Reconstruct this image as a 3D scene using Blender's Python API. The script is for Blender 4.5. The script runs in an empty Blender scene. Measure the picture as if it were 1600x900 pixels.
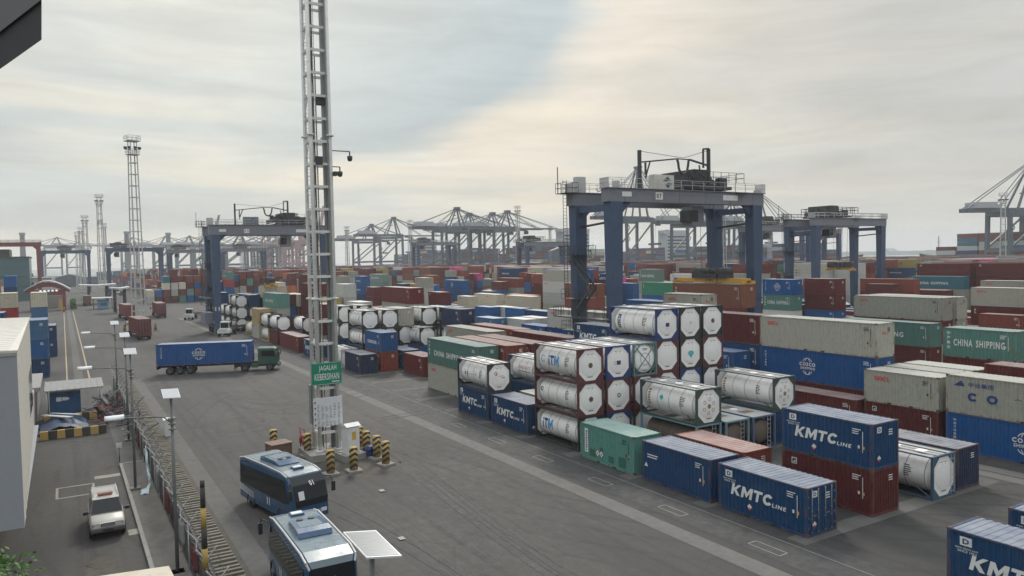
import bpy, bmesh, math, random
import numpy as np
from mathutils import Vector, Matrix
R = math.radians
rnd = random.Random(7)
scene = bpy.context.scene
COL = scene.collection
# ------------------------------------------------------------------ camera, sky, sun, exposure
CF, CP, CR, CY, CH = 1169.9, 0.03965, -0.02003, 1.03033, 14.75
FW = Vector((-math.sin(CY)*math.cos(CP), math.cos(CY)*math.cos(CP), -math.sin(CP)))
_r = FW.cross(Vector((0, 0, 1))).normalized(); _u = _r.cross(FW)
RT = math.cos(CR)*_r + math.sin(CR)*_u
UP = -math.sin(CR)*_r + math.cos(CR)*_u
CAM = Vector((0, 0, CH))
cd = bpy.data.cameras.new('camera'); cam = bpy.data.objects.new('camera', cd); COL.objects.link(cam)
cd.sensor_width = 36; cd.lens = CF/1600*36; cd.clip_start = 0.1; cd.clip_end = 20000
cam.matrix_world = Matrix.Translation(CAM) @ Matrix((RT, UP, -FW)).transposed().to_4x4()
scene.camera = cam
SUN_EL, SUN_AZ = R(38), R(62)          # azimuth measured from +Y towards -X
world = bpy.data.worlds.new('World'); scene.world = world; world.use_nodes = True
def build_world():
    nt = world.node_tree; nt.nodes.clear(); N = nt.nodes.new; K = nt.links.new
    out = N('ShaderNodeOutputWorld'); bg = N('ShaderNodeBackground'); bg.inputs[1].default_value = 0.1
    K(bg.outputs[0], out.inputs[0])
    sky = N('ShaderNodeTexSky'); sky.sky_type = 'NISHITA'; sky.sun_disc = False
    sky.sun_elevation = SUN_EL; sky.sun_rotation = -SUN_AZ; sky.air_density = 1.5; sky.dust_density = 4
    tc = N('ShaderNodeTexCoord'); sp = N('ShaderNodeSeparateXYZ'); K(tc.outputs['Generated'], sp.inputs[0])
    def M(op, a, b=None, c=None):
        n = N('ShaderNodeMath'); n.operation = op
        for i, v in enumerate((a, b, c)):
            if v is None: continue
            if isinstance(v, (int, float)): n.inputs[i].default_value = v
            else: K(v, n.inputs[i])
        return n.outputs[0]
    def VM(op, a, b):
        n = N('ShaderNodeVectorMath'); n.operation = op
        for i, v in enumerate((a, b)):
            if isinstance(v, tuple): n.inputs[i].default_value = v
            else: K(v, n.inputs[i])
        return n
    def MIX(f, a, b):
        n = N('ShaderNodeMix'); n.data_type = 'RGBA'
        for i, v in ((0, f), (6, a), (7, b)):
            if isinstance(v, (int, float)): n.inputs[i].default_value = v
            elif isinstance(v, tuple): n.inputs[i].default_value = v+(1,)
            else: K(v, n.inputs[i])
        return n.outputs[2]
    def RAMP(f, a, b):
        n = N('ShaderNodeMapRange'); n.interpolation_type = 'SMOOTHSTEP'; K(f, n.inputs[0])
        n.inputs[1].default_value = a; n.inputs[2].default_value = b; return n.outputs[0]
    # azimuth frame: a = bearing to the side, z = height above the horizon
    z = M('MAXIMUM', sp.outputs[2], 0.0)
    a = M('ARCTAN2', VM('DOT_PRODUCT', tc.outputs['Generated'], (math.cos(CY), math.sin(CY), 0)).outputs['Value'],
          VM('DOT_PRODUCT', tc.outputs['Generated'], (-math.sin(CY), math.cos(CY), 0)).outputs['Value'])
    cv = N('ShaderNodeCombineXYZ'); K(M('MULTIPLY', a, 1.5), cv.inputs[0]); K(M('MULTIPLY', z, 5.0), cv.inputs[1])
    n1 = N('ShaderNodeTexNoise'); K(cv.outputs[0], n1.inputs['Vector']); n1.inputs['Scale'].default_value = 1.6
    n1.inputs['Detail'].default_value = 5; n1.inputs['Roughness'].default_value = .5; n1.inputs['Distortion'].default_value = .4
    cv2 = N('ShaderNodeCombineXYZ'); K(M('MULTIPLY', a, 1.2), cv2.inputs[0]); K(M('MULTIPLY', z, 11.0), cv2.inputs[1]); cv2.inputs[2].default_value = 4.3
    n2 = N('ShaderNodeTexNoise'); K(cv2.outputs[0], n2.inputs['Vector']); n2.inputs['Scale'].default_value = 1.7; n2.inputs['Detail'].default_value = 6
    w = M('MULTIPLY', M('SUBTRACT', n1.outputs[0], .5), .22)
    w2 = M('MULTIPLY', M('SUBTRACT', n2.outputs[0], .5), .5)
    # edge of the grey-blue cloud: the warm sheet begins above a line that climbs to the right
    edge = M('ADD', M('ADD', M('ADD', M('MULTIPLY', a, .30), .178), M('MULTIPLY', M('MAXIMUM', M('SUBTRACT', a, .05), 0), .85)), M('ADD', M('MULTIPLY', w, .5), M('MULTIPLY', w2, .10)))
    e = M('DIVIDE', M('SUBTRACT', z, edge), M('ADD', 1.0, M('MULTIPLY', M('MAXIMUM', M('ADD', a, .04), 0), 16.0)))                       # >0 above the line
    blue = M('MULTIPLY', RAMP(e, -.012, .045), M('SUBTRACT', 1.0, RAMP(M('SUBTRACT', a, M('MULTIPLY', w2, .3)), .12, .45)))
    lf = RAMP(M('ADD', a, M('MULTIPLY', w2, .9)), -.44, -.2)         # fades out to the cream side
    blue = M('MULTIPLY', blue, M('MAXIMUM', lf, .30))
    blue = M('MULTIPLY', blue, RAMP(z, .05, .17)); blue = M('MULTIPLY', blue, RAMP(n1.outputs[0], .12, .48))
    grey, cream, slate = (4.75, 5.25, 5.3), (7.5, 6.95, 5.8), (3.3, 4.25, 4.85)
    base = MIX(RAMP(M('ADD', n2.outputs[0], M('MULTIPLY', z, -.25)), .36, .60), grey, cream)
    band = M('MULTIPLY', RAMP(n2.outputs[0], .50, .34), M('MULTIPLY', RAMP(z, .06, .15), .55))
    c = MIX(band, base, slate); c = MIX(M('MINIMUM', M('MULTIPLY', blue, 1.1), 1.0), c, slate)
    warm = M('MULTIPLY', M('MULTIPLY', RAMP(e, -.09, -.010), M('SUBTRACT', 1.0, RAMP(e, -.012, .035))), RAMP(a, -.17, -.02))
    c = MIX(M('MULTIPLY', warm, .8), c, (7.5, 6.75, 5.7))
    rgt = M('MULTIPLY', RAMP(a, .02, .55), .85)
    c = MIX(rgt, c, (5.2, 5.2, 5.0))
    glow = M('POWER', M('MAXIMUM', VM('DOT_PRODUCT', tc.outputs['Generated'], (-math.sin(CY+.42)*.92, math.cos(CY+.42)*.92, .392)).outputs['Value'], 0), 17.0)
    c = MIX(M('MINIMUM', M('MULTIPLY', glow, .55), .55), c, (9.2, 8.8, 7.6))
    hor = M('SUBTRACT', 1.0, RAMP(z, .0, .09))
    c = MIX(M('MULTIPLY', hor, .5), c, (6.7, 6.6, 6.1))
    zen = RAMP(z, .3, .85)
    c = MIX(zen, c, (13.5, 14.0, 14.6))            # an overcast sky is brightest overhead
    cv3 = N('ShaderNodeCombineXYZ'); K(M('ADD', M('MULTIPLY', a, 2.2), M('MULTIPLY', z, 1.5)), cv3.inputs[0]); K(M('MULTIPLY', z, 13.0), cv3.inputs[1]); cv3.inputs[2].default_value = 9
    n3 = N('ShaderNodeTexNoise'); K(cv3.outputs[0], n3.inputs['Vector']); n3.inputs['Scale'].default_value = 2.1; n3.inputs['Detail'].default_value = 9; n3.inputs['Roughness'].default_value = .62; n3.inputs['Distortion'].default_value = .6
    f = N('ShaderNodeMapRange'); K(n3.outputs[0], f.inputs[0]); f.inputs[1].default_value = .3; f.inputs[2].default_value = .7; f.inputs[3].default_value = .87; f.inputs[4].default_value = 1.11
    vm = N('ShaderNodeVectorMath'); vm.operation = 'SCALE'; K(c, vm.inputs[0]); K(f.outputs[0], vm.inputs['Scale']); c = vm.outputs[0]
    c = MIX(0.94, sky.outputs[0], c)
    K(c, bg.inputs[0])
build_world()
sd = bpy.data.lights.new('sun', 'SUN'); sd.energy = 1.7; sd.angle = R(14); sd.color = (1, .93, .82)
sun = bpy.data.objects.new('sun', sd); COL.objects.link(sun)
sun.rotation_euler = Vector((-math.sin(SUN_AZ)*math.cos(SUN_EL), math.cos(SUN_AZ)*math.cos(SUN_EL), math.sin(SUN_EL))).to_track_quat('Z', 'Y').to_euler()
vs = scene.view_settings; vs.view_transform = 'Standard'; vs.look = 'None'; vs.exposure = 0.16; vs.gamma = 1
scene.cycles.volume_step_rate = 4; scene.cycles.volume_bounces = 1; scene.cycles.max_bounces = 6
scene.cycles.use_denoising = True; scene.cycles.caustics_reflective = False; scene.cycles.caustics_refractive = False

# ------------------------------------------------------------------ helpers: where a sight line meets a plane, projection
def ray(px, py): return FW*CF + RT*(px-800) + UP*(450-py)
def at(px, py, z=0.0):
    d = ray(px, py); return CAM + d*((z-CH)/d.z)
def at_depth(px, py, dep): return CAM + ray(px, py)*(dep/CF)
def on_x(px, py, x):
    d = ray(px, py); return CAM + d*(x/d.x)
def proj(v):
    d = Vector(v)-CAM; z = d.dot(FW)
    if z < .5: return None
    return (800+CF*d.dot(RT)/z, 450-CF*d.dot(UP)/z, z)

# ------------------------------------------------------------------ materials
MATS = {}
def nodes(name):
    m = bpy.data.materials.new(name); m.use_nodes = True; nt = m.node_tree
    return m, nt, nt.nodes['Principled BSDF'], nt.nodes.new, nt.links.new
def mixn(N, K, f, a, b, mode='MIX'):
    n = N('ShaderNodeMix'); n.data_type = 'RGBA'; n.blend_type = mode
    for i, v in ((0, f), (6, a), (7, b)):
        if isinstance(v, (int, float)): n.inputs[i].default_value = v
        elif isinstance(v, tuple): n.inputs[i].default_value = v+(1,)
        else: K(v, n.inputs[i])
    return n.outputs[2]
def rangen(N, K, f, a, b, c=0, d=1):
    n = N('ShaderNodeMapRange'); K(f, n.inputs[0])
    for i, v in enumerate((a, b, c, d)): n.inputs[i+1].default_value = v
    return n.outputs[0]
def noisen(N, K, vec, scale, detail=4, rough=.55, w=None):
    n = N('ShaderNodeTexNoise')
    if w is not None: n.noise_dimensions = '4D'; K(w, n.inputs['W'])
    if vec is not None: K(vec, n.inputs['Vector'])
    n.inputs['Scale'].default_value = scale; n.inputs['Detail'].default_value = detail; n.inputs['Roughness'].default_value = rough
    return n.outputs[0]
def mapn(N, K, vec, s):
    n = N('ShaderNodeMapping'); K(vec, n.inputs[0]); n.inputs['Scale'].default_value = s; return n.outputs[0]
def weathered(name, color=None, rough=.55, metal=0.0, dirt=(.10, .07, .05), amount=.35, streak=True, dust_sheen=0.0, dust_sheen_c=(.5, .47, .42), rust=.25, attr=None, bump=0, corr=0, spec=None, rlo=.58):
    if name in MATS: return MATS[name]
    m, nt, P, N, K = nodes(name)
    tc = N('ShaderNodeTexCoord'); oi = N('ShaderNodeObjectInfo')
    w = N('ShaderNodeMath'); w.operation = 'MULTIPLY'; K(oi.outputs['Random'], w.inputs[0]); w.inputs[1].default_value = 60
    if attr:
        an = N('ShaderNodeVertexColor'); an.layer_name = attr; base = an.outputs[0]
    elif color is None: base = oi.outputs['Color']
    else: base = mixn(N, K, 0.0, color, color)
    v = tc.outputs['Object']
    n1 = noisen(N, K, v, .8, 5, .6, w.outputs[0])
    b = mixn(N, K, rangen(N, K, n1, .35, .75, 0, amount*.8), base, mixn(N, K, .16, base, (.42, .41, .39)))
    n2 = noisen(N, K, v, 2.3, 6, .65, w.outputs[0])
    b = mixn(N, K, rangen(N, K, n2, .5, .85, 0, amount), b, dirt)
    if streak:
        n3 = noisen(N, K, mapn(N, K, v, (5, 5, .35)), 1.6, 4, .6, w.outputs[0])
        b = mixn(N, K, rangen(N, K, n3, .58, .78, 0, amount), b, mixn(N, K, .5, base, dirt))
        n4 = noisen(N, K, mapn(N, K, v, (3, 3, .7)), 2.0, 7, .72, w.outputs[0])
        b = mixn(N, K, rangen(N, K, n4, rlo, rlo+.10, 0, rust), b, (.16, .065, .03))
    if dust_sheen:
        n5 = noisen(N, K, v, 1.1, 4, .6, w.outputs[0])
        b = mixn(N, K, rangen(N, K, n5, .3, .7, dust_sheen*.6, min(1, dust_sheen*1.3)), b, dust_sheen_c)
    K(b, P.inputs['Base Color'])
    K(rangen(N, K, n2, .3, .8, rough-.1, min(1, rough+.2)), P.inputs['Roughness'])
    P.inputs['Metallic'].default_value = metal
    if spec is None: spec = .36
    if spec is not None: P.inputs['Specular IOR Level'].default_value = spec
    if corr:
        wv = N('ShaderNodeTexWave'); wv.bands_direction = 'X'; K(v, wv.inputs['Vector']); wv.inputs['Scale'].default_value = 1.1
        bp = N('ShaderNodeBump'); bp.inputs['Distance'].default_value = .06; bp.inputs['Strength'].default_value = .8
        K(wv.outputs['Fac'], bp.inputs['Height']); K(bp.outputs[0], P.inputs['Normal'])
    elif bump:
        bp = N('ShaderNodeBump'); bp.inputs['Distance'].default_value = bump; K(n2, bp.inputs['Height']); K(bp.outputs[0], P.inputs['Normal'])
    MATS[name] = m; return m
def plain(name, c, rough=.5, metal=0.0, emit=0, coat=0):
    if name in MATS: return MATS[name]
    m, nt, P, N, K = nodes(name)
    tc = N('ShaderNodeTexCoord')
    n = noisen(N, K, tc.outputs['Object'], 3, 4)
    K(mixn(N, K, rangen(N, K, n, .3, .8, 0, .3), c, tuple(x*.65+.01 for x in c)), P.inputs['Base Color'])
    P.inputs['Roughness'].default_value = rough; P.inputs['Metallic'].default_value = metal
    if coat: P.inputs['Coat Weight'].default_value = coat
    if emit: P.inputs['Emission Color'].default_value = c+(1,); P.inputs['Emission Strength'].default_value = emit
    MATS[name] = m; return m
m_paint = weathered('container_paint', None, .52, amount=.30, rust=.62, bump=.07, dirt=(.055, .042, .034), spec=.3)
m_roof = weathered('container_roof', None, .6, amount=.35, streak=False, dust_sheen=.36, dust_sheen_c=(.56, .55, .52))  # pale coat: roof dust plus grazing sky reflection put into the colour
m_mass = weathered('container_paint_mass', None, .6, attr='Col', amount=.25, streak=False, corr=1, spec=.25, dirt=(.055, .042, .034))
m_post = weathered('corner_post_paint', None, .6, amount=.45, rust=.6, rlo=.47, dirt=(.10, .05, .03))
m_cast = weathered('corner_casting', (.10, .07, .055), .7, amount=.4)
m_rod = plain('lock_rod', (.25, .26, .27), .45, .3)
m_white = weathered('white_lettering', (.72, .72, .70), .6, amount=.3, streak=True, rust=.12)
m_red = plain('red_lettering', (.62, .06, .05), .5)
m_black = plain('black_paint', (.02, .02, .022), .5)
m_navyl = plain('navy_lettering', (.02, .05, .17), .5)
m_ltblue = plain('light_blue_lettering', (.05, .28, .60), .5)
m_midblue = plain('mid_blue_lettering', (.03, .12, .42), .5)
m_dkpatch = weathered('patched_green', (.03, .13, .10), .6)
m_gold = plain('yellow_plate', (.55, .38, .08), .5)
m_tank = weathered('tank_shell', (.82, .81, .78), .40, amount=.36, rust=.2, dirt=(.25, .21, .15))
m_tankend = weathered('tank_end', (.80, .80, .78), .5, amount=.2, rust=.08, dirt=(.35, .32, .28))
m_brown = weathered('old_brown_tank', (.14, .11, .085), .6, amount=.5)
m_frame = weathered('tank_frame', None, .5, amount=.3, rust=.3)
m_walk = weathered('tank_walkway', (.36, .36, .35), .5, amount=.5, streak=False)
m_galv = weathered('galvanised_steel', (.50, .51, .50), .5, .2, amount=.4, dirt=(.16, .15, .13), rust=.15)
m_mastp = weathered('mast_white_paint', (.66, .67, .65), .5, amount=.4, dirt=(.18, .17, .15), rust=.25)
m_dark = weathered('dark_machinery', (.045, .05, .055), .6, amount=.4)
m_rtgleg = weathered('crane_blue', (.045, .078, .145), .5, amount=.3, rust=.22)
m_rtggird = weathered('crane_grey', (.18, .195, .225), .5, amount=.3, rust=.2)
m_rtgred = weathered('crane_red', (.20, .045, .045), .5, amount=.3, rust=.1)
m_sts = weathered('quay_crane_paint', (.075, .105, .13), .5, amount=.25, rust=.1)
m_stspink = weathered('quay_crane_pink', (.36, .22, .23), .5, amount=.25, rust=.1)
m_stsw = plain('machine_house', (.42, .44, .46), .5)
m_yel = weathered('spreader_yellow', (.60, .33, .04), .5, amount=.3, rust=.2)
m_rim = plain('wheel_rim', (.12, .12, .12), .5)
m_rub = plain('rubber', (.022, .022, .024), .8)
m_glass = plain('dark_glass', (.014, .018, .022), .12, 0); m_glass.node_tree.nodes['Principled BSDF'].inputs['Specular IOR Level'].default_value = .3
m_conc = weathered('concrete', (.26, .25, .235), .85, amount=.5, dirt=(.09, .085, .08), streak=False, bump=.02)
m_concl = weathered('pale_concrete', (.42, .40, .36), .85, amount=.5, dirt=(.14, .13, .12), streak=False, bump=.02)
m_stripey = weathered('safety_yellow', (.42, .28, .08), .6, amount=.5)
m_stripek = weathered('safety_black', (.035, .033, .03), .6, amount=.4)
m_sign = plain('sign_green', (.005, .22, .14), .4)
m_board = plain('sign_white', (.62, .64, .66), .5)
m_redm = weathered('red_steel', (.30, .05, .04), .5, amount=.4)
m_whitep = weathered('white_paint', (.66, .67, .66), .5, amount=.25, rust=.1)
m_clad = weathered('grey_cladding', (.30, .32, .35), .5, .1, amount=.12, rust=.03)
m_cladl = weathered('pale_roof_cladding', (.60, .58, .52), .6, amount=.3, rust=.08)
m_busb = plain('bus_blue', (.018, .075, .165), .25, 0, 0, .5)
m_busr = weathered('bus_roof', (.15, .20, .23), .25, amount=.45, rust=.03, streak=False, dirt=(.08, .1, .11))
m_green = weathered('truck_green', (.03, .085, .06), .4, amount=.3, rust=.1)
m_leaf = weathered('leaf', (.07, .16, .03), .6, amount=.2, streak=False)
m_bark = weathered('bark', (.10, .08, .06), .9, amount=.4)
m_teal = plain('teal_glass', (.05, .13, .15), .2)
m_solar = plain('solar_cells', (.22, .235, .245), .3)
m_solarp = plain('pale_solar_cells', (.50, .51, .52), .25)
m_lampw = plain('lamp_white', (.72, .74, .75), .4)

# ------------------------------------------------------------------ mesh builder
class MB:
    def __init__(s): s.v, s.f, s.m, s.s = [], [], [], []
    def face(s, pts, m=0, sm=False):
        i = len(s.v); s.v += [tuple(p) for p in pts]; s.f.append(tuple(range(i, i+len(pts)))); s.m.append(m); s.s.append(sm)
    def grid(s, rows, m=0, sm=False, close=False, caps=False):
        i = len(s.v); n = len(rows[0])
        for r in rows: s.v += [tuple(p) for p in r]
        for a in range(len(rows)-1):
            for b in range(n if close else n-1):
                c = (b+1) % n
                s.f.append((i+a*n+b, i+a*n+c, i+(a+1)*n+c, i+(a+1)*n+b)); s.m.append(m); s.s.append(sm)
        if caps:
            s.f.append(tuple(i+b for b in reversed(range(n)))); s.m.append(m); s.s.append(False)
            k = i+(len(rows)-1)*n; s.f.append(tuple(k+b for b in range(n))); s.m.append(m); s.s.append(False)
        return s
    def box(s, x0, x1, y0, y1, z0, z1, m=0):
        i = len(s.v)
        s.v += [(x0, y0, z0), (x1, y0, z0), (x1, y1, z0), (x0, y1, z0), (x0, y0, z1), (x1, y0, z1), (x1, y1, z1), (x0, y1, z1)]
        for q in ((0, 3, 2, 1), (4, 5, 6, 7), (0, 1, 5, 4), (1, 2, 6, 5), (2, 3, 7, 6), (3, 0, 4, 7)):
            s.f.append(tuple(i+k for k in q)); s.m.append(m); s.s.append(False)
        return s
    def bar(s, p, q, w, h=None, m=0, up=(0, 0, 1)):
        h = h or w; p, q = Vector(p), Vector(q); d = (q-p).normalized(); u = Vector(up)
        if abs(d.dot(u)) > .98: u = Vector((0, 1, 0)) if abs(d.y) < .9 else Vector((1, 0, 0))
        a = d.cross(u).normalized(); b = a.cross(d)
        o = [(-1, -1), (1, -1), (1, 1), (-1, 1)]
        rows = [[c+a*(w/2*x)+b*(h/2*y) for x, y in o] for c in (p, q)]
        return s.grid(rows, m, False, True, True)
    def tube(s, p, q, r, n=8, m=0, r2=None, caps=True):
        p, q = Vector(p), Vector(q); d = (q-p).normalized(); u = Vector((0, 0, 1)) if abs(d.z) < .9 else Vector((1, 0, 0))
        a = d.cross(u).normalized(); b = a.cross(d); r2 = r if r2 is None else r2
        rows = [[c+(a*math.cos(2*math.pi*k/n)+b*math.sin(2*math.pi*k/n))*rr for k in range(n)] for c, rr in ((p, r), (q, r2))]
        return s.grid(rows, m, n > 5, True, caps)
    def path(s, pts, r, n=5, m=0):
        for a, b in zip(pts[:-1], pts[1:]): s.tube(a, b, r, n, m, caps=False)
        return s
    def rev(s, prof, n=24, m=0, axis='x', c=(0, 0, 0)):      # profile (along axis, radius)
        rows = []
        for t, r in prof:
            row = []
            for k in range(n):
                A = 2*math.pi*k/n; y, z = r*math.cos(A), r*math.sin(A)
                p = {'x': (t, y, z), 'y': (y, t, z), 'z': (y, z, t)}[axis]
                row.append((c[0]+p[0], c[1]+p[1], c[2]+p[2]))
            rows.append(row)
        return s.grid(rows, m, True, True, False)
    def prism(s, pts, off, m=0):
        off = Vector(off); return s.grid([[Vector(p) for p in pts], [Vector(p)+off for p in pts]], m, False, True, True)
    def mesh(s, name, mats):
        me = bpy.data.meshes.new(name); me.from_pydata(s.v, [], s.f)
        for mt in mats: me.materials.append(mt)
        me.polygons.foreach_set('material_index', s.m); me.polygons.foreach_set('use_smooth', s.s)
        bm = bmesh.new(); bm.from_mesh(me); bmesh.ops.recalc_face_normals(bm, faces=bm.faces); bm.to_mesh(me); bm.free()
        me.update(); return me
    def build(s, name, mats, parent=None, color=None):
        if not isinstance(mats, (list, tuple)): mats = [mats]
        return link(name, s.mesh(name, mats), parent, color)
def link(name, me, parent=None, color=None):
    o = bpy.data.objects.new(name, me); COL.objects.link(o)
    if parent: o.parent = parent
    if color: o.color = tuple(color)+(1,)
    return o
def bevel(o, w=.03, seg=2):
    b = o.modifiers.new('bevel', 'BEVEL'); b.width = w; b.segments = seg; b.limit_method = 'ANGLE'; return o
def tag(o, label=None, cat=None, group=None, kind=None):
    if label: o['label'] = label
    if cat: o['category'] = cat
    if group: o['group'] = group
    if kind: o['kind'] = kind
    return o
def thing(name, label, cat, loc=(0, 0, 0), rz=0, group=None, color=None):
    o = bpy.data.objects.new(name, None); COL.objects.link(o); o.empty_display_size = .3
    o.location = loc; o.rotation_euler = (0, 0, rz)
    return tag(o, label, cat, group)
def dup(root, loc=None, rz=None, label=None):
    def cp(o, par):
        c = o.copy(); COL.objects.link(c); c.parent = par
        for ch in kids.get(o, []): cp(ch, c)
        return c
    kids = {}
    for o in COL.objects:
        if o.parent: kids.setdefault(o.parent, []).append(o)
    r = cp(root, None)
    if loc is not None: r.location = loc
    if rz is not None: r.rotation_euler = (0, 0, rz)
    if label: r['label'] = label
    return r

# text as mesh, fitted in a rectangle of the X-Z plane facing -Y
_tx = {}
GL = {'K': [[(0, 0), (0, 1), (.27, 1), (.27, .62), (.66, 1), (1, 1), (.54, .54), (1, 0), (.66, 0), (.27, .42), (.27, 0)]],
      'M': [[(0, 0), (0, 1), (.26, 1), (.5, .5), (.74, 1), (1, 1), (1, 0), (.77, 0), (.77, .55), (.5, .05), (.23, .55), (.23, 0)]],
      'T': [[(0, .76), (0, 1), (1, 1), (1, .76), (.64, .76), (.64, 0), (.36, 0), (.36, .76)]],
      'i': [[(.1, 0), (.1, .68), (.9, .68), (.9, 0)], [(.1, .8), (.1, 1), (.9, 1), (.9, .8)]],
      'C': [], 'O': []}
for ch_, a0_, a1_, nn_ in (('C', 36, 324, 16), ('O', 0, 360, 20)):
    for q_ in range(nn_):
        A_, B_ = R(a0_+(a1_-a0_)*q_/nn_), R(a0_+(a1_-a0_)*(q_+1)/nn_)
        GL[ch_].append([(.5+.5*math.cos(A_), .5+.5*math.sin(A_)), (.5+.5*math.cos(B_), .5+.5*math.sin(B_)), (.5+.23*math.cos(B_), .5+.24*math.sin(B_)), (.5+.23*math.cos(A_), .5+.24*math.sin(A_))])
def put_block(mb, t, x0, widths, gap, z0, z1, fn, m=0, shear=0.0):
    x = x0
    for ch, wd in zip(t, widths):
        for poly in GL[ch]: flat(mb, [(x+wd*u+shear*(v-.5)*(z1-z0), z0+(z1-z0)*v) for u, v in poly], fn, m)
        x += wd+gap
def flat(mb, pts, fn, m=0, step=None):
    bm = bmesh.new(); vs_ = [bm.verts.new((a, b, 0)) for a, b in pts]; bm.faces.new(vs_); bmesh.ops.triangulate(bm, faces=bm.faces[:])
    if step:
        z = min(p[1] for p in pts)+step
        while z < max(p[1] for p in pts): bmesh.ops.bisect_plane(bm, geom=bm.verts[:]+bm.edges[:]+bm.faces[:], plane_co=(0, z, 0), plane_no=(0, 1, 0)); z += step
    i = len(mb.v); bm.verts.index_update()
    for v in bm.verts: mb.v.append(tuple(fn(v.co.x, v.co.y)))
    for f in bm.faces: mb.f.append(tuple(i+v.index for v in f.verts)); mb.m.append(m); mb.s.append(False)
    bm.free()
def text_poly(t, bold=0.0):
    if (t, bold) in _tx: return _tx[(t, bold)]
    sp_ = 1.04+bold*5.5
    cu = bpy.data.curves.new('t', 'FONT'); cu.body = t; cu.size = 1; cu.offset = bold*.8; cu.space_character = sp_; cu.resolution_u = 2; cu.align_x = 'LEFT'
    ob = bpy.data.objects.new('t', cu); COL.objects.link(ob)
    dg = bpy.context.evaluated_depsgraph_get(); dg.update()
    me = ob.evaluated_get(dg).to_mesh()
    v = [tuple(q.co[:2]) for q in me.vertices]; f = [tuple(p.vertices) for p in me.polygons]
    ob.evaluated_get(dg).to_mesh_clear(); bpy.data.objects.remove(ob); bpy.data.curves.remove(cu)
    _tx[(t, bold)] = (v, f); return v, f
def put_text(mb, t, x0, x1, z0, z1, fn, m=0, bold=.03, shear=0.0):
    """fn maps (u along, v up) to a 3D point"""
    v, f = text_poly(t, bold)
    if not v: return
    a = min(p[0] for p in v); b = max(p[0] for p in v); c = min(p[1] for p in v); d = max(p[1] for p in v)
    i = len(mb.v)
    for p in v:
        vv = (p[1]-c)/(d-c); uu = (p[0]-a)/(b-a)
        mb.v.append(tuple(fn(x0+(x1-x0)*uu+shear*(vv-.5)*(z1-z0), z0+(z1-z0)*vv)))
    for q in f: mb.f.append(tuple(i+k for k in q)); mb.m.append(m); mb.s.append(False)
def rect(mb, x0, x1, z0, z1, fn, m=0): mb.face([fn(x0, z0), fn(x1, z0), fn(x1, z1), fn(x0, z1)], m)
def ring(mb, cx, cz, rx, rz, w, fn, m=0, n=28, a0=0, a1=2*math.pi):
    for k in range(n):
        A, B = a0+(a1-a0)*k/n, a0+(a1-a0)*(k+1)/n
        mb.face([fn(cx+rx*math.cos(A), cz+rz*math.sin(A)), fn(cx+rx*math.cos(B), cz+rz*math.sin(B)),
                 fn(cx+(rx-w)*math.cos(B), cz+(rz-w)*math.sin(B)), fn(cx+(rx-w)*math.cos(A), cz+(rz-w)*math.sin(A))], m)

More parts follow.
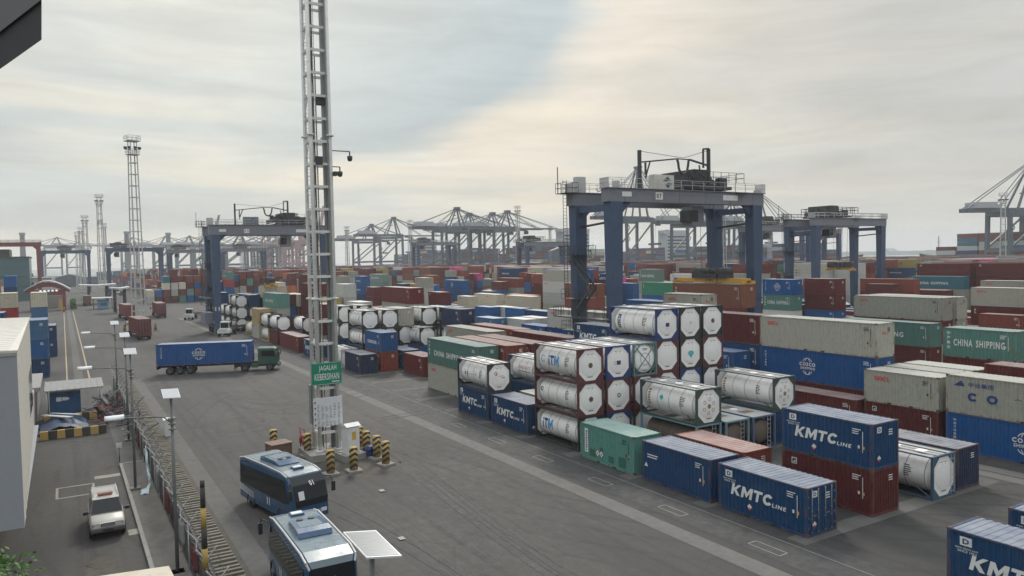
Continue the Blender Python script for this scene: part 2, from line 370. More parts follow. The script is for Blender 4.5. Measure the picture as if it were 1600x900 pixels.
# ------------------------------------------------------------------ setting: ground, water, markings, haze
def ground_material():
    m, nt, P, N, K = nodes('worn_asphalt')
    ge = N('ShaderNodeNewGeometry'); v = ge.outputs['Position']
    n1 = noisen(N, K, v, .045, 6, .6); n2 = noisen(N, K, mapn(N, K, v, (.05, .35, 1)), 1.0, 5, .6)
    n3 = noisen(N, K, v, 1.2, 8, .7); n4 = noisen(N, K, v, 14, 4, .7)
    b = mixn(N, K, rangen(N, K, n1, .35, .65), (.044, .043, .042), (.078, .074, .068))
    b = mixn(N, K, rangen(N, K, n2, .48, .70, 0, .7), b, (.030, .030, .031))
    b = mixn(N, K, rangen(N, K, n3, .40, .8, 0, .5), b, (.115, .111, .104))
    b = mixn(N, K, rangen(N, K, n4, .3, .9, 0, .35), b, (.028, .026, .024))
    n7 = noisen(N, K, v, 3.4, 6, .8); b = mixn(N, K, rangen(N, K, n7, .42, .66, 0, .5), b, (.034, .034, .035)); b = mixn(N, K, rangen(N, K, n7, .60, .74, 0, .5), b, (.115, .112, .104))
    # oil stains
    n5 = noisen(N, K, v, .33, 5, .75); b = mixn(N, K, rangen(N, K, n5, .60, .70, 0, .6), b, (.022, .021, .021))
    # curved tyre tracks: thin dark rings drawn by a distorted wave
    wv = N('ShaderNodeTexWave'); wv.wave_type = 'RINGS'; wv.rings_direction = 'Z'
    mp = N('ShaderNodeMapping'); K(v, mp.inputs[0]); mp.inputs['Location'].default_value = (60, -75, 0); K(mp.outputs[0], wv.inputs['Vector'])
    wv.inputs['Scale'].default_value = .16; wv.inputs['Distortion'].default_value = 7; wv.inputs['Detail'].default_value = 3; wv.inputs['Detail Scale'].default_value = .12
    gate = noisen(N, K, v, .06, 3, .5)
    g = N('ShaderNodeMath'); g.operation = 'MULTIPLY'; K(rangen(N, K, wv.outputs['Fac'], .86, .99, 0, .4), g.inputs[0]); K(rangen(N, K, gate, .46, .6), g.inputs[1])
    b = mixn(N, K, g.outputs[0], b, (.022, .022, .022))
    mp2 = N('ShaderNodeMapping'); K(v, mp2.inputs[0]); mp2.inputs['Scale'].default_value = (.012, 1.3, 1); mp2.inputs['Rotation'].default_value = (0, 0, .02)
    n6 = noisen(N, K, mp2.outputs[0], 1.0, 5, .6); b = mixn(N, K, rangen(N, K, n6, .52, .66, 0, .55), b, (.028, .028, .028))
    # slab joints and cracks
    vo = N('ShaderNodeTexVoronoi'); vo.feature = 'DISTANCE_TO_EDGE'; K(mixn(N, K, .06, v, n3), vo.inputs['Vector']); vo.inputs['Scale'].default_value = .12
    b = mixn(N, K, rangen(N, K, vo.outputs[0], 0, .006, .55, 0), b, (.035, .035, .035))
    P.inputs['Specular IOR Level'].default_value = .28; K(b, P.inputs['Base Color']); K(rangen(N, K, n3, .3, .8, .66, .92), P.inputs['Roughness'])
    bp = N('ShaderNodeBump'); bp.inputs['Distance'].default_value = .015; K(n4, bp.inputs['Height']); K(bp.outputs[0], P.inputs['Normal'])
    return m
m_ground = ground_material()
QA, QB = Vector((-212, 463, 0)), Vector((-760, 262, 0))          # the quay edge
qd = (QA-QB).normalized(); qn = Vector((-qd.y, qd.x, 0))          # qn: out over the water
E1, E2 = QA+qd*2500-qn*2500, QB-qd*2200
g = MB()
pa, pb = QA+qd*900, QB-qd*1500
g.face([pa, pb, pb-qn*2600, pa-qn*2600])
tag(g.build('ground', m_ground), kind='structure')
m_water = plain('sea_water', (.10, .13, .13), .25)
w = MB(); w.face([(-7000, -6000, -2.2), (6000, -6000, -2.2), (6000, 9000, -2.2), (-7000, 9000, -2.2)]); tag(w.build('water', m_water), kind='structure')
q = MB(); q.prism([pa, pb, pb+Vector((0, 0, -4)), pa+Vector((0, 0, -4))], qn*.6); q.box(0, .01, 0, .01, -3, -2.9); tag(q.build('quay_wall', m_conc), kind='structure')
def sheet(name, quads, mat, z=.004):
    mb = MB()
    for x0, x1, y0, y1 in quads: mb.face([(x0, y0, z), (x1, y0, z), (x1, y1, z), (x0, y1, z)])
    return tag(mb.build(name, mat), kind='structure')
m_slab = weathered('runway_concrete', (.115, .111, .103), .85, amount=.6, dirt=(.08, .075, .07), streak=False)
m_slab2 = weathered('side_concrete', (.088, .086, .081), .85, amount=.6, dirt=(.08, .075, .07), streak=False)
m_line = weathered('worn_line_paint', (.26, .25, .20), .7, amount=.95, dirt=(.07, .07, .066), streak=False)
m_yline = weathered('worn_yellow_line', (.34, .27, .16), .7, amount=.8, dirt=(.09, .08, .07), streak=False)
m_patch = weathered('oil_dark_asphalt', (.032, .032, .032), .75, amount=.4, streak=False)
BL = [(26.77+26.1*k) for k in range(-0, 18)]
sheet('runway_strip', [(-226, -5, 26.9, 28.1)] + [(-226, -5, BL[k]-.6+(24.7 if e else 0), BL[k]+.6+(24.7 if e else 0)) for k in range(0, 3) for e in (0, 1) if (k, e) != (0, 0)], m_slab)
sheet('lane_marking_line', [(-226, -12, 31.08, 31.12)]+[(-60.2+6.8*k, -58.2+6.8*k, 29.4, 29.45) for k in range(0, 8)]+[(-60.2+6.8*k, -58.2+6.8*k, 30.0, 30.05) for k in range(0, 8)]+[(-60.2+6.8*k, -60.14+6.8*k, 29.4, 30.05) for k in range(0, 8)]+[(-58.26+6.8*k, -58.2+6.8*k, 29.4, 30.05) for k in range(0, 8)], m_line, .009)
sheet('slot_pad', [(-25.6-6.8*k, -24.4-6.8*k, 31.6, 50.5) for k in range(0, 28)], m_slab2, .006)
sheet('slot_ground', [(-24.4-6.8*k-6.2, -25.7-6.8*k, 32.2, 49.3) for k in range(0, 28)], m_patch, .005)
sheet('yellow_line', [(-290, -112, -.05, .12), (-290, -108, 2.5, 2.7)], m_yline, .008)
sheet('road_slab', [(-300, -108, .9, 1.9)], m_slab2, .005)
sheet('painted_box', [(-58.2, -55.4, -.9, -.75), (-58.2, -55.4, 1.2, 1.35), (-58.2, -58.0, -.75, 1.2), (-55.6, -55.4, -.75, 1.2), (-59.9, -59.1, 1.4, 3.0), (-46.6, -45.6, 2.6, 3.15)], m_line, .007)
sheet('container_side_apron', [(-226, -5, 28.9, 32.3)], weathered('apron_asphalt', (.043, .043, .044), .8, amount=.5, streak=False, dirt=(.025, .025, .025)), .0035)
sheet('slab_joint', [(-200, -5, y, y+.05) for y in (15.2, 19.9)]+[(x, x+.04, 8.5, 15.2) for x in (-61.5, -38)]+[(-100, -20, y, y+.05) for y in (-3.6, .7)]+[(x, x+.05, -9, 3.1) for x in (-66, -52, -38)], m_patch, .0055)
mb = MB()
for cx, cy, rx, ry, sd_ in ((-52.2, 18.2, 3.9, 3.0, 3), (-56.6, 14.6, 3.0, 1.7, 5), (-48.5, 20.6, 3.2, .9, 8), (-41, 1.2, 2.6, .9, 9)):
    r3 = random.Random(sd_); pp = [(cx+rx*math.cos(a)*r3.uniform(.7, 1.1), cy+ry*math.sin(a)*r3.uniform(.7, 1.1)) for a in [2*math.pi*k/26 for k in range(26)]]
    for k in range(26): mb.face([(cx, cy, .0068), (pp[k][0], pp[k][1], .0068), (pp[(k+1) % 26][0], pp[(k+1) % 26][1], .0068)])
tag(mb.build('mud_patch', weathered('damp_mud', (.060, .054, .044), .85, amount=.6, streak=False, dirt=(.02, .02, .018))), kind='structure')
mb = MB()
tz_ = [.0074]
def tyre(pts, w=.22, n=26):
    tz_[0] += .00025; z_ = tz_[0]
    P3 = [at(*p_) for p_ in pts]; m_ = len(P3)-1; L_ = []
    for i in range(n+1):
        t = i/n*m_; k = min(int(t), m_-1); f_ = t-k; p0, p1, p2, p3 = P3[max(0, k-1)], P3[k], P3[k+1], P3[min(m_, k+2)]
        L_.append(.5*((2*p1)+(p2-p0)*f_+(2*p0-5*p1+4*p2-p3)*f_*f_+(3*p1-p0-3*p2+p3)*f_**3))
    for a, b in zip(L_[:-1], L_[1:]):
        d = (b-a).normalized(); s_ = Vector((-d.y, d.x, 0))*w/2; mb.face([(a-s_)[:2]+(z_,), (b-s_)[:2]+(z_,), (b+s_)[:2]+(z_,), (a+s_)[:2]+(z_,)])
rt = random.Random(31)
for base_, cnt_, dy_ in ((((250, 700), (380, 676), (500, 640), (640, 605)), 9, 26), (((600, 700), (690, 765), (780, 835), (880, 905)), 8, 20), (((320, 610), (430, 632), (540, 600), (660, 560)), 5, 16), (((520, 790), (600, 830), (700, 890), (760, 930)), 4, 18), (((690, 607), (722, 612), (730, 622), (690, 640), (600, 655)), 3, 3), (((60, 700), (110, 690), (170, 690)), 3, 8)):
    for k_ in range(cnt_):
        o_ = rt.uniform(-dy_, dy_); t_ = rt.uniform(-12, 12); tyre([(a+o_*.4+t_, b+o_) for a, b in base_], rt.choice((.10, .14, .26)))
tag(mb.build('tyre_mark', weathered('rubber_smear', (.040, .039, .038), .8, amount=.7, dirt=(.075, .073, .07), streak=False, dust_sheen=.4, dust_sheen_c=(.07, .068, .065))), kind='structure')
sheet('service_road', [(-105, -20, 3.2, 4.6)], m_slab2, .006)
# footway beside the fence with its kerb
mb = MB(); mb.box(-62, -22, 3.3, 5.2, -.1, .12); o = tag(mb.build('pavement', weathered('footway_concrete', (.12, .112, .10), .85, amount=.5, dirt=(.05, .047, .042), streak=False)), kind='structure')
mb = MB(); mb.box(-62, -22, 3.1, 3.298, -.1, .15); mb.box(-62.2, -62, 3.1, 5.2, -.1, .15, 0); tag(mb.build('kerb', m_conc), kind='structure')
mb = MB()
for k in range(165):
    x = -108+k*.5; mb.box(x, x+.17, 5.75, 6.9, .0, .10+.02*math.sin(k*1.7))
o = tag(mb.build('drain_channel', weathered('ribbed_tan_concrete', (.20, .185, .148), .85, amount=.5, streak=False, dirt=(.12, .10, .08))), kind='structure')
sheet('drain_bed', [(-108, -24, 5.5, 7.2)], weathered('dark_gutter', (.070, .064, .052), .9, amount=.4, streak=False), .006)
sheet('gutter_strip', [(-108, -24, 7.2, 8.3)], m_slab2, .007)
# low far shore beyond the open water
mb = MB(); pts = []
for k in range(160):
    x = -2600+k*24; pts.append((x, 2500+300*math.sin(k*.05), 10+6*rnd.random()+(14 if k % 17 == 0 else 0)))
for a, b in zip(pts[:-1], pts[1:]): mb.prism([(a[0], a[1], -3), (b[0], b[1], -3), (b[0], b[1], b[2]), (a[0], a[1], a[2])], (0, 60, 0))
tag(mb.build('far_shore_terrain', plain('far_shore', (.16, .18, .18), .9)), kind='structure')
# ------------------------------------------------------------------ haze
def build_haze():
    m = bpy.data.materials.new('haze_air'); m.use_nodes = True; nt = m.node_tree; nt.nodes.clear()
    o = nt.nodes.new('ShaderNodeOutputMaterial'); v = nt.nodes.new('ShaderNodeVolumePrincipled')
    v.inputs['Color'].default_value = (.86, .90, .93, 1); v.inputs['Density'].default_value = HAZE; v.inputs['Anisotropy'].default_value = .2
    nt.links.new(v.outputs[0], o.inputs['Volume'])
    mb = MB(); mb.box(-3600, 1300, -2700, 3300, -6, 92)
    tag(mb.build('haze', m), kind='stuff')
HAZE = .00024
build_haze()

# ------------------------------------------------------------------ containers
CC = {'navy': (.006, .046, .13), 'kmtc': (.003, .043, .118), 'cosco': (.003, .085, .27), 'blue': (.015, .10, .27), 'steel': (.05, .13, .24), 'dknavy': (.022, .036, .085),
      'grey': (.37, .365, .31), 'white': (.58, .58, .54), 'ltgrey': (.46, .47, .44), 'maroon': (.115, .018, .018), 'rust': (.20, .046, .03), 'brown': (.24, .085, .045),
      'red': (.30, .03, .035), 'orange': (.55, .14, .05), 'csgreen': (.085, .20, .17), 'green': (.03, .20, .12), 'mint': (.105, .29, .245), 'teal': (.03, .13, .17),
      'sage': (.16, .24, .21), 'mustard': (.36, .28, .09), 'tan': (.45, .33, .15), 'pink': (.60, .07, .25), 'black': (.02, .022, .028), 'cream': (.56, .52, .40)}
CN = {'navy': 'navy blue', 'kmtc': 'deep blue', 'cosco': 'bright blue', 'blue': 'mid-blue', 'steel': 'steel blue', 'dknavy': 'dark navy', 'grey': 'light grey', 'white': 'white',
      'ltgrey': 'pale grey', 'maroon': 'maroon', 'rust': 'rust-red', 'brown': 'brown', 'red': 'bright red', 'orange': 'orange', 'csgreen': 'grey-green', 'green': 'green',
      'mint': 'mint green', 'teal': 'dark teal', 'sage': 'sage green', 'mustard': 'mustard', 'tan': 'sandy yellow', 'pink': 'pink', 'black': 'black', 'cream': 'cream'}
PH = {c: c for c in CC}
W = 2.44; L20, L40 = 6.06, 12.19; H0, HC = 2.59, 2.90
def corr_side(mb, L, H, y_out, y_in, m=0):
    xs = []; x = .16; n = int(round((L-.32)/.28)); p = (L-.32)/n
    for k in range(n):
        xs += [(x, y_out), (x+p*.30, y_out), (x+p*.5, y_in), (x+p*.8, y_in)]; x += p
    xs.append((L-.16, y_out))
    mb.grid([[(a, b, .14) for a, b in xs], [(a, b, H-.10) for a, b in xs]], m)
def corr_end(mb, xo, xi, H, m=0):
    ys = []; y = .14; n = 9; p = (W-.28)/n
    for k in range(n):
        ys += [(xo, y), (xo, y+p*.3), (xi, y+p*.5), (xi, y+p*.8)]; y += p
    ys.append((xo, W-.14))
    mb.grid([[(a, b, .14) for a, b in ys], [(a, b, H-.10) for a, b in ys]], m)
_cm = {}
def c_parts(L, H, doors):
    key = (L, H, doors)
    if key in _cm: return _cm[key]
    fr = MB()
    for x in (0, L-.16):
        for y in (0, W-.14): fr.box(x, x+.16, y, y+.14, .18, H-.12)
        fr.box(x+.003, x+.157, .141, W-.141, 0.01, .14); fr.box(x+.003, x+.157, .141, W-.141, H-.10, H-.015)
    for y in (0, W-.06):
        fr.box(.161, L-.161, y, y+.06, .01, .14); fr.box(.161, L-.161, y, y+.06, H-.10, H-.02)
    fr.box(.17, L-.17, .07, W-.07, .02, .06)
    for x in (-.004, L-.174):
        for y in (-.004, W-.174):
            for z in (0, H-.12): fr.box(x, x+.178, y, y+.178, z, z+.12 if z else .18, 1)
    for xc in (L*.5-1.05, L*.5+.75): fr.box(xc, xc+.32, -.002, .05, .012, .125, 2)
    fr = fr.mesh('frame', [m_post, m_cast, m_black])
    wl = MB(); corr_side(wl, L, H, .02, .072); corr_side(wl, L, H, W-.02, W-.072)
    if doors: corr_end(wl, .02, .07, H)
    else: corr_end(wl, L-.02, L-.07, H); corr_end(wl, .02, .07, H)
    wl = wl.mesh('wall', [m_paint])
    rf = MB(); xs = []; x = .06; n = int(round((L-.12)/.34)); p = (L-.12)/n
    for k in range(n):
        xs += [(x, H-.035), (x+p*.42, H-.035), (x+p*.5, H-.010), (x+p*.92, H-.010)]; x += p
    xs.append((L-.06, H-.035))
    rf.grid([[(a, .05, b) for a, b in xs], [(a, W-.05, b) for a, b in xs]], 0)
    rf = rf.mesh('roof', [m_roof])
    dr = []
    for y0 in (.145, W/2+.005):
        y1 = y0+W/2-.15; d = MB(); d.box(L-.09, L-.05, y0, y1, .15, H-.11)
        for k in range(4):
            z0 = .25+k*(H-.5)/4; d.box(L-.05, L-.03, y0+.08, y1-.08, z0, z0+(H-.5)/4-.09)
        for yy in (y0+.28, y1-.28):
            d.tube((L-.005, yy, .10), (L-.005, yy, H-.09), .022, 6, 1)
            for z in (.18, .9, 1.3, H-.2): d.box(L-.03, L+.005, yy-.06, yy+.06, z, z+.07, 1)
            d.box(L-.0, L+.03, yy-.02, yy+.33 if yy < y0+.5 else yy+.02, 1.06, 1.10, 1)
        for k in range(4):
            yy = y0-.005 if y0 < 1 else y1-.03; d.box(L-.052, L-.004, yy, yy+.04, .4+k*.55, .52+k*.55, 1)
        dr.append(d.mesh('door', [m_paint, m_rod]))
    _cm[key] = (fr, wl, rf, dr); return _cm[key]
_cj = {}
def c_single(L, H):                                   # the same container in one mesh, for the far rows
    if (L, H) in _cj: return _cj[(L, H)]
    mb = MB()
    mb.box(.06, L-.06, .04, W-.04, .06, H-.05, 0)
    for x in (0, L-.14):
        for y in (0, W-.12): mb.box(x, x+.14, y, y+.12, 0, H, 0)
        mb.box(x+.003, x+.137, .121, W-.121, .0, .14); mb.box(x+.003, x+.137, .121, W-.121, H-.11, H-.02)
    for y in (0, W-.06): mb.box(.141, L-.141, y, y+.06, .0, .14); mb.box(.141, L-.141, y, y+.06, H-.10, H-.02)
    mb2 = MB(); corr_side(mb2, L, H, .02, .056); corr_side(mb2, L, H, W-.02, W-.056); corr_end(mb2, L-.02, L-.05, H)
    i = len(mb.v); mb.v += mb2.v; mb.f += [tuple(i+k for k in f) for f in mb2.f]; mb.m += mb2.m; mb.s += mb2.s
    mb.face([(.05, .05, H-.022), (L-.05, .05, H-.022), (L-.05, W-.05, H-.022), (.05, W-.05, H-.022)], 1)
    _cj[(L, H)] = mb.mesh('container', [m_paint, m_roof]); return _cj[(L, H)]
_lg = {}
def logo_mesh(kind, L, H, lite):
    key = (kind, L, H, lite)
    if key in _lg: return _lg[key]
    mb = MB(); S = lambda u, v: (u, .010, v); E_ = lambda u, v: (L-.010, u, v)
    ms = [m_white, m_red, m_navyl, m_gold, m_black, m_dkpatch]
    def marks(c=0):
        if lite: return
        rr = random.Random(L*7+H)
        for k in range(3): rect(mb, L-1.25, L-1.25+.35+.2*rr.random(), H-.45-k*.12, H-.40-k*.12, S, c)
        rect(mb, L-.62, L-.58, .9, H-.5, S, c)
        rect(mb, L-.9, L-.78, 1.1, 1.28, S, c); rect(mb, L-.6, L-.48, 1.08, 1.26, S, 3)
        for k in range(3): rect(mb, 1.5, 1.5+.3+.1*rr.random(), H-.5-k*.13, H-.44-k*.13, E_, c)
    if kind in ('kmtc', 'kmtcw'):
        rect(mb, .55, 1.05, H-.62, H-.24, S); put_text(mb, 'D', .66, .94, H-.55, H-.31, lambda u, v: (u, .006, v), 2, .05)
        if not lite:
            put_text(mb, 'www.ekmtc.com', .35, 1.3, H-.78, H-.68, S, 0, .01); put_text(mb, 'SINCE 1954', .45, 1.25, H-.92, H-.82, S, 0, .02)
        put_block(mb, 'KMTC', 1.0, (.66, .76, .60, .66), .07, 1.02, 1.66, S, 0, .22); put_text(mb, 'LINE', 3.85, 4.75, 1.02, 1.24, S, 0, .04, .2)
        if kind == 'kmtc' and not lite:
            rect(mb, .45, .85, H-.55, H-.22, E_); put_text(mb, 'D', .54, .77, H-.49, H-.28, lambda u, v: (L-.004, u, v), 2, .05)
        marks()
        if not lite:
            for fn, c in ((S, 2.3), (E_, .62)):
                mb.face([fn(c, .45), fn(c+.17, .62), fn(c, .79), fn(c-.17, .62)], 0); mb.face([fn(c, .40), fn(c+.1, .50), fn(c, .60), fn(c-.1, .50)], 1)
    elif kind == 'cosco':
        c = L*.44 if L > 8 else L*.5; h = H*.5; s = 1.0 if L > 8 else .8
        put_text(mb, 'COSCO', c-.85*s, c+.85*s, h+.02, h+.36*s, S, 0, .05); put_text(mb, 'SHIPPING', c-.75*s, c+.8*s, h-.30*s, h-.06, S, 0, .03)
        for rx in (.62, .34): ring(mb, c, h, rx*s, .78*s, .06, S, 0, 14, .62, 2.52); ring(mb, c, h, rx*s, .78*s, .06, S, 0, 14, 3.76, 5.66)
        for k in range(6):
            try: put_text(mb, '中远海运集团'[k], .55, .75, H-.6-k*.26, H-.42-k*.26, S, 0, .01)
            except Exception: pass
        marks()
    elif kind in ('oocl', 'oocl2'):
        put_block(mb, 'OOC', .9, (.34, .34, .32), -.0, H-.80, H-.46, S, 1); rect(mb, 1.94, 2.02, H-.80, H-.46, S, 1); rect(mb, 1.94, 2.2, H-.80, H-.73, S, 1)
        pass
        put_text(mb, 'OOCL', .75, 1.35, H-.95, H-.75, E_, 1, .04); marks(4)
    elif kind == 'cs':
        x1 = L*.86 if L < 8 else L*.72; x0 = .95 if L < 8 else 1.7
        put_text(mb, 'CHINA', x0, x0+(x1-x0)*.38, 1.0, 1.62, S, 0, .03); put_text(mb, 'SHIPPING', x0+(x1-x0)*.45, x1, 1.0, 1.62, S, 0, .03)
        for k in range(4): put_text(mb, '中海集运'[k], .35, .68, H-.62-k*.42, H-.32-k*.42, S, 0, .02)
        marks()
    elif kind == 'sinokor': put_text(mb, 'SINOKOR', L*.18 if L < 8 else 2, L*.75 if L < 8 else 6.4, .95, 1.42, S, 0, .04); marks()
    elif kind == 'msc':
        put_text(mb, 'm', L*.47, L*.53, 1.5, 1.85, S, 4, .05); put_text(mb, 'sc', L*.47, L*.53, 1.1, 1.45, S, 4, .05); marks(4)
    elif kind == 'cosgrey':
        put_text(mb, '中远集团', 1.6, 3.3, H-.75, H-.42, S, 2, .02)
        mb.face([S(.55, H-.75), S(1.35, H-.75), S(1.1, H-.35)], 2); put_block(mb, 'CO', 1.55, (.68, .74), .62, 1.0, 1.62, S, 2)
        rr2 = random.Random(2)
        for k in range(3): ring(mb, 4.9+k*1.3, 1.3, .34, .30, .05, S, 2, 8, .8+k*.2, 2.3); marks(4)
    elif kind == 'tex':
        rect(mb, .7, 1.08, H-.72, H-.34, S, 0); rect(mb, .75, 1.03, H-.67, H-.39, lambda u, v: (u, .006, v), 4); mb.face([(.8, .003, H-.62), (.98, .003, H-.62), (.98, .003, H-.46)], 0); marks()
    elif kind == 'one': put_text(mb, 'ONE', L*.33, L*.6, .9, 1.8, S, 0, .05); marks()
    elif kind == 'tri':
        put_text(mb, 'Tr', .5, .95, .55, 1.05, S, 0, .03); marks()
    elif kind == 'kvert':
        put_text(mb, 'K', .55, .85, H-.8, H-.5, S, 0, .04); put_text(mb, 'L', .55, .85, H-1.2, H-.9, S, 0, .04); marks()
    elif kind == 'band':
        rect(mb, .55, .95, .5, H-.35, S, 0); [rect(mb, .65, .65+.14+.03*(k % 3), .62+k*.17, .72+k*.17, lambda u, v: (u, .006, v), 4) for k in range(9)]
        for a, b, c_, d_ in ((1.15, 1.75, .32, .85), (3.3, 3.9, .32, .75), (4.45, 5.15, .25, .95), (2.3, 2.6, .9, 1.15)): rect(mb, a, b, c_, d_, lambda u, v: (u, .014, v), 5)
        for cx in (2.05, 2.5): mb.face([S(cx, .45), S(cx+.22, .68), S(cx, .9), S(cx-.22, .68)], 0); rect(mb, cx-.06, cx+.06, .6, .75, lambda u, v: (u, .006, v), 1)
        marks(4)
    elif kind == 'nyk':
        for k, wd in enumerate((1.0, .9)): rect(mb, .5, .5+wd, H-.85-k*.16, H-.78-k*.16, S)
        mb.face([S(.2, .95), S(.55, .95), S(.37, 1.25)], 0); marks()
    else: marks(0 if kind == 'plain' else 4)
    _lg[key] = mb.mesh('lettering', ms) if mb.f else None
    return _lg[key]
DESC = {'kmtc': 'with slanting white letters', 'kmtcw': 'with white letters partly hidden', 'cosco': 'with white globe emblem', 'oocl': 'with small red letters', 'oocl2': 'with small red letters',
        'cs': 'with wide white letters', 'sinokor': 'with one white word', 'msc': 'with two dark letter rows', 'cosgrey': 'streaked with two big dark letters', 'tex': 'with small square emblem',
        'one': 'with three white letters', 'tri': 'with two white letters', 'kvert': 'with stacked white letters', 'band': 'patched, with tall white label', 'nyk': 'with small white lettering'}
SPEC = []          # every container: dict(x, y, z, L, H, c, logo, hand, label, kind)
def add(x, y, z, L, H, c, logo='plain', hand=True, label=None, kind='box', doors=False, up=None):
    SPEC.append(dict(x=x, y=y, z=z, L=L, H=H, c=c, logo=logo, hand=hand, label=label, kind=kind, doors=doors)); return SPEC[-1]
def col(x, y, items, L=L20, H=H0, z=0):
    """one stack, bottom to top; item = 'colour[:logo]' or 'T:frame[:mark]' for a tank container, '-' leaves the level to what is below"""
    for it in items:
        if it != '-':
            a = it.split(':')
            if a[0] in ('T', 'X', 'S'): add(x, y, z, L20, H0, a[1], a[2] if len(a) > 2 else '', kind={'T': 'tank', 'X': 'tankx', 'S': 'swap'}[a[0]])
            else: add(x, y, z, L, H, a[0], a[1] if len(a) > 1 else 'plain', doors=(len(a) > 2 and a[2] == 'D'))
        z += H
def pcol(px, py, items, L=L20, H=H0, near=False):
    """same, placed by the sight line through the top front corner of its topmost container"""
    p = at(px, py, H*len(items)); col(p.x-(L if near else 0), p.y, items, L, H)
r0, r1, r2, r3, r4, r5 = 32.4, 35.3, 38.1, 40.9, 43.5, 46.3
b0, b1, b2, b3, b4, b5 = -31.0, -37.7, -44.6, -51.7, -58.35, -65.15
# block 1, near rows
col(b0, r0, ['kmtc:kmtc:D']); col(b0, 37.95, ['maroon:tex', 'kmtc:kmtc']); col(b0+.3, 43.3, ['T:steel:id']); col(b0+.1, r5, ['dknavy'])
col(b1, r0, ['navy:nyk']); col(b1, r1, ['rust']); 
col(b2, r0, ['mint:band']); col(b2+.1, r2, ['S:ltblue', 'T:dkgreen:gold']); col(b2+.3, 40.8, ['S:ltblue']); col(b2+.4, 43.55, ['S:dkblue']); col(b2, r5, ['navy', 'T:dkgreen:gold2'])
col(b3, 33.0, ['T:black:itm', 'T:maroonf:rnd', 'T:maroonf:itm2']); col(b3-.1, 35.8, ['T:bluef:id', 'T:maroonf:rnd2', 'T:bluef:sq'])
col(b3-.1, 38.55, ['T:maroonf:id', 'T:maroonf:id', 'X:tealf:cross']); col(b3-.5, 41.3, ['T:bluef:id', 'T:maroonf:id', 'T:maroonf:id', 'T:bluef:band'])
col(b3-.5, 43.9, ['T:maroonf:id', 'T:bluef:id', 'T:black:gem', 'T:black:bird']); col(b3-.5, 46.5, ['T:bluef:id', 'T:black:id', 'T:maroonf:id', 'T:black:rnd'])
col(b4, r0+.2, ['kmtc:kmtcw']); col(b4-.1, 35.6, ['grey']); col(b4-.2, 38.6, ['tan'])
pcol(794, 553, ['navy', 'T:navyf:red'])
col(b5, r0+.3, ['kmtc:kmtcw', 'T:black:bp'])
col(-79.1, 35.9, ['grey:oocl', 'csgreen:cs'], L40, HC); col(-78.0, 38.7, ['maroon', 'rust'], L40, HC); col(-77.6, 41.5, ['maroon', 'maroon:tri'], L40, HC)
col(-92.0, 44.5, ['grey', 'grey:oocl'], L40, HC); col(-79.7, 47.6, ['maroon', 'maroon'], L40, HC); col(-92.2, 48.4, ['maroon', 'rust'], L40, HC)
col(-92.2, 38.4, ['maroon']); col(-99.3, r0+.3, ['dknavy']); col(-100.1, 35.9, ['rust', 'blue:sinokor']); col(-100.0, 39.0, ['navy'])
pcol(896.7, 504.4, ['navy', 'blue', 'kmtc:kmtcw'])
col(-103.3, 43.0, ['blue', 'T:black:id']); col(-103.3+6.6, 43.1+2.9, ['T:black:id', 'T:black:id'])
col(-106.8, 35.8, ['kmtc:kmtc', 'T:black:id', 'T:black:id']); col(-106.6, 38.7, ['blue', 'T:black:id', 'T:black:id']); col(-107.6, 41.6, ['T:black:id', 'T:black:id', 'grey'])
col(-106.5, 44.8, ['maroon', 'T:black:id', 'T:black:id']); col(-105.7, 47.3, ['T:black:id', 'T:black:id', 'T:black:id']); col(-99.2, 47.3, ['navy', 'navy', 'dknavy'])
col(-107, r0+.3, ['T:white:id']); col(-119.8, r0+.3, ['kmtc:kmtc']); col(-134.6, r0+.2, ['maroon'], L40)
col(-149.3, r0+.2, ['T:yellowf:id', 'T:black:id']); col(-142.4, r0+.2, ['maroon', 'T:black:id']); col(-136, 35.4, ['navy', 'T:black:id'])
col(-120.4, 36.8, ['kmtc', 'T:black:id', 'T:black:id']); col(-120, 39.7, ['navy', 'T:black:id', 'T:black:id']); col(-113, 39.7, ['navy', 'mustard'])
col(-128, 36.6, ['grey', 'maroon', 'maroon']); col(-134.3, 39.6, ['ltgrey', 'ltgrey']); 
col(-156.5, r0+.1, ['grey:oocl', 'tan:msc'], L20, HC); col(-161.5, 35.9, ['grey', 'grey', 'csgreen:cs'], L40, HC)
col(-163.5, r0+.2, ['T:yellowf:id']); col(-178.5, r0+.1, ['T:black:id', 'T:black:id', 'T:black:id']); col(-178.5, 35.3, ['T:black:id', 'T:black:id', 'navy']); col(-178.5, 38.2, ['navy', 'navy', 'navy']); col(-178.5, 41, ['cream', 'cream', 'cream', 'cream'])
col(-185.5, 41, ['navy', 'maroon', 'maroon', 'navy']); col(-172, 41.5, ['maroon', 'blue', 'maroon']); col(-186, r0+.1, ['T:black:id', 'T:black:id']); col(-193, r0+.1, ['T:black:id', 'T:black:id']); col(-200, r0+.1, ['T:black:id', 'T:black:id', 'navy'])
col(-186, 35.1, ['brown', 'navy', 'blue']); col(-207, r0+.2, ['kmtc', 'navy', 'kmtc', 'navy']); col(-214, r0+.2, ['navy', 'kmtc', 'navy'])
col(-148, 44, ['maroon', 'grey', 'mustard']); col(-148, 47, ['red', 'ltgrey', 'ltgrey', 'ltgrey']); col(-141.5, 44, ['grey', 'maroon']); col(-135, 44.5, ['maroon', 'red'])
col(-162, 44, ['maroon', 'maroon', 'maroon', 'maroon'], L40); col(-176, 44, ['red', 'maroon', 'cream'], L40); col(-170, 47, ['grey', 'navy', 'blue', 'maroon'], L40)
col(-122, 47, ['ltgrey', 'ltgrey', 'grey', 'maroon'], L40); col(-129, 43.2, ['maroon', 'maroon', 'ltgrey'])
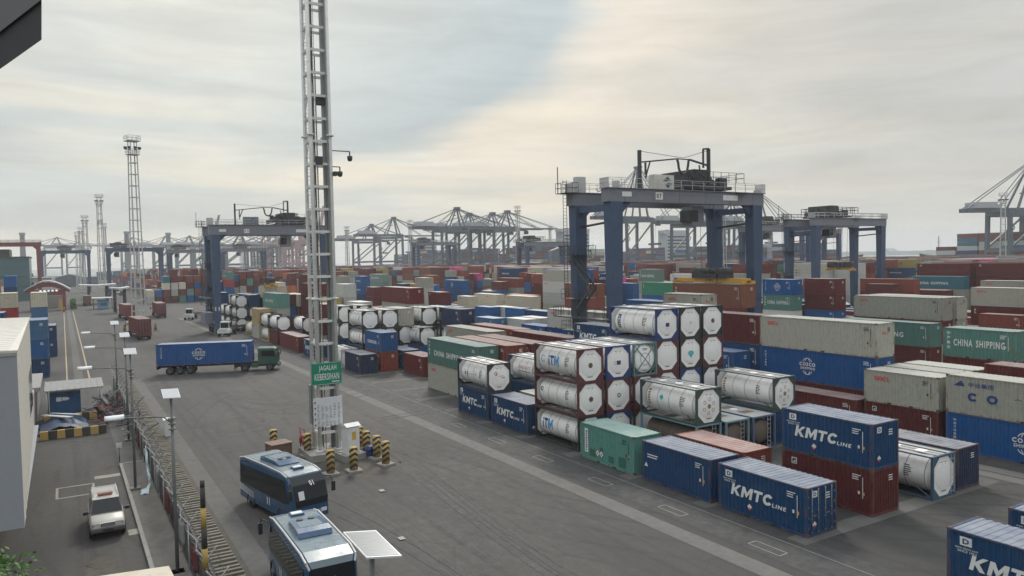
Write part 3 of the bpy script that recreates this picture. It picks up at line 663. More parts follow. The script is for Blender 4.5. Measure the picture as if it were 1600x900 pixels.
# nearest corner
col(-18.1, 32.9, ['kmtc:kmtc']); col(-17.9, 37.7, ['kmtc:kmtc'])
# block 2
q0, q1, q2, q3, q4, q5 = 55.6, 58.5, 61.3, 64.1, 66.9, 69.7
col(-37.4, 55.8, ['maroon:tex', 'grey:oocl']); col(-37.6, 58.6, ['maroon', 'grey']); col(-37.6, 61.4, ['maroon', 'grey'])
col(-30.8, 55.8, ['cosco:cosco', 'grey:cosgrey'], L40, HC-.12)
col(-49.9, 55.2, ['maroon:kvert'], L40, H0); col(-49.9, 58.0, ['maroon', 'cosco:cosco', 'grey:oocl'], L40, HC); pcol(1473, 511, ['maroon', 'maroon', 'csgreen:cs'])
col(-31.0, 61.5, ['maroon', 'maroon', ], L40, HC); col(-30.9, 64.5, ['maroon', 'rust'], L20); col(-24.2, 64.6, ['maroon:tri', 'rust:tri'], L20)
pcol(1187, 493, ['maroon', 'navy', 'maroon'], L40, HC, True); col(-57.2, 55.6, ['blue', 'blue']); col(-57.0, 58.4, ['steel', 'ltgrey'])
pcol(1036, 457.7, ['navy', 'grey', 'navy', 'grey:oocl']); col(-81, 67, ['navy', 'blue', 'blue'], L40, HC)
col(-92.7, 57.1, ['navy', 'cosco:cosco']); col(-86, 57.2, ['blue', 'cosco:cosco', 'ltgrey:oocl']); col(-79, 57.2, ['blue', 'navy', 'grey']); col(-72, 57.2, ['maroon', 'navy'])
pcol(819, 483.6, ['maroon', 'navy:sinokor'], L40, HC); pcol(743, 494.5, ['steel', 'steel']); pcol(789, 496, ['ltgrey', 'ltgrey']); pcol(812, 494, ['grey', 'ltgrey'])
pcol(691, 478, ['blue', 'steel'], L20); pcol(742, 478, ['ltgrey', 'blue'], L20); pcol(770, 478, ['navy', 'ltgrey'], L20); pcol(789, 480, ['maroon', 'blue'])
col(-66, 61, ['navy', 'blue'], L40, HC)
# block 3 and beyond: the faces one can make out
pcol(1334, 461, ['grey', 'maroon', 'grey:oocl'], L40, HC); pcol(1495, 464.4, ['maroon', 'grey', 'grey:oocl2'], L40, HC, True); pcol(1453.8, 506, ['maroon', 'csgreen:cs'], L40, HC, True)
pcol(1191.4, 436, ['white', 'white', 'csgreen:cs', 'cosco:cosco']); pcol(1257, 435, ['navy', 'blue', 'maroon', 'maroon'], L20); pcol(1517, 448.7, ['maroon', 'maroon:kvert', 'grey:oocl'], L40, HC)
pcol(1434, 469, ['green', 'green']); pcol(1344, 435, ['navy', 'maroon', 'rust:plain'], L40, HC); pcol(1532, 438, ['grey', 'grey', 'grey:oocl'], L40, HC); pcol(1505.6, 432, ['grey', 'grey', 'teal:cs'], L40, HC, True)
pcol(1433, 411.5, ['grey', 'grey', 'maroon', 'maroon:tex'], L40, HC); pcol(1525, 411, ['grey', 'grey', 'maroon', 'maroon:tex'], L40, HC); pcol(1381.6, 405.7, ['navy', 'navy', 'navy:sinokor', 'mustard:msc'], L40, HC)
pcol(1235, 412, ['grey', 'ltgrey', 'ltgrey', 'grey:oocl'], L40, HC); pcol(1282, 411.5, ['grey', 'ltgrey', 'ltgrey', 'ltgrey'], L40, HC); pcol(1190, 412, ['ltgrey', 'maroon', 'maroon', 'maroon'], L20)
pcol(847.5, 421.5, ['grey', 'ltgrey', 'white:oocl', 'grey:oocl'], L40, HC); pcol(882, 442, ['maroon', 'rust', 'brown'], L40, HC); pcol(778, 434, ['grey', 'grey:oocl', 'rust'], L40, HC)
pcol(789, 461, ['maroon', 'cream:oocl'], L40, HC); pcol(757, 459, ['grey', 'cream:oocl'], L20, HC); pcol(741, 458, ['ltgrey', 'cream'], L20, HC); pcol(714.5, 462, ['grey', 'cream:oocl'], L20, HC)
pcol(693.5, 437, ['navy', 'blue', 'cosco:cosco'], L40, HC); pcol(648, 433.5, ['grey', 'ltgrey', 'ltgrey', 'grey:oocl'], L20); pcol(669, 455.5, ['maroon', 'navy', 'maroon:tex'], L20); pcol(624, 463, ['red', 'rust'], L20)
pcol(571, 448, ['maroon', 'maroon', 'maroon:kvert'], L20); pcol(554.5, 431.5, ['navy', 'navy', 'blue:sinokor', 'blue:sinokor'], L20); pcol(618, 443, ['maroon', 'navy', 'navy'], L20); pcol(636, 443, ['mustard', 'mustard', 'mustard'], L20)
pcol(525, 431, ['maroon', 'grey', 'grey', 'grey'], L20); pcol(524, 444, ['ltgrey', 'maroon', 'maroon'], L20); pcol(577, 428, ['ltgrey', 'rust', 'sage', 'sage:cs'], L40); pcol(532, 420, ['maroon', 'maroon', 'maroon', 'maroon'], L40)
pcol(725, 427, ['navy', 'blue', 'pink:one'], L40, HC); pcol(760, 421, ['teal', 'navy', 'pink'], L20, HC); pcol(1002.6, 440.6, ['navy', 'blue', 'green:kvert'], L40, HC); pcol(998, 420.5, ['maroon', 'grey', 'grey:oocl', 'sage:cs'], L20, HC)
pcol(969, 414, ['white', 'ltgrey', 'sage'], L40, HC); pcol(1006, 413, ['maroon', 'maroon', 'maroon', 'maroon:tex'], L40, HC); pcol(1056, 412, ['grey', 'grey', 'white:oocl', 'grey:oocl'], L40, HC); pcol(965, 442, ['maroon', 'blue', 'blue'], L20)
pcol(1047, 428, ['maroon', 'maroon', 'white:oocl'], L40, HC); pcol(1145, 412.5, ['ltgrey', 'white', 'grey', 'maroon'], L40, HC); pcol(984, 430, ['maroon', 'grey', 'grey:oocl'], L20, HC)
# left side stacks seen over the gate lane
pcol(49, 456, ['navy', 'rust', 'steel', 'cream'], L20); pcol(3, 457, ['navy', 'maroon', 'red', 'cream:oocl'], L20); pcol(43, 497, ['navy', 'blue', 'steel'], L20); pcol(62, 506, ['navy', 'navy'], L20); pcol(-18, 487, ['maroon', 'navy', 'navy'], L20)
pcol(22, 441, ['maroon', 'red', 'maroon'], L20); pcol(8, 431, ['dknavy', 'navy', 'navy', 'navy', 'blue'], L20); pcol(-18, 431, ['navy', 'sage', 'steel', 'blue', 'blue'], L20); pcol(22, 429, ['navy', 'maroon', 'tan', 'cream'], L20)
PAL = ['maroon']*44+['rust']*24+['grey']*12+['ltgrey']*6+['navy']*7+['blue']*6+['steel']*3+['brown']*9+['sage']*4+['csgreen']*3+['cream']*3+['orange']*2+['teal']*2+['red']*3+['mustard']*2+['cosco']*3+['green']+['pink']
LG = {'grey': ['oocl', 'plain'], 'ltgrey': ['oocl', 'plain'], 'cream': ['oocl', 'plain'], 'csgreen': ['cs'], 'sage': ['cs', 'plain'], 'cosco': ['cosco'], 'blue': ['cosco', 'plain', 'plain'], 'pink': ['one'], 'navy': ['sinokor', 'plain', 'kmtcw'], 'mustard': ['msc']}
rf_ = random.Random(11)
def free(x, y, L):
    for s in SPEC_HAND:
        if s[0]-.3 < x+L and x < s[0]+s[2]+.3 and s[1]-.3 < y+W and y < s[1]+W+.3: return False
    return True
SPEC_HAND = [(s['x'], s['y'], s['L']) for s in SPEC]
# sight lines to hand-placed containers must stay clear: a coarse depth map of them
GX, GY = 400, 225
hd = np.full((GY, GX), 1e9)
def hull2(pts):
    pts = sorted(set(pts)); 
    if len(pts) < 3: return pts
    def half(p):
        o = []
        for q in p:
            while len(o) > 1 and (o[-1][0]-o[-2][0])*(q[1]-o[-2][1])-(o[-1][1]-o[-2][1])*(q[0]-o[-2][0]) <= 0: o.pop()
            o.append(q)
        return o
    a, b = half(pts), half(pts[::-1]); return a[:-1]+b[:-1]
def cover(s, sc):
    P = []
    zs = []
    for dx in (0, s['L']):
        for dy in (0, W):
            for dz in (0, s['H']):
                p = proj((s['x']+dx, s['y']+dy, s['z']+dz))
                if p is None: return None
                P.append((round(p[0]*sc, 2), round(p[1]*sc, 2))); zs.append(p[2])
    h = hull2(P); x0, x1 = max(0, int(min(p[0] for p in h))), min(int(1600*sc)-1, int(max(p[0] for p in h)))
    y0, y1 = max(0, int(min(p[1] for p in h))), min(int(900*sc)-1, int(max(p[1] for p in h)))
    if x1 < x0 or y1 < y0: return None
    yy, xx = np.mgrid[y0:y1+1, x0:x1+1]; ins = np.ones(xx.shape, bool)
    for i in range(len(h)):
        a, b = h[i], h[(i+1) % len(h)]
        ins &= (b[0]-a[0])*(yy+.5-a[1])-(b[1]-a[1])*(xx+.5-a[0]) >= -.01
    return y0, y1, x0, x1, ins, min(zs)
for s in SPEC:
    c = cover(s, .25)
    if c:
        y0, y1, x0, x1, ins, d = c; sub = hd[y0:y1+1, x0:x1+1]; sub[ins] = np.minimum(sub[ins], d)
def hides(s):
    c = cover(s, .25)
    if not c: return 0
    y0, y1, x0, x1, ins, d = c
    sub = hd[y0:y1+1, x0:x1+1]; return int((ins & (sub < 1e8) & (sub > d+4)).sum())
for k in range(1, 17):
    for r in range(6):
        y = 26.77+26.1*k+(2.8 if k > 1 else 2.5)+2.83*r+(0 if k > 1 else .3)
        x = -20.0-rf_.random()*3 if k > 2 else -150
        while x > -900:
            L = L40 if rf_.random() < (.62 if x > -320 else .35) else L20
            x -= L+.45
            if -318 < x < -212 and k < 4 or (-118 < x < -100 and k > 6) or (-460 < x < -438): continue
            if (Vector((x, y, 0))-QA).dot(qn) > -38: continue
            if y < 60 and x > -200: continue
            p = proj((x, y, 8))
            if p is None or not -120 < p[0] < 1680: continue
            if not free(x, y, L): continue
            H = HC if L == L40 else H0
            far = p[2]
            nt = rf_.choice((3, 4, 4, 4, 5)) if far > 230 else rf_.choice((2, 3, 3, 4, 4))
            nt = min(nt, int(12.4/H))
            z = 0
            for t in range(nt):
                c = rf_.choice(PAL)
                s = dict(x=x, y=y+rf_.uniform(-.06, .06), z=z, L=L, H=H, c=c, logo=rf_.choice(LG.get(c, ['plain', 'plain', 'tex'])), hand=False, label=None, kind='box', doors=False)
                if hides(s) > (2 if far < 320 else 8): break
                SPEC.append(s); z += H
            SPEC_HAND.append((x, y, L))
# far yard behind the gate on the other side of the road
for r in range(9):
    y = -14-4.2*r if r > 1 else 36+2.9*r
    x = -330
    while x > -720 and r != 1:
        L = L20; x -= L+.5
        if not free(x, y, L) or rf_.random() < .1: continue
        z = 0
        for t in range(rf_.choice((2, 3, 4))):
            c = rf_.choice(PAL); s = dict(x=x, y=y, z=z, L=L, H=H0, c=c, logo='plain', hand=False, label=None, kind='box', doors=False)
            if hides(s) > 2: break
            SPEC.append(s); z += H0
        SPEC_HAND.append((x, y, L))
# front wall of the next block across the cross road, seen end on
for r in range(13):
    y = 28+2.85*r
    x = -327
    for b in range(3):
        z = 0
        if not free(x-b*6.6, y, L20): continue
        for t in range((3, 4, 4, 5)[(r+b) % 4] if r > 1 else 2):
            c = rf_.choice(PAL+['orange']*7+['cream']*4+['blue']*5); SPEC.append(dict(x=x-b*6.6, y=y, z=z, L=L20, H=H0, c=c, logo='plain', hand=False, label=None, kind='box', doors=False)); z += H0
# ---- which containers show, and how large (painter's algorithm over their boxes)
VS = .5
idm = np.full((450, 800), -1, int)
order = []
for i, s in enumerate(SPEC):
    p = proj((s['x']+s['L']/2, s['y']+W/2, s['z']+s['H']/2)); s['d'] = p[2] if p else 1e9; s['p'] = p; order.append((-(s['d']), s['z'], i))
for _, _, i in sorted(order):
    c = cover(SPEC[i], VS)
    if c: y0, y1, x0, x1, ins, d = c; idm[y0:y1+1, x0:x1+1][ins] = i
cnt = np.bincount(idm[idm >= 0], minlength=len(SPEC))
for i, s in enumerate(SPEC): s['vis'] = int(cnt[i]); s['i'] = i
boxes = sorted([s for s in SPEC if s['kind'] == 'box'], key=lambda s: -s['vis'])
single = [s for s in boxes[:298] if s['vis'] >= 3]
rest = [s for s in boxes if s not in single and (s['vis'] > 0 or s['hand'] or s['d'] < 260)]
single_i = {s['i'] for s in single}
# hidden ones that carry a visible one stay as part of the mass
print('containers', len(SPEC), 'single', len(single), 'rest', len(rest), 'smallest', single[-1]['vis'])
# ---- labels
used = {}
def words_n(t): return len([w for w in t.replace(',', ' ').split() if w])
TIER = ['on the ground', 'second from the ground', 'third from the ground', 'fourth from the ground', 'fifth from the ground']
byxy = {}
for s in SPEC: byxy.setdefault((round(s['x'], 1), round(s['y'], 1)), []).append(s)
def num(n): return str(int(n))
def make_label(s, noun):
    t = int(round(s['z']/s['H'])); t = min(t, 4)
    px, py = s['p'][0], s['p'][1]
    size = 'long' if s['L'] > 8 else 'short'
    d = DESC.get(s['logo'], '')
    base = f"{CN[s['c']]} {size} {noun}" + (' '+d if d else '')
    below = [o for o in SPEC if abs(o['x']-s['x']) < .6 and abs(o['y']-s['y']) < .6 and abs(o['z']+o['H']-s['z']) < .3 and o['kind'] == 'box']
    cands = []
    if below: cands.append(base+f", on a {CN[below[0]['c']]} one")
    cands.append(base+', '+TIER[t])
    pos = f"{num(px/16)} percent across and {num(py/9)} percent down the photo"
    cands.append(base+', '+pos)
    cands.append(f"{CN[s['c']]} {size} {noun}, {pos}")
    return cands
def settle(items):
    """give every thing the shortest candidate that no other one also has"""
    from collections import Counter
    lev = {id(o): 0 for o, _ in items}
    for _ in range(6):
        c = Counter(cs[min(lev[id(o)], len(cs)-1)] for o, cs in items)
        ch = False
        for o, cs in items:
            k = lev[id(o)]
            if k < len(cs)-1 and (c[cs[k]] > 1 or words_n(cs[k]) > 16): lev[id(o)] += 1; ch = True
        if not ch: break
    for o, cs in items: o['label'] = cs[min(lev[id(o)], len(cs)-1)]
GROUPC = 'shipping containers stacked in the yard'
lab = []
for s in single:
    near = s['d'] < 112 and s['vis'] > 40
    c = CC[s['c']]; jr = random.Random(s['i']); kj = .82+.34*jr.random(); c = tuple(min(.8, x*kj) for x in c)
    if near:
        o = thing('shipping_container', None, 'shipping container', (s['x'], s['y'], s['z']), group=GROUPC)
        fr, wl, rf, dr = c_parts(s['L'], s['H'], s['doors'])
        link('frame', fr, o, c); link('wall', wl, o, c); link('roof', rf, o, c)
        if s['doors']:
            for d in dr: link('door', d, o, c)
    else:
        o = link('shipping_container', c_single(s['L'], s['H']), None, c); o.location = (s['x'], s['y'], s['z']); tag(o, None, 'shipping container', GROUPC)
    if s['logo'] and (s['vis'] > 12):
        lm = logo_mesh(s['logo'], s['L'], s['H'], s['d'] > 130)
        if lm: link('lettering', lm, o)
    lab.append((o, make_label(s, 'container')))
settle(lab)
# ---- the remaining far containers: one mass
mb = MB(); cols = []
for s in rest:
    x, y, z, L, H = s['x'], s['y'], s['z'], s['L'], s['H']; n0 = len(mb.f)
    mb.box(x, x+L, y, y+W, z+.01, z+H-.01)
    c = CC[s['c']]; jr = random.Random(s['i']); k = .85+.3*jr.random(); c = tuple(min(.8, v*k) for v in c)
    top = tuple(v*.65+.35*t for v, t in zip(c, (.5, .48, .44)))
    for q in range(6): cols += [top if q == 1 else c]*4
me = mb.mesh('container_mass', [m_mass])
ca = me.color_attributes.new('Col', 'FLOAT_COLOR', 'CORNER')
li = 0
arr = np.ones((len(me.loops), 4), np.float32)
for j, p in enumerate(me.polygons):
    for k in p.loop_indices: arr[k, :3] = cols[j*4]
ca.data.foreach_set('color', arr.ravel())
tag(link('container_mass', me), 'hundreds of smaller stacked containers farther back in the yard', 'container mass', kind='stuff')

# ------------------------------------------------------------------ tank containers
FC = {'black': (.03, .032, .036), 'maroonf': (.10, .03, .035), 'bluef': (.02, .045, .16), 'tealf': (.10, .19, .19), 'dkgreen': (.045, .075, .07), 'steel': (.05, .10, .15), 'ltblue': (.17, .30, .38),
      'dkblue': (.09, .14, .22), 'navyf': (.03, .07, .12), 'white': (.5, .5, .48), 'yellowf': (.45, .34, .14)}
FN = {'black': 'black', 'maroonf': 'maroon', 'bluef': 'blue', 'tealf': 'grey-green', 'dkgreen': 'dark green', 'steel': 'steel blue', 'ltblue': 'pale blue', 'dkblue': 'slate blue', 'navyf': 'dark blue', 'white': 'white', 'yellowf': 'yellow'}
TD = {'itm': 'with tall blue letters low on the side', 'itm2': 'with tall blue letters and a striped disc', 'rnd': 'with a round dark mark', 'rnd2': 'with a grey disc mark', 'sq': 'with a blue square on its end', 'cross': 'with wires crossing its end',
      'band': 'with a blue vertical band', 'bird': 'with a small bird mark', 'gem': 'with a turquoise gem mark', 'bp': 'with black letters and red diamonds', 'red': 'with thin red letters', 'gold': 'with a gold vertical word', 'gold2': 'with a gold mark and dark drips', 'id': ''}
_tk = {}
m_seam = weathered('tank_seam', (.22, .20, .17), .6, amount=.5)
def tank_parts(style):
    if style in _tk: return _tk[style]
    L, H = L20, H0; fr = MB()
    for x in (0, L-.14):
        for y in (0, W-.14): fr.box(x, x+.14, y, y+.14, .16, H-.12)
        fr.box(x+.01, x+.13, .141, W-.141, .0, .13); fr.box(x+.01, x+.13, .141, W-.141, H-.12, H-.01)
        for y in (-.003, W-.157):
            for z in (0, H-.12): fr.box(x-.003, x+.157, y, y+.16, z, z+.12 if z else .16)
    for y in (0, W-.08):
        fr.box(.158, L-.158, y, y+.08, .02, .15); fr.box(.158, L-.158, y, y+.07, H-.09, H-.01)
        ym = y+.04
        fr.bar((.14, ym, .15), (1.0, ym, .62), .07); fr.bar((L-.14, ym, .15), (L-1.0, ym, .62), .07)
    if style != 'swap':
        for xa, xb in ((.03, .10), (L-.10, L-.03)):
            if style == 'x':
                if xb > 3:
                    for (ya, za, yb, zb) in ((.14, .14, W-.14, H-.14), (W-.14, .14, .14, H-.14)): fr.bar((xb, ya, za), (xb, yb, zb), .05)
                    for cy, sy in ((.14, 1), (W-.14, -1)):
                        for cz, sz in ((.13, 1), (H-.12, -1)): fr.bar((xb-.03, cy, cz+sz*.62), (xb-.03, cy+sy*.62, cz), .07)
            else:
                for cy, sy in ((.14, 1), (W-.14, -1)):
                    for cz, sz in ((.13, 1), (H-.12, -1)):
                        k = .62; fr.prism([(xa, cy, cz), (xa, cy+sy*k, cz), (xa, cy, cz+sz*k)], (xb-xa, 0, 0))
    fr = fr.mesh('frame', [m_frame])
    cz = H/2+.02; rad = 1.08 if style != 'swap' else .85
    t = MB(); x0, x1 = .55, L-.55
    prof = [(x0-.36, .0), (x0-.34, .35), (x0-.24, .75), (x0-.08, .98), (x0+.05, rad)]
    nb = 4
    for k in range(nb+1):
        xx = x0+.05+(x1-x0-.1)*k/nb
    prof += [(x1-.05, rad), (x1+.08, .98), (x1+.24, .75), (x1+.34, .35), (x1+.36, 0)]
    t.rev(prof[:5], 40, 0, 'x', (0, W/2, cz)); t.rev([(x0+.05, rad), (x1-.05, rad)], 40, 0, 'x', (0, W/2, cz)); t.rev([(x1-.05, rad)]+prof[5:][1:], 40, 0, 'x', (0, W/2, cz))
    for k in range(nb+1): xx = x0+.05+(x1-x0-.1)*k/nb; t.rev([(xx-.018, rad-.01), (xx-.018, rad+.008), (xx+.018, rad+.008), (xx+.018, rad-.01)], 40, 1, 'x', (0, W/2, cz))
    t = t.mesh('tank', [m_tank if style != 'swap' else m_brown, m_seam])
    ends = []
    if style != 'swap':
        for xa, sg in ((.09, -1), (L-.09, 1)):
            e = MB(); cy, c2 = W/2, H/2; aw, ah, k = W/2-.10, H/2-.10, .60
            oc = [(cy-aw+k, c2-ah), (cy+aw-k, c2-ah), (cy+aw, c2-ah+k), (cy+aw, c2+ah-k), (cy+aw-k, c2+ah), (cy-aw+k, c2+ah), (cy-aw, c2+ah-k), (cy-aw, c2-ah+k)]
            if style != 'x':
                e.prism([(xa-.02*sg, a, b) for a, b in oc], (.05*sg, 0, 0))
                e.rev([(xa+.031*sg, .86), (xa+.045*sg, .84), (xa+.05*sg, .80), (xa+.085*sg, .5), (xa+.10*sg, 0)], 36, 0, 'x', (0, cy, c2))
            else:
                e.rev([(xa-.10*sg, 1.04), (xa-.04*sg, .98), (xa+.0*sg, .8), (xa+.05*sg, .4), (xa+.07*sg, 0)], 36, 0, 'x', (0, cy, c2))
                e.rev([(xa-.11*sg, 1.10), (xa-.08*sg, 1.10), (xa-.08*sg, 1.02)], 36, 0, 'x', (0, cy, c2))
            ends.append(e.mesh('end_plate', [m_tankend]))
    w = MB()
    w.box(.2, L-.2, W/2-.42, W/2-.05, H-.06, H-.03); w.box(.2, L-.2, W/2+.05, W/2+.42, H-.06, H-.03); w.box(.2, L-.2, .1, .5, H-.065, H-.04); w.box(.2, L-.2, W-.5, W-.1, H-.065, H-.04)
    w.tube((L/2, W/2, H-.12), (L/2, W/2, H-.005), .30, 16, 1); w.box(1.0, 1.5, W/2-.3, W/2+.3, H-.1, H-.02, 1); w.box(L-1.7, L-1.1, W/2-.3, W/2+.3, H-.1, H-.02, 1)
    if style == 'swap': w.box(.15, L-.15, .1, W-.1, H-.03, H-.012, 0); w.box(L-2.2, L-1.4, .6, 1.8, H-.011, H-.004, 2); w.box(L-4.2, L-3.4, .6, 1.8, H-.011, H-.004, 2)
    w = w.mesh('walkway', [m_walk, m_tankend, weathered('bitumen_patch', (.16, .13, .09), .8, streak=False)])
    ld = MB()
    ly = W*.62 if style == 'swap' else W-.55
    for a in (0, .34): ld.tube((L+.01, ly+a, .15), (L+.01, ly+a, H-.1), .018, 5)
    for k in range(7): ld.tube((L+.01, ly, .3+k*.32), (L+.01, ly+.34, .3+k*.32), .014, 5)
    ld = ld.mesh('ladder', [m_galv])
    _tk[style] = (fr, t, ends, w, ld); return _tk[style]
_tm = {}
m_turq = plain('turquoise', (.05, .42, .46)); m_goldl = plain('gold_lettering', (.30, .20, .07)); m_redd = plain('hazard_red', (.55, .04, .04))
def tank_marks(mark, simple):
    key = (mark, simple)
    if key in _tm: return _tm[key]
    L, H, rad = L20, H0, 1.08; cz = H/2+.02; mb = MB()
    def S(u, v):
        v2 = max(-rad*.97, min(rad*.97, v)); return (u, W/2-math.sqrt((rad+.008)**2-v2*v2), cz+v2)
    def E_(u, v):
        r = math.hypot(u, v); b = .035+.07*max(0, 1-(r/.86)**2); return (L-.09+b+.006, W/2+u, H/2+v)
    ms = [m_black, m_ltblue, m_navyl, m_redd, m_goldl, m_turq, m_white, m_midblue]
    def T(t, x0, x1, z0, z1, m, bold=.03, fn=S, sh=0): put_text(mb, t, x0, x1, z0, z1, fn, m, bold, sh)
    def disc(fn, cx, cy, r, m, n=14, off=0):
        pts = [fn(cx+r*math.cos(2*math.pi*k/n), cy+r*math.sin(2*math.pi*k/n)) for k in range(n)]
        if off: pts = [(p[0]+off if fn is E_ else p[0], p[1]-(off if fn is S else 0), p[2]) for p in pts]
        mb.face(pts, m)
    if not simple:
        rr = random.Random(len(mark)*5+3)
        for k in range(6): rect(mb, 4.15, 4.15+.3+.25*rr.random(), .42-k*.12, .47-k*.12, S, 0)
        for k in range(2): rect(mb, -.3+k*.1, .3-k*.1, .82-k*.10, .86-k*.10, E_, 0)
        rect(mb, -.25, .25, -.92, -.87, E_, 0)
    if mark in ('itm', 'itm2'):
        s = 1.9 if mark == 'itm2' else .9
        for t, a, b, m in (('i', 0, .2, 7), ('T', .24, .74, 2), ('M', .78, 1.45, 1)):
            for poly in GL[t]: flat(mb, [(s+a+(b-a)*u, -.34+.80*v) for u, v in poly], S, m, .07)
        if mark == 'itm2': disc(S, 1.15, .12, .30, 1); [rect(mb, .9, 1.4, .0+k*.12, .03+k*.12, lambda u, v: (S(u, v)[0], S(u, v)[1]-.006, S(u, v)[2]), 6) for k in range(3)]
    if mark in ('rnd', 'itm2', 'rnd2'):
        m = 4 if mark == 'itm2' else 0
        if mark == 'rnd2': ring(mb, 0, 0, .17, .17, .07, E_, 0)
        else: disc(E_, 0, 0, .2, 0); ring(mb, 0, 0, .13, .13, .05, lambda u, v: (E_(u, v)[0]+.006, E_(u, v)[1], E_(u, v)[2]), 4)
        if mark == 'rnd': disc(S, .9, .22, .19, 0)
    if mark == 'sq': rect(mb, -.18, .22, -.2, .12, E_, 2); [rect(mb, -.5, -.22, -.15+k*.1, -.13+k*.1, E_, 2) for k in range(3)]
    if mark == 'band':
        flat(mb, [(.95, -.55), (1.35, -.55), (1.35, .62), (.95, .62)], S, 2, .08); [T(ch, 1.03, 1.27, .36-k*.21, .5-k*.21, 6, .02, lambda u, v: (S(u, v)[0], S(u, v)[1]-.006, S(u, v)[2])) for k, ch in enumerate('RINNE')]
        rect(mb, -.18, .22, -.2, .12, E_, 2); rect(mb, -.18, .15, -.5, -.28, E_, 6)
    if mark == 'bird': mb.face([E_(-.15, .15), E_(0, -.02), E_(.02, -.3), E_(-.03, -.05)], 0); mb.face([E_(.18, .2), E_(.02, -.02), E_(.02, -.1)], 0)
    if mark == 'gem': mb.face([E_(-.35, .0), E_(.35, 0), E_(0, -.42)], 5); mb.face([E_(-.35, .015), E_(-.2, .2), E_(.2, .2), E_(.35, .015)], 5)
    if mark == 'bp':
        T('bp', 1.25, 1.95, -.28, .28, 0, .06); rect(mb, 2.0, 3.6, -.03, -.01, S, 0)
        for cx, cy, fn in ((3.5, .1, S), (-.35, .35, E_)): mb.face([fn(cx, cy-.22), fn(cx+.2, cy), fn(cx, cy+.22), fn(cx-.2, cy)], 3)
        rect(mb, -.1, .45, .1, .13, E_, 0); T('bp', .25, .6, -.15, .05, 0, .03, E_)
    if mark == 'red': T('INNOVATE', 1.6, 3.9, .05, .36, 3, .0); rect(mb, 1.6, 3.9, -.2, -.15, S, 0)
    if mark in ('gold', 'gold2'):
        for k in range(6): rect(mb, .75, 1.0, .52-k*.2, .66-k*.2, S, 4)
        mb.face([S(2.0, .2), S(2.25, .42), S(2.5, .2), S(2.25, -.02)], 5) if mark == 'gold' else None
        disc(E_, 0, 0, .17, 4)
        for k in range(6):
            a = k*math.pi/3+.4; cx, cy = .5*math.cos(a), .5*math.sin(a); ring(mb, cx, cy, .13, .13, .03, E_, 0, 10)
    if mark == 'cross': ring(mb, 0, 0, .5, .5, .03, lambda u, v: (L-.02, W/2+u, H/2+v), 0)
    _tm[key] = mb.mesh('lettering', ms) if mb.f else None; return _tm[key]
lab = []
tanks = sorted([s for s in SPEC if s['kind'] != 'box'], key=lambda s: -s['vis'])
for s in tanks:
    if s['vis'] < 1 and not s['hand']: continue
    st = {'tank': 'std', 'tankx': 'x', 'swap': 'swap'}[s['kind']]
    fr, t, ends, w_, ld = tank_parts(st)
    o = thing('tank_container', None, 'tank container', (s['x'], s['y'], s['z']), group='tank containers in their frames')
    link('frame', fr, o, FC[s['c']]); link('tank', t, o)
    for e in ends: link('end_plate', e, o)
    if s['d'] < 125: link('walkway', w_, o)
    if st == 'swap' or s['logo'] in ('id',) and s['d'] < 60: link('ladder', ld, o)
    if st == 'swap':
        mb = MB(); mb.box(L20-.05, L20-.02, .2, 1.0, .2, H0-.2); 
    if st == 'std' and s['d'] < 140 or s['logo'] == 'cross':
        lm = tank_marks(s['logo'], s['d'] > 110)
        if lm: link('lettering', lm, o)
    t_ = int(round(s['z']/H0)); n = {'std': 'white tank', 'x': 'white tank', 'swap': 'old brown tank'}[st]
    base = f"{n} in {FN[s['c']]} frame" + (' '+TD.get(s['logo'], '') if TD.get(s['logo'], '') else '')
    px, py = (s['p'][0], s['p'][1]) if s['p'] else (0, 0)
    lab.append((o, [base+', '+TIER[t_], f"{n} in {FN[s['c']]} frame, {num(px/16)} percent across and {num(py/9)} percent down the photo"]))
settle(lab)

# ------------------------------------------------------------------ lattice light masts
def lattice(mb_legs, mb_rings, w0, w1, z0, z1, step, lr, ring_w, n_tube=6):
    def hw(z): return (w0+(w1-w0)*(z-z0)/(z1-z0))/2
    for sx in (-1, 1):
        for sy in (-1, 1): mb_legs.tube((sx*hw(z0), sy*hw(z0), z0), (sx*hw(z1), sy*hw(z1), z1), lr, n_tube)
    z = z0+step*.6
    while z < z1:
        h = hw(z)
        for s_ in (-1, 1):
            mb_rings.bar((-h, s_*h, z), (h, s_*h, z), ring_w, ring_w*1.3); mb_rings.bar((s_*h, -h, z), (s_*h, h, z), ring_w, ring_w*1.3)
        z += step
def railing(mb, x0, x1, y0, y1, z, h=1.1, n=3, r=.02):
    P = [(x0, y0), (x1, y0), (x1, y1), (x0, y1)]
    for i in range(4):
        a, b = P[i], P[(i+1) % 4]
        for k in (.5, 1.0): mb.bar((a[0], a[1], z+h*k), (b[0], b[1], z+h*k), r*1.6)
        for t in range(n): mb.bar((a[0]+(b[0]-a[0])*t/n, a[1]+(b[1]-a[1])*t/n, z), (a[0]+(b[0]-a[0])*t/n, a[1]+(b[1]-a[1])*t/n, z+h), r*1.6)
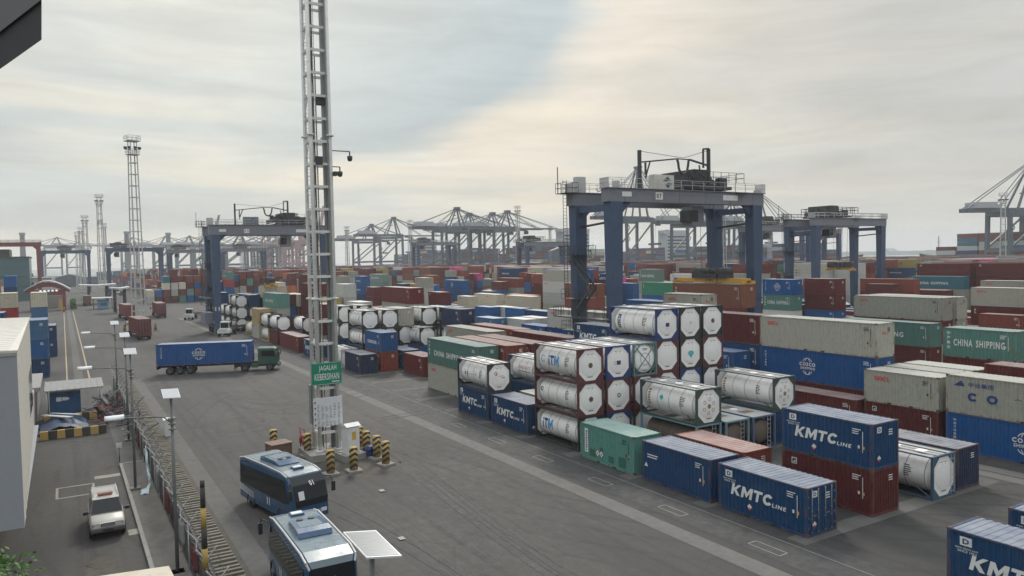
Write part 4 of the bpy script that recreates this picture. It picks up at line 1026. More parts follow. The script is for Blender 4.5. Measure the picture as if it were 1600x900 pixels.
def far_mast(base, H, label, w=1.9, dish=False, rz=.3, sc=1.0):
    o = thing('light_mast', label, 'light mast', base, rz, 'lattice light masts of the yard')
    a, b = MB(), MB(); lattice(a, b, w, w*.62, 0, H-4, 2.2*sc, .12*sc, .10*sc, 5)
    a.build('leg', m_galv, o); b.build('cross_bar', m_galv, o)
    ld = MB()
    for s_ in (-.22, .22): ld.bar((s_, -w*.2, 1), (s_, -w*.2, H-4), .06*sc)
    z = 1
    while z < H-4: ld.bar((-.22, -w*.2, z), (.22, -w*.2, z), .05*sc); z += .7*sc
    ld.build('ladder', m_galv, o)
    p = MB(); q = w*.62+.9
    p.box(-q/2, q/2, -q/2, q/2, H-4.1, H-3.95); p.box(-q/2-.2, q/2+.2, -q/2-.2, q/2+.2, H-1.0, H-.85)
    for sx in (-1, 1):
        for sy in (-1, 1): p.box(sx*q/2*.6-.07, sx*q/2*.6+.07, sy*q/2*.6-.07, sy*q/2*.6+.07, H-4, H-1)
    railing(p, -q/2, q/2, -q/2, q/2, H-3.95, 1.1, 3, .035*sc); railing(p, -q/2-.2, q/2+.2, -q/2-.2, q/2+.2, H-.85, 1.1, 3, .035*sc)
    p.build('platform', m_galv, o)
    for k in range(8):
        A = k*math.pi/4; x, y = (q/2+.35)*math.cos(A), (q/2+.35)*math.sin(A); l = MB()
        l.bar((x*.75, y*.75, H-2.3), (x, y, H-2.3), .08); l.rev([(-.30, .05), (-.28, .28), (.1, .40), (.12, .36)], 10, 0, 'z', (x*1.05, y*1.05, H-2.45)); l.build('floodlight', m_dark, o)
    if dish:
        d = MB(); d.box(-w*.5-.9, -w*.5-.3, -.4, .4, H*.72, H*.72+2.2); d.box(w*.5+.2, w*.5+.8, -.4, .4, H*.72, H*.72+2.2); d.build('antenna_panel', m_galv, o)
    c = MB(); c.box(-w*.9, w*.9, -w*.9, w*.9, 0, .5); c.box(-.5, .5, w*.5, w*.5+.4, .5, 2.6); c.build('footing', m_concl, o)
    return o
p = at(218, 514); far_mast((p.x, p.y, 0), 44.5, 'tall white lattice light mast behind the dark red trailer rear', 2.3, sc=1.2)
for px, py, top, lb in ((161, 468, 306, 'second tall light mast, with two antenna panels halfway, rising from the canopies'),):
    p = at(px, py); far_mast((p.x, p.y, 0), CH+(417-top)/CF*proj((p.x, p.y, 10))[2], lb, 2.4, True, sc=1.5)
for px, py, top, lb in ((137, 457, 338, 'nearest of the three crowded thin light masts far down the road'), (130, 452, 356, 'middle of the three crowded thin light masts far down the road'), (124, 449, 363, 'farthest of the three crowded thin light masts far down the road')):
    p = at(px, py); far_mast((p.x, p.y, 0), CH+(417-top)/CF*proj((p.x, p.y, 10))[2], lb, 2.8, sc=2.0)
for px, top, dep, lb in ((543, 355, 520, 'thin light mast beside the big white lattice mast, in front of the grey quay cranes'), (642, 345, 480, 'thin light mast just left of the cluster of quay cranes'), (810, 323, 420, 'thin light mast at the right end of the quay crane cluster'),
        (378, 368, 470, 'short light mast seen through the left gantry crane'), (1129, 316, 240, 'white lattice light mast seen through the right legs of the big gantry crane'), (1165, 352, 330, 'lattice light mast just right of the big gantry crane'),
        (1567, 303, 300, 'white lattice light mast in front of the quay crane at the far right'), (860, 355, 700, 'small far light mast above the dark ship stack'), (165, 350, 620, 'far light mast hidden behind the second mast'), (1203, 360, 420, 'light mast between the big and the small gantry crane')):
    q = at_depth(px, 400, dep); Hm = CH+((404-(px-800)*.02)-top)/CF*dep
    far_mast((q.x, q.y, 0), Hm, lb, 2.2, sc=max(1, dep/260))

def main_mast():
    o = thing('light_mast', 'huge white lattice mast with green sign, nearest and tallest of all masts', 'light mast', (-56.1, 16.85, 0), R(0), 'lattice light masts of the yard')
    w = 1.45; Ht = 40; legs = {}
    for sx in (-1, 1):
        for sy in (-1, 1):
            g = MB(); h = w/2
            g.tube((sx*h, sy*h, .5), (sx*h, sy*h, 40), .14, 14)
            for z in (.55, 12, 24.2, 36): g.tube((sx*h, sy*h, z-.06), (sx*h, sy*h, z+.06), .28, 14)
            for a in range(4):
                A = a*math.pi/2; g.prism([(sx*h+.14*math.cos(A), sy*h+.14*math.sin(A), .6), (sx*h+.3*math.cos(A), sy*h+.3*math.sin(A), .6), (sx*h+.14*math.cos(A), sy*h+.14*math.sin(A), 1.1)], (.02, .02, 0))
            g.build('leg', m_mastp, o)
    z = 1.9
    while z < Ht:
        g = MB(); h = w/2
        for s_ in (-1, 1): g.box(-h+.1, h-.1, s_*h-.06, s_*h+.06, z-.095, z+.095); g.box(s_*h-.06, s_*h+.06, -h+.1, h-.1, z-.095, z+.095)
        if int(z*10) % 2 == 0: g.bar((-h, -h, z+.1), (h*.2, -h, z+1.5), .05)
        for q_ in range(1, 6): g.box(-h+.12, h-.55, h-.03, h+.0, z+q_*.28, z+q_*.28+.03); g.box(-h-.0, -h+.03, -h+.12, h-.6, z+q_*.28, z+q_*.28+.03)
        g.box(h-.6, h-.55, h-.03, h, z, z+1.68); g.box(-h, -h+.03, h-.62, h-.58, z, z+1.68)
        g.build('cross_frame', m_mastp, o); z += 1.68
    g = MB()
    for s_ in (-.22, .22): g.box(s_-.025, s_+.025, -.3, -.24, .6, 39)
    z = .9
    while z < 39: g.box(-.22, .22, -.29, -.25, z, z+.035); z += .33
    for k in range(26):
        zz = 3+k*1.4
        pts = [(.38*math.cos(a), -.27+(-.62)*math.sin(a) if False else -.27-.62*math.sin(a), zz) for a in [math.pi*i/6 for i in range(7)]]; g.path(pts, .018, 4)
    for a in (0, 1, 2, 3): A = math.pi*(a+.5)/4; g.tube((.38*math.cos(A), -.27-.62*math.sin(A), 3), (.38*math.cos(A), -.27-.62*math.sin(A), 38), .016, 4)
    g.build('ladder', m_galv, o)
    g = MB(); g.tube((.35, w/2-.35, .6), (.35, w/2-.35, 40), .13, 8); g.box(.45, .85, w/2-.25, w/2-.18, .6, 40); g.build('cable_tray', weathered('tray_steel', (.24, .26, .25), .6), o)
    g = MB(); pts = []
    rr = random.Random(3)
    for k in range(60): pts.append((w/2-.25+.03*rr.random(), -w/2+.30+.05*rr.random(), .5+k*.67))
    g.path(pts, .05, 6); g.tube((w/2-.1, -w/2+.5, .6), (w/2-.1, -w/2+.5, 30), .03, 5); g.build('cable', weathered('rusty_pipe', (.10, .075, .06), .7), o)
    # signs on the +X face
    h = w/2
    sg = MB(); sg.box(h+.20, h+.26, -1.25, 1.0, 5.55, 7.25); s1 = sg.build('sign_board', m_sign, o)
    F = lambda u, v: (h+.266, u, v); t = MB(); put_text(t, 'JAGALAH', -.72, .62, 6.52, 7.02, F, 0, .016); put_text(t, 'KEBERSIHAN', -1.05, .82, 5.92, 6.42, F, 0, .016); rect(t, .25, .85, 5.72, 5.80, F)
    for a in ((-1.2, .95, 5.59, 5.61), (-1.2, .95, 7.19, 7.21)): rect(t, *a, F)
    t.build('lettering', m_white, s1)
    sg = MB(); sg.box(h+.18, h+.23, -1.2, 1.0, 2.4, 4.6); s2 = sg.build('notice_board', m_board, o)
    t = MB(); F = lambda u, v: (h+.236, u, v); rr = random.Random(9)
    for r_ in range(3):
        for c in range(6):
            u = -.92+c*.31; v = 3.9-r_*.6
            for k in range(4): rect(t, u, u+.10+.14*rr.random(), v-.1*k, v-.1*k+.03, F)
            if rr.random() < .5: ring(t, u+.1, v+.14, .06, .06, .02, F, 0, 8)
    for k in range(5): rect(t, -1.12, -1.02, 4.2-k*.42, 4.33-k*.42, F)
    t.build('lettering', m_black, s2)
    for y, zz in ((-1.35, 1.2), (1.35, 3.6)):
        g = MB(); g.box(-.3 if y > 0 else -h-.2, .3 if y > 0 else -h+.35, (h+.22)*(1 if y > 0 else -1)-.05, (h+.22)*(1 if y > 0 else -1)+.05, zz+1.2, zz+4.2); g.build('side_panel', weathered('side_panel_grey', (.20, .22, .22), .5), o)
    # cameras on arms
    for z, d in ((23.1, 1.5), (21.9, .7)):
        g = MB(); g.tube((h, h, z), (h, h+d, z), .04, 6); g.tube((h, h+d, z), (h, h+d, z-.35), .05, 6); g.rev([(z-.75, .0), (z-.72, .14), (z-.55, .2), (z-.35, .2), (z-.3, .0)], 12, 0, 'z', (h, h+d, 0)); g.build('camera_arm', m_dark, o)
    g = MB(); g.box(h-.1, h+.5, h+.1, h+.4, 21.2, 21.5); g.build('camera_box', m_dark, o); g = MB(); g.box(h+.06, h+.2, -h+.3, -h+.8, 22, 22.6); g.build('junction_box', m_dark, o); g = MB(); g.box(h-.6, h-.1, -.1, .5, 26.5, 27.2); g.build('junction_box', m_dark, o)
    g = MB(); g.box(-1.7, 1.7, -1.7, 1.9, .0, .5); g.build('footing', m_conc, o)
    return o
main_mast()
def cabinet():
    o = thing('control_cabinet', 'white electric cabinet at the foot of the big mast', 'cabinet', (-54.0, 18.05, 0), R(10))
    g = MB(); g.box(-.45, .45, -.5, .5, .45, 2.5); g.prism([(-.55, -.6, 2.5), (.55, -.6, 2.5), (0.1, -.6, 2.72)], (0, 1.2, 0)); g.build('body', m_whitep, o)
    g = MB(); g.box(.451, .475, -.42, .42, .55, 2.4); d = g.build('door', m_whitep, o); g = MB(); g.box(.476, .485, -.15, .2, 1.5, 2.1); g.build('window', m_gold, d)
    g = MB(); g.box(-.7, .8, -.9, .9, 0, .45); g.build('plinth', m_conc, o)
cabinet()
g = thing('fire_hose_reel', 'rusty red pipe rack with hose reels beside the mast foot', 'hose rack', (-57.9, 15.5, 0))
mb = MB()
for x in (-.6, .6):
    for z in (0,): mb.tube((x, 0, 0), (x, 0, 1.9), .04, 6)
mb.tube((-.6, 0, 1.9), (.6, 0, 1.9), .04, 6); mb.tube((-.6, 0, 1.0), (.6, 0, 1.0), .04, 6); mb.build('rack', m_redm, g)
for k in range(3): mb = MB(); mb.rev([(-.1, .0), (-.1, .28), (.1, .28), (.1, .0)], 14, 0, 'y', (-.35+k*.35, 0, .9+.25*(k % 2))); mb.build('reel', m_redm, g)
g = thing('equipment_box', 'old brown covered pump box beside the mast foot', 'box', (-57.6, 13.6, 0), R(10)); mb = MB(); mb.box(-.7, .7, -.8, .8, .0, 1.1); bevel(mb.build('body', weathered('brown_cover', (.15, .09, .07), .8, amount=.6), g), .12, 3); mb = MB(); mb.box(-.75, .75, -.85, .85, 1.1, 1.16); mb.build('lid', weathered('brown_lid', (.2, .14, .11), .8), g)
g = MB(); g.rev([(0, 0), (0, .29), (.3, .30), (.32, .31), (.34, .30), (.6, .30), (.62, .31), (.64, .30), (.88, .29), (.9, 0)], 20, 0, 'z', (-53.4, 19.3, .0)); tag(g.build('drum', plain('drum_blue', (.012, .035, .16), .4)), 'dark blue plastic drum standing among the striped bollards', 'drum')
# striped bollards
def bollard():
    o = thing('bollard', None, 'bollard', (0, 0, 0), 0, 'striped bollards around the big mast')
    g = MB(); g.rev([(0.15, .0), (.15, .28), (1.74, .28), (1.76, .0)], 22, 0, 'z'); g.build('post', m_stripey, o)
    g = MB()
    for k in range(4):
        z = .18+k*.39; rows = []
        for s_ in range(25):
            A = 2*math.pi*s_/24; dz = .30*abs(((s_ % 12)/6)-1); rows.append([(.287*math.cos(A), .287*math.sin(A), min(1.70, z+dz)), (.287*math.cos(A), .287*math.sin(A), min(1.72, z+dz+.19))])
        g.grid(rows, 0)
    g.build('stripe', m_stripek, o)
    g = MB(); g.box(-.5, .5, -.5, .5, 0, .16); g.build('plinth', m_conc, o)
    return o
bo = bollard(); first = True
for px, py, lb in ((553, 737, 'striped bollard closest to the bus, on its own square plinth'), (603, 727, 'striped bollard farthest from the mast, at the outer corner'), (589, 717, 'striped bollard right beside the blue drum, road side'),
        (573, 709, 'striped bollard behind the blue drum'), (562, 701, 'striped bollard at the back of the cluster near the blue drum'), (517, 742, 'striped bollard touching the first bus front, at the mast foot'), (481, 713, 'striped bollard between the pump box and the mast'), (428, 706, 'low striped bollard just above the first bus roof')):
    q = at(px, py)
    if first: bo.location = q; bo['label'] = lb; first = False
    else: dup(bo, q, rnd.random()*.3, lb)
for px, py, lb in ((195, 519, 'striped bollard at the foot of the tall mast down the road'), (202, 520, 'second striped bollard at the foot of the tall mast down the road'), (243, 517, 'striped bollard behind the dark red trailer rear'), (100, 488, 'striped bollard at the gate pillar')):
    dup(bo, at(px, py), .2, lb)

# ------------------------------------------------------------------ rubber-tyred gantry cranes
def rtg(loc, label, legc, girc, span=24.7, zb=20.9, zt=22.4, base=6.8, trolley=.5, detail=2, rz=0, stair=True, num_=None, spread=None):
    o = thing('gantry_crane', label, 'gantry crane', loc, rz, 'rubber-tyred gantry cranes')
    b = base/2; s = span
    for x in (-b, b):
        for y in (0, s-1.7):
            g = MB(); g.grid([[(x-.55, y+.25, 2.2), (x+.55, y+.25, 2.2), (x+.55, y+1.45, 2.2), (x-.55, y+1.45, 2.2)], [(x-.7, y, zb), (x+.7, y, zb), (x+.7, y+1.7, zb), (x-.7, y+1.7, zb)]], 0, False, True, True)
            g.prism([(x-.02, y+(1.7 if y == 0 else 0), zb), (x-.02, y+(3.2 if y == 0 else -1.5), zb), (x-.02, y+(1.7 if y == 0 else 0), zb-1.5)], (.3, 0, 0))
            for zz in (9, 15): g.box(x-.68, x+.68, y-.0+.05, y+1.65, zz, zz+.12)
            lg = g.build('leg', legc, o)
            if num_ and detail > 1: t = MB(); put_text(t, num_, .3, 1.2, 5.0, 5.8, lambda u, v: (x+.72, y+u, v), 0, .05); put_text(t, num_, -.4, .4, 5.0, 5.8, lambda u, v: (x+u, y+.16, v), 0, .05); t.build('lettering', m_white, lg)
        g = MB(); g.box(x-.65, x+.65, -.3, s+.3, zb, zt); g.box(x-.85, x+.85, -.5, s+.5, zt, zt+.08)
        if detail > 1:
            g.box(x-.68, x+.68, -.2, s+.2, zb+.95, zb+1.0)
            for k in range(6): g.box(x-.69, x+.69, 2+k*4.2, 2.1+k*4.2, zb+.02, zt-.02)
        gd = g.build('girder', girc, o)
        if detail > 1 and x > 0:
            t = MB(); F = lambda u, v: (x+.692, u, v)
            rect(t, 6.6, 7.7, zb+.35, zb+1.2, F); put_text(t, num_ or '16', 6.75, 7.5, zb+.5, zb+1.05, lambda u, v: (x+.697, u, v), 1, .05); rect(t, 17.6, 20.2, zb+.5, zb+1.15, F); rect(t, 1.6, 3.0, zb+.6, zb+1.15, F)
            t.build('lettering', [m_white, m_dark], gd)
        g = MB(); railing(g, x-.8, x+.8, -.4, s+.4, zt+.08, 1.1, 14 if detail > 1 else 8, .03 if detail > 1 else .06); g.build('handrail', m_galv, o)
    for y in (.3, s-1.4):
        g = MB(); g.box(-b-2.2, b+2.2, y, y+1.1, 1.3, 2.3); g.build('sill_beam', legc, o); g = MB(); g.box(-b+.6, b-.6, y+.1, y+1.0, zb-.9, zb-.2); g.build('top_tie_beam', legc, o)
        g = MB(); g.tube((-b+.5, y+.5, 18.3), (b-.5, y+.5, 18.7), .14, 6); g.build('tie_rod', m_dark, o)
        for x in (-b-1.4, -b+1.2, b-1.2, b+1.4):
            g = MB(); g.rev([(y-.05, .0), (y-.05, .55), (y, .75), (y+.5, .75), (y+.55, .55), (y+.55, 0)], 18, 0, 'y', (x, .3, .75)); g.build('wheel', m_rub, o)
    # generator house on the sill, cabinets
    g = MB(); g.box(-b+1.2, b-1.2, -1.5, .2, 2.3, 4.6); g.build('engine_house', girc, o)
    # trolley with machinery
    y0 = trolley*(s-8)+1.5; g = MB(); g.box(-b-.8, b+.8, y0, y0+5.5, zt+.3, zt+.7); rr = random.Random(5)
    g.box(-b, b-1.0, y0+.8, y0+3.4, zt+.7, zt+2.9)
    for k in range(14):
        x, y = rr.uniform(-b, b-1), rr.uniform(y0-1.5, y0+5.5); g.box(x, x+rr.uniform(.5, 1.4), y, y+rr.uniform(.4, 1.3), zt+.7, zt+.9+rr.uniform(.3, 1.6))
    for yy in (y0+3.6, y0+4.9): g.tube((-1.6, yy, zt+1.3), (1.6, yy, zt+1.3), .55, 14)
    g.box(b-.2, b+1.2, y0+6.2, y0+7.9, zt-.1, zt+.0)
    railing(g, -b-.8, b+.9, y0-.5, y0+7.6, zt+1.2, 1.2, 6, .03 if detail > 1 else .06)
    tr = g.build('trolley', m_dark, o)
    g = MB(); g.box(b-2.6, b-.8, y0+.3, y0+2.3, zb-2.6, zb-.2); cb = g.build('cab', girc, o)
    g = MB(); g.box(b-2.62, b-.78, y0-.02, y0+1.3, zb-2.1, zb-.7); g.build('window', m_glass, cb)
    if detail > 1 or stair:
        g = MB()
        # access stair in flights, and platforms
        X = -b
        for (z0, z1, xa, xb) in ((7.7, 11.2, -b+1.0, b-2.0), (11.2, 14.3, b-2.0, -b+.6)) if detail > 1 else ():
            for yy in (-1.0, -.2):
                g.bar((xa, yy, z0), (xb, yy, z1), .07, .24)
                g.bar((xa, yy, z0+1.0), (xb, yy, z1+1.0), .06)
                for t in range(6): f = t/5; g.bar((xa+(xb-xa)*f, yy, z0+(z1-z0)*f), (xa+(xb-xa)*f, yy, z0+(z1-z0)*f+1.0), .05)
            for t in range(14): f = t/13; x_ = xa+(xb-xa)*f; g.box(x_-.12, x_+.12, -1.0, -.2, z0+(z1-z0)*f, z0+(z1-z0)*f+.04)
        if detail > 1: g.box(-b-2.0, b+1.0, -1.6, -.1, 7.55, 7.7); railing(g, -b-2.0, b+1.0, -1.6, -.1, 7.7, 1.1, 6, .025)
        g.box(-b-1.2, -b+2.4, 1.4, 5.8, 2.25, 2.3) if detail > 1 else None
        for zz in (6.0, 9.8, 15): g.box(-b-1.0, -b+1.8, -1.1, 2.1, zz-.06, zz); railing(g, -b-1.0, -b+1.8, -1.1, 2.1, zz, 1.1, 3, .025)
        # ladder with rungs up the outer leg
        for yy in (-.5, -1.0): g.bar((-b-.4, yy, 9.8), (-b-.4, yy, zt+1.6), .05)
        z = 9.8
        while z < zt+1.4: g.bar((-b-.4, -.5, z), (-b-.4, -1.0, z), .035); z += .4
        g.box(-b-1.1, -b+1.2, -1.6, .1, zt-.06, zt); railing(g, -b-1.1, -b+1.2, -1.6, .1, zt, 1.2, 2, .03); g.bar((-b-.9, -1.4, zt), (-b-.9, -1.4, zt+3.2), .08)
        g.build('stair', m_dark, o)
    if detail > 1:
        g = MB()   # posts with the sagging festoon of cables
        ya, yb = s*.205, s*.655
        for y, h in ((ya, 4.6), (yb, 5.4)): g.bar((b-.3, y, zt), (b-.3, y, zt+h), .38, .30); g.bar((b-.3, y+(.9 if y == ya else -.9), zt+(1.8 if y == ya else 3.0)), (b-.3, y+(.9 if y == ya else -.9), zt+(3.2 if y == ya else 5.3)), .18)
        g.bar((b-.3, yb-.9, zt+5.3), (b-.3, yb, zt+5.4), .2)
        m_ = s*.485
        g.bar((b-.3, ya, zt+3.2), (b-.3, m_-1, zt+3.9), .16); g.bar((b-.3, m_-1, zt+3.9), (b-.3, m_+1, zt+3.9), .12); g.bar((b-.3, m_+1, zt+3.9), (b-.3, yb, zt+3.3), .2)
        g.path([(b-.3, m_-1.0, zt+3.8), (b-.3, m_-.85, zt+3.4), (b-.3, m_-.75, zt+2.7), (b-.3, m_-.5, zt+2.3), (b-.3, m_-.1, zt+2.1), (b-.3, m_+.3, zt+2.2), (b-.3, m_+.6, zt+2.6), (b-.3, m_+.75, zt+3.2), (b-.3, m_+.85, zt+3.8)], .15, 7)
        g.path([(b-.3, ya+1.6, zt+3.3), (b-.3, ya+1.2, zt+2.3), (b-.3, ya+.9, zt+1.4)], .1, 6); g.path([(b-.3, yb-1.6, zt+3.3), (b-.3, yb-1.4, zt+2.2), (b-.3, yb-.7, zt+1.9)], .1, 6)
        g.path([(b-.3, ya, zt+4.5), (b-.3, m_, zt+4.05), (b-.3, yb, zt+5.2)], .03, 4)
        g.build('cable_gantry', m_dark, o)
        g = MB(); g.box(b-.5, b+.4, s*.27, s*.395, zt+.1, zt+1.8); bb = g.build('signboard', m_cladl if num_ != '11' else m_rtggird, o)
        t = MB(); F = lambda u, v: (b+.406, u, v); c = s*.355; z = zt+.95
        t.face([F(c-.75, z+.15), F(c, z+.7), F(c+.5, z+.2), F(c+.1, z+.2), F(c-.1, z+.05)], 0); t.face([F(c+.75, z-.15), F(c, z-.7), F(c-.5, z-.2), F(c-.1, z-.2), F(c+.1, z-.05)], 0); t.build('emblem', weathered('emblem_slate', (.06, .12, .18), .5), bb)
        g = MB(); g.box(-b-.5, -b+.3, .6, 1.9, zt+.1, zt+2.0); g.build('switch_box', m_galv, o); g = MB(); g.box(b-.3, b+.3, 1.0, 1.6, zt+.1, zt+.9); g.build('switch_box', m_galv, o)
        g = MB()
        for k in range(22): y = 3.5+k*.9; g.path([(-b+.2, y, zt+.6), (-b+.2, y+.45, zt+.3), (-b+.2, y+.9, zt+.6)], .05, 4)
        g.build('cable_chain', m_dark, o)
    if spread:
        # ropes, head block and yellow spreader at local (y, z) of the spreader underside
        ys, zs, xl = spread; g = MB()
        for x in (-.9, .9):
            for y in (ys-.9, ys+.9): g.tube((x*1.4, y, zt), (x, y, zs+1.2), .03, 5)
        g.build('hoist_rope', m_dark, o)
        g = MB(); g.box(-1.6, 1.6, ys-.9, ys+.9, zs+.75, zs+1.25)
        for x in (-2.0, 2.0):
            for k in (-1, 1): g.rev([(ys-.6, .1), (ys-.6, .55), (ys+.6, .55), (ys+.6, .1)], 14, 0, 'y', (x+k*.55, 0, zs+1.5))
            g.box(x-1.0, x+1.0, ys-.7, ys+.7, zs+.7, zs+1.5)
        g.rev([(ys-.3, .1), (ys-.3, .4), (ys+.3, .4), (ys+.3, .1)], 12, 0, 'y', (0, 0, zs+1.55)); g.build('head_block', m_dark, o)
        g = MB(); g.box(-xl/2, xl/2, ys-.35, ys+.35, zs+.18, zs+.72)
        for x in (-xl/2, xl/2-.3): g.box(x, x+.3, ys-1.2, ys+1.2, zs+.02, zs+.4)
        g.box(-1.1, 1.1, ys-.5, ys+.5, zs+.12, zs+.78); sp = g.build('spreader', m_yel, o)
        t = MB(); rect(t, -.95, .95, zs+.22, zs+.7, lambda u, v: (u, ys-.505, v), 1); put_text(t, 'ZPMC', -.8, .8, zs+.27, zs+.65, lambda u, v: (u, ys-.51, v), 0, .04); t.build('lettering', [m_black, m_gold], sp)
    return o
rtg((-70.35, 52.9, 0), 'big blue-legged gantry crane lifting a brown container over the tanks', m_rtgleg, m_rtggird, num_='07', trolley=.72, spread=(71.5-52.9+1.22, 10.95, 12.2))
add_lift = thing('shipping_container', 'long brown container hanging from the yellow spreader of the big gantry crane', 'shipping container', (-76.45, 71.5, 8.1), group=GROUPC)
fr, wl, rf, dr = c_parts(L40, HC-.1, False) if False else c_parts(L40, HC, False)
cbr = (.24, .10, .06); link('frame', fr, add_lift, cbr); link('wall', wl, add_lift, cbr); link('roof', rf, add_lift, cbr); add_lift.location.z = 10.95-HC
link('lettering', logo_mesh('kvert', L40, HC, False), add_lift)
rtg((-170.4, 26.8, 0), 'gantry crane over the left tank stacks, partly behind the white mast', m_rtgleg, m_rtggird, num_='11', trolley=.78, zt=22.9, base=8, spread=(12.5, 9.6, 6.2))
for k, (x, y) in enumerate(((-175.5, 38.1), (-175.5, 40.62))):
    c = thing('shipping_container', ('cream short container hanging from the left gantry crane, nearer of the pair', 'cream short container hanging from the left gantry crane, farther of the pair')[k], 'shipping container', (x, y, 9.6-H0), group=GROUPC)
    fr, wl, rf, dr = c_parts(L20, H0, False); cc_ = (.56, .50, .40); link('frame', fr, c, cc_); link('wall', wl, c, cc_); link('roof', rf, c, cc_)
rtg((-107, 137, 0), 'grey-blue gantry crane standing free at the right, its machinery on top', m_rtgleg, m_rtggird, zb=20.4, zt=22.0, trolley=.3, num_='05', spread=(14, 10.5, 6.2), detail=1)
def rtg_at(px, ytop, dep, label, legc, girc, **kw):
    q = at_depth(px, 400, dep); zb = CH+((404-(px-800)*.02)-ytop)/CF*dep
    rtg((q.x, q.y, 0), label, legc, girc, zb=zb, zt=zb+1.7, detail=1, **kw)
rtg_at(815, 385, 330, 'gantry crane seen just left of the big one', m_rtgleg, m_rtggird, trolley=.05)
rtg_at(166, 394, 360, 'dark gantry crane behind the tall light mast', m_rtgleg, m_rtgleg, trolley=.1)
rtg_at(262, 396, 400, 'gantry crane between the tall light mast and the left gantry crane', m_rtgleg, m_rtggird, trolley=.1)
rtg_at(62, 397, 420, 'distant gantry crane beyond the curved gate roof', m_rtgleg, m_rtgleg, trolley=.5)
rtg_at(345, 394, 430, 'hazy gantry crane seen through the left gantry crane', m_rtgleg, m_rtggird, trolley=.4)
rtg_at(648, 384, 430, 'hazy gantry crane in front of the quay crane cluster', m_rtgleg, m_rtggird, trolley=.1)
rtg_at(1170, 362, 230, 'gantry crane half hidden behind the free-standing one', m_rtgleg, m_rtggird, trolley=.2)
rtg_at(1240, 366, 300, 'farther gantry crane behind the free-standing one', m_rtgleg, m_rtggird, trolley=.7)
rtg_at(-38, 386, 335, 'dark red gantry crane beyond the glass building', m_rtgred, m_rtgred, trolley=-.2)

# ------------------------------------------------------------------ ship-to-shore cranes, ships
def sts(loc, rz, label, c=m_sts, zb=41.0, apex=66, out=42, back=24, raised=False, s=1.0, fat=1.0, ayf=.78):
    o = thing('quay_crane', label, 'quay crane', loc, rz, 'ship-to-shore cranes along the quay')       # local +Y points over the water
    gx, gy = 9.0, 24.0; k = 1.0*fat
    for x in (-gx, gx):
        for y in (0, gy):
            g = MB(); g.bar((x, y, 2), (x*.92, y, zb+2), 1.7*k, 1.7*k); g.build('leg', c, o)
        g = MB(); g.bar((x, 0, 14), (x, gy, 14), 1.3*k, 1.6*k); g.bar((x, 0, zb-1), (x, gy, zb-1), 1.1*k, 1.6*k); g.bar((x, 0, 15), (x*.95, gy, zb-2), .9*k); g.build('side_brace', c, o)
    g = MB()
    for y in (0, gy): g.bar((-gx, y, 13.5), (gx, y, 13.5), 1.4*k, 1.8*k); g.bar((-gx, y, zb), (gx, y, zb), 1.5*k, 2.0*k); g.box(-gx-4, gx+4, y-.7, y+.7, 1.5, 3.2)
    for y in (0, gy):
        for x in (-gx, gx):
            for d in (-3, -1, 1, 3): g.tube((x+d, y-.3, .7), (x+d, y+.3, .7), .7, 8)
    g.build('portal_beam', c, o)
    g = MB()
    for x in (-2.6, 2.6):
        g.box(x-.6*k, x+.6*k, -back, gy+3, zb+.6, zb+3.0)
    g.box(-3.2, 3.2, -back, -back+1.2, zb+.8, zb+2.8)
    g.build('girder', c, o)
    # boom over the water, lowered or raised
    g = MB(); A = R(78) if raised else 0
    def bp(d, h): return (0, gy+3+d*math.cos(A)-h*math.sin(A), zb+1.2+d*math.sin(A)+h*math.cos(A))
    for x in (-2.6, 2.6):
        a, b = bp(0, 0), bp(out, 0); g.bar((x, a[1], a[2]), (x, b[1], b[2]), 1.1*k, 2.0*k, up=(1, 0, 0))
    for t in range(7):
        a = bp(out*t/6, 0); g.bar((-2.6, a[1], a[2]), (2.6, a[1], a[2]), .7*k)
    g.build('boom', c, o)
    g = MB(); ay = gy*ayf; top = apex
    for x in (-4.5, 4.5):
        g.bar((x, gy, zb+1), (x*.25, ay, top), 1.1*k); g.bar((x, gy*.35, zb+1), (x*.25, ay-1.5, top), .9*k)
    g.box(-2.6, 2.6, ay-2.2, ay+1.6, top-.4, top+1.2); g.bar((-2, gy*.68, zb+12), (2, gy*.68, zb+12), .6*k); g.build('tower_frame', c, o)
    g = MB()
    for x in (-2.3, 2.3):
        g.bar((x*.4, ay-1, top), (x, -back+1.5, zb+3), .42*k)
        g.bar((x*.4, ay-1, top), (x, -2, zb+3), .36*k)
        for f in ((.5, .96) if not raised else (.5,)): e = bp(out*f, 1.0); g.bar((x*.4, ay, top), (x, e[1], e[2]), .40*k)
    g.build('stay', c, o)
    g = MB(); g.box(-4.6, 4.6, -back+5, -back+19, zb+3.05, zb+6.6); g.box(-3, 3, -back+19.1, -back+23, zb+3.05, zb+5.2); g.build('machine_house', m_stsw, o)
    g = MB(); y = gy+10 if not raised else 8; g.box(-2.2, 2.2, y-3, y+3, zb-.6, zb+.5); g.box(-1.6, 1.2, y+2, y+5, zb-3.6, zb-.6)
    for x in (-1.2, 1.2): g.bar((x, y, zb-.6), (x, y, 24), .12*k)
    g.box(-6, 6, y-1, y+1, 22.6, 24); g.build('trolley', m_dark, o)
    g = MB(); z = 3
    while z < zb-3: g.bar((gx+1.2, -1.5 if int(z/4) % 2 else 1.5, z), (gx+1.2, 1.5 if int(z/4) % 2 else -1.5, z+4), .25*k, .5*k); z += 4
    g.build('stair', c, o)
    return o
QR0 = math.atan2(qd.y, qd.x); QR = 0.0      # local +X along the quay
def sts_at(px, dep, label, rz=0.0, **kw):
    q = at_depth(px, 400, dep); sts((q.x, q.y, 0), rz, label, **kw)
def zat(py, px, dep): return CH+((404-(px-800)*.02)-py)/CF*dep
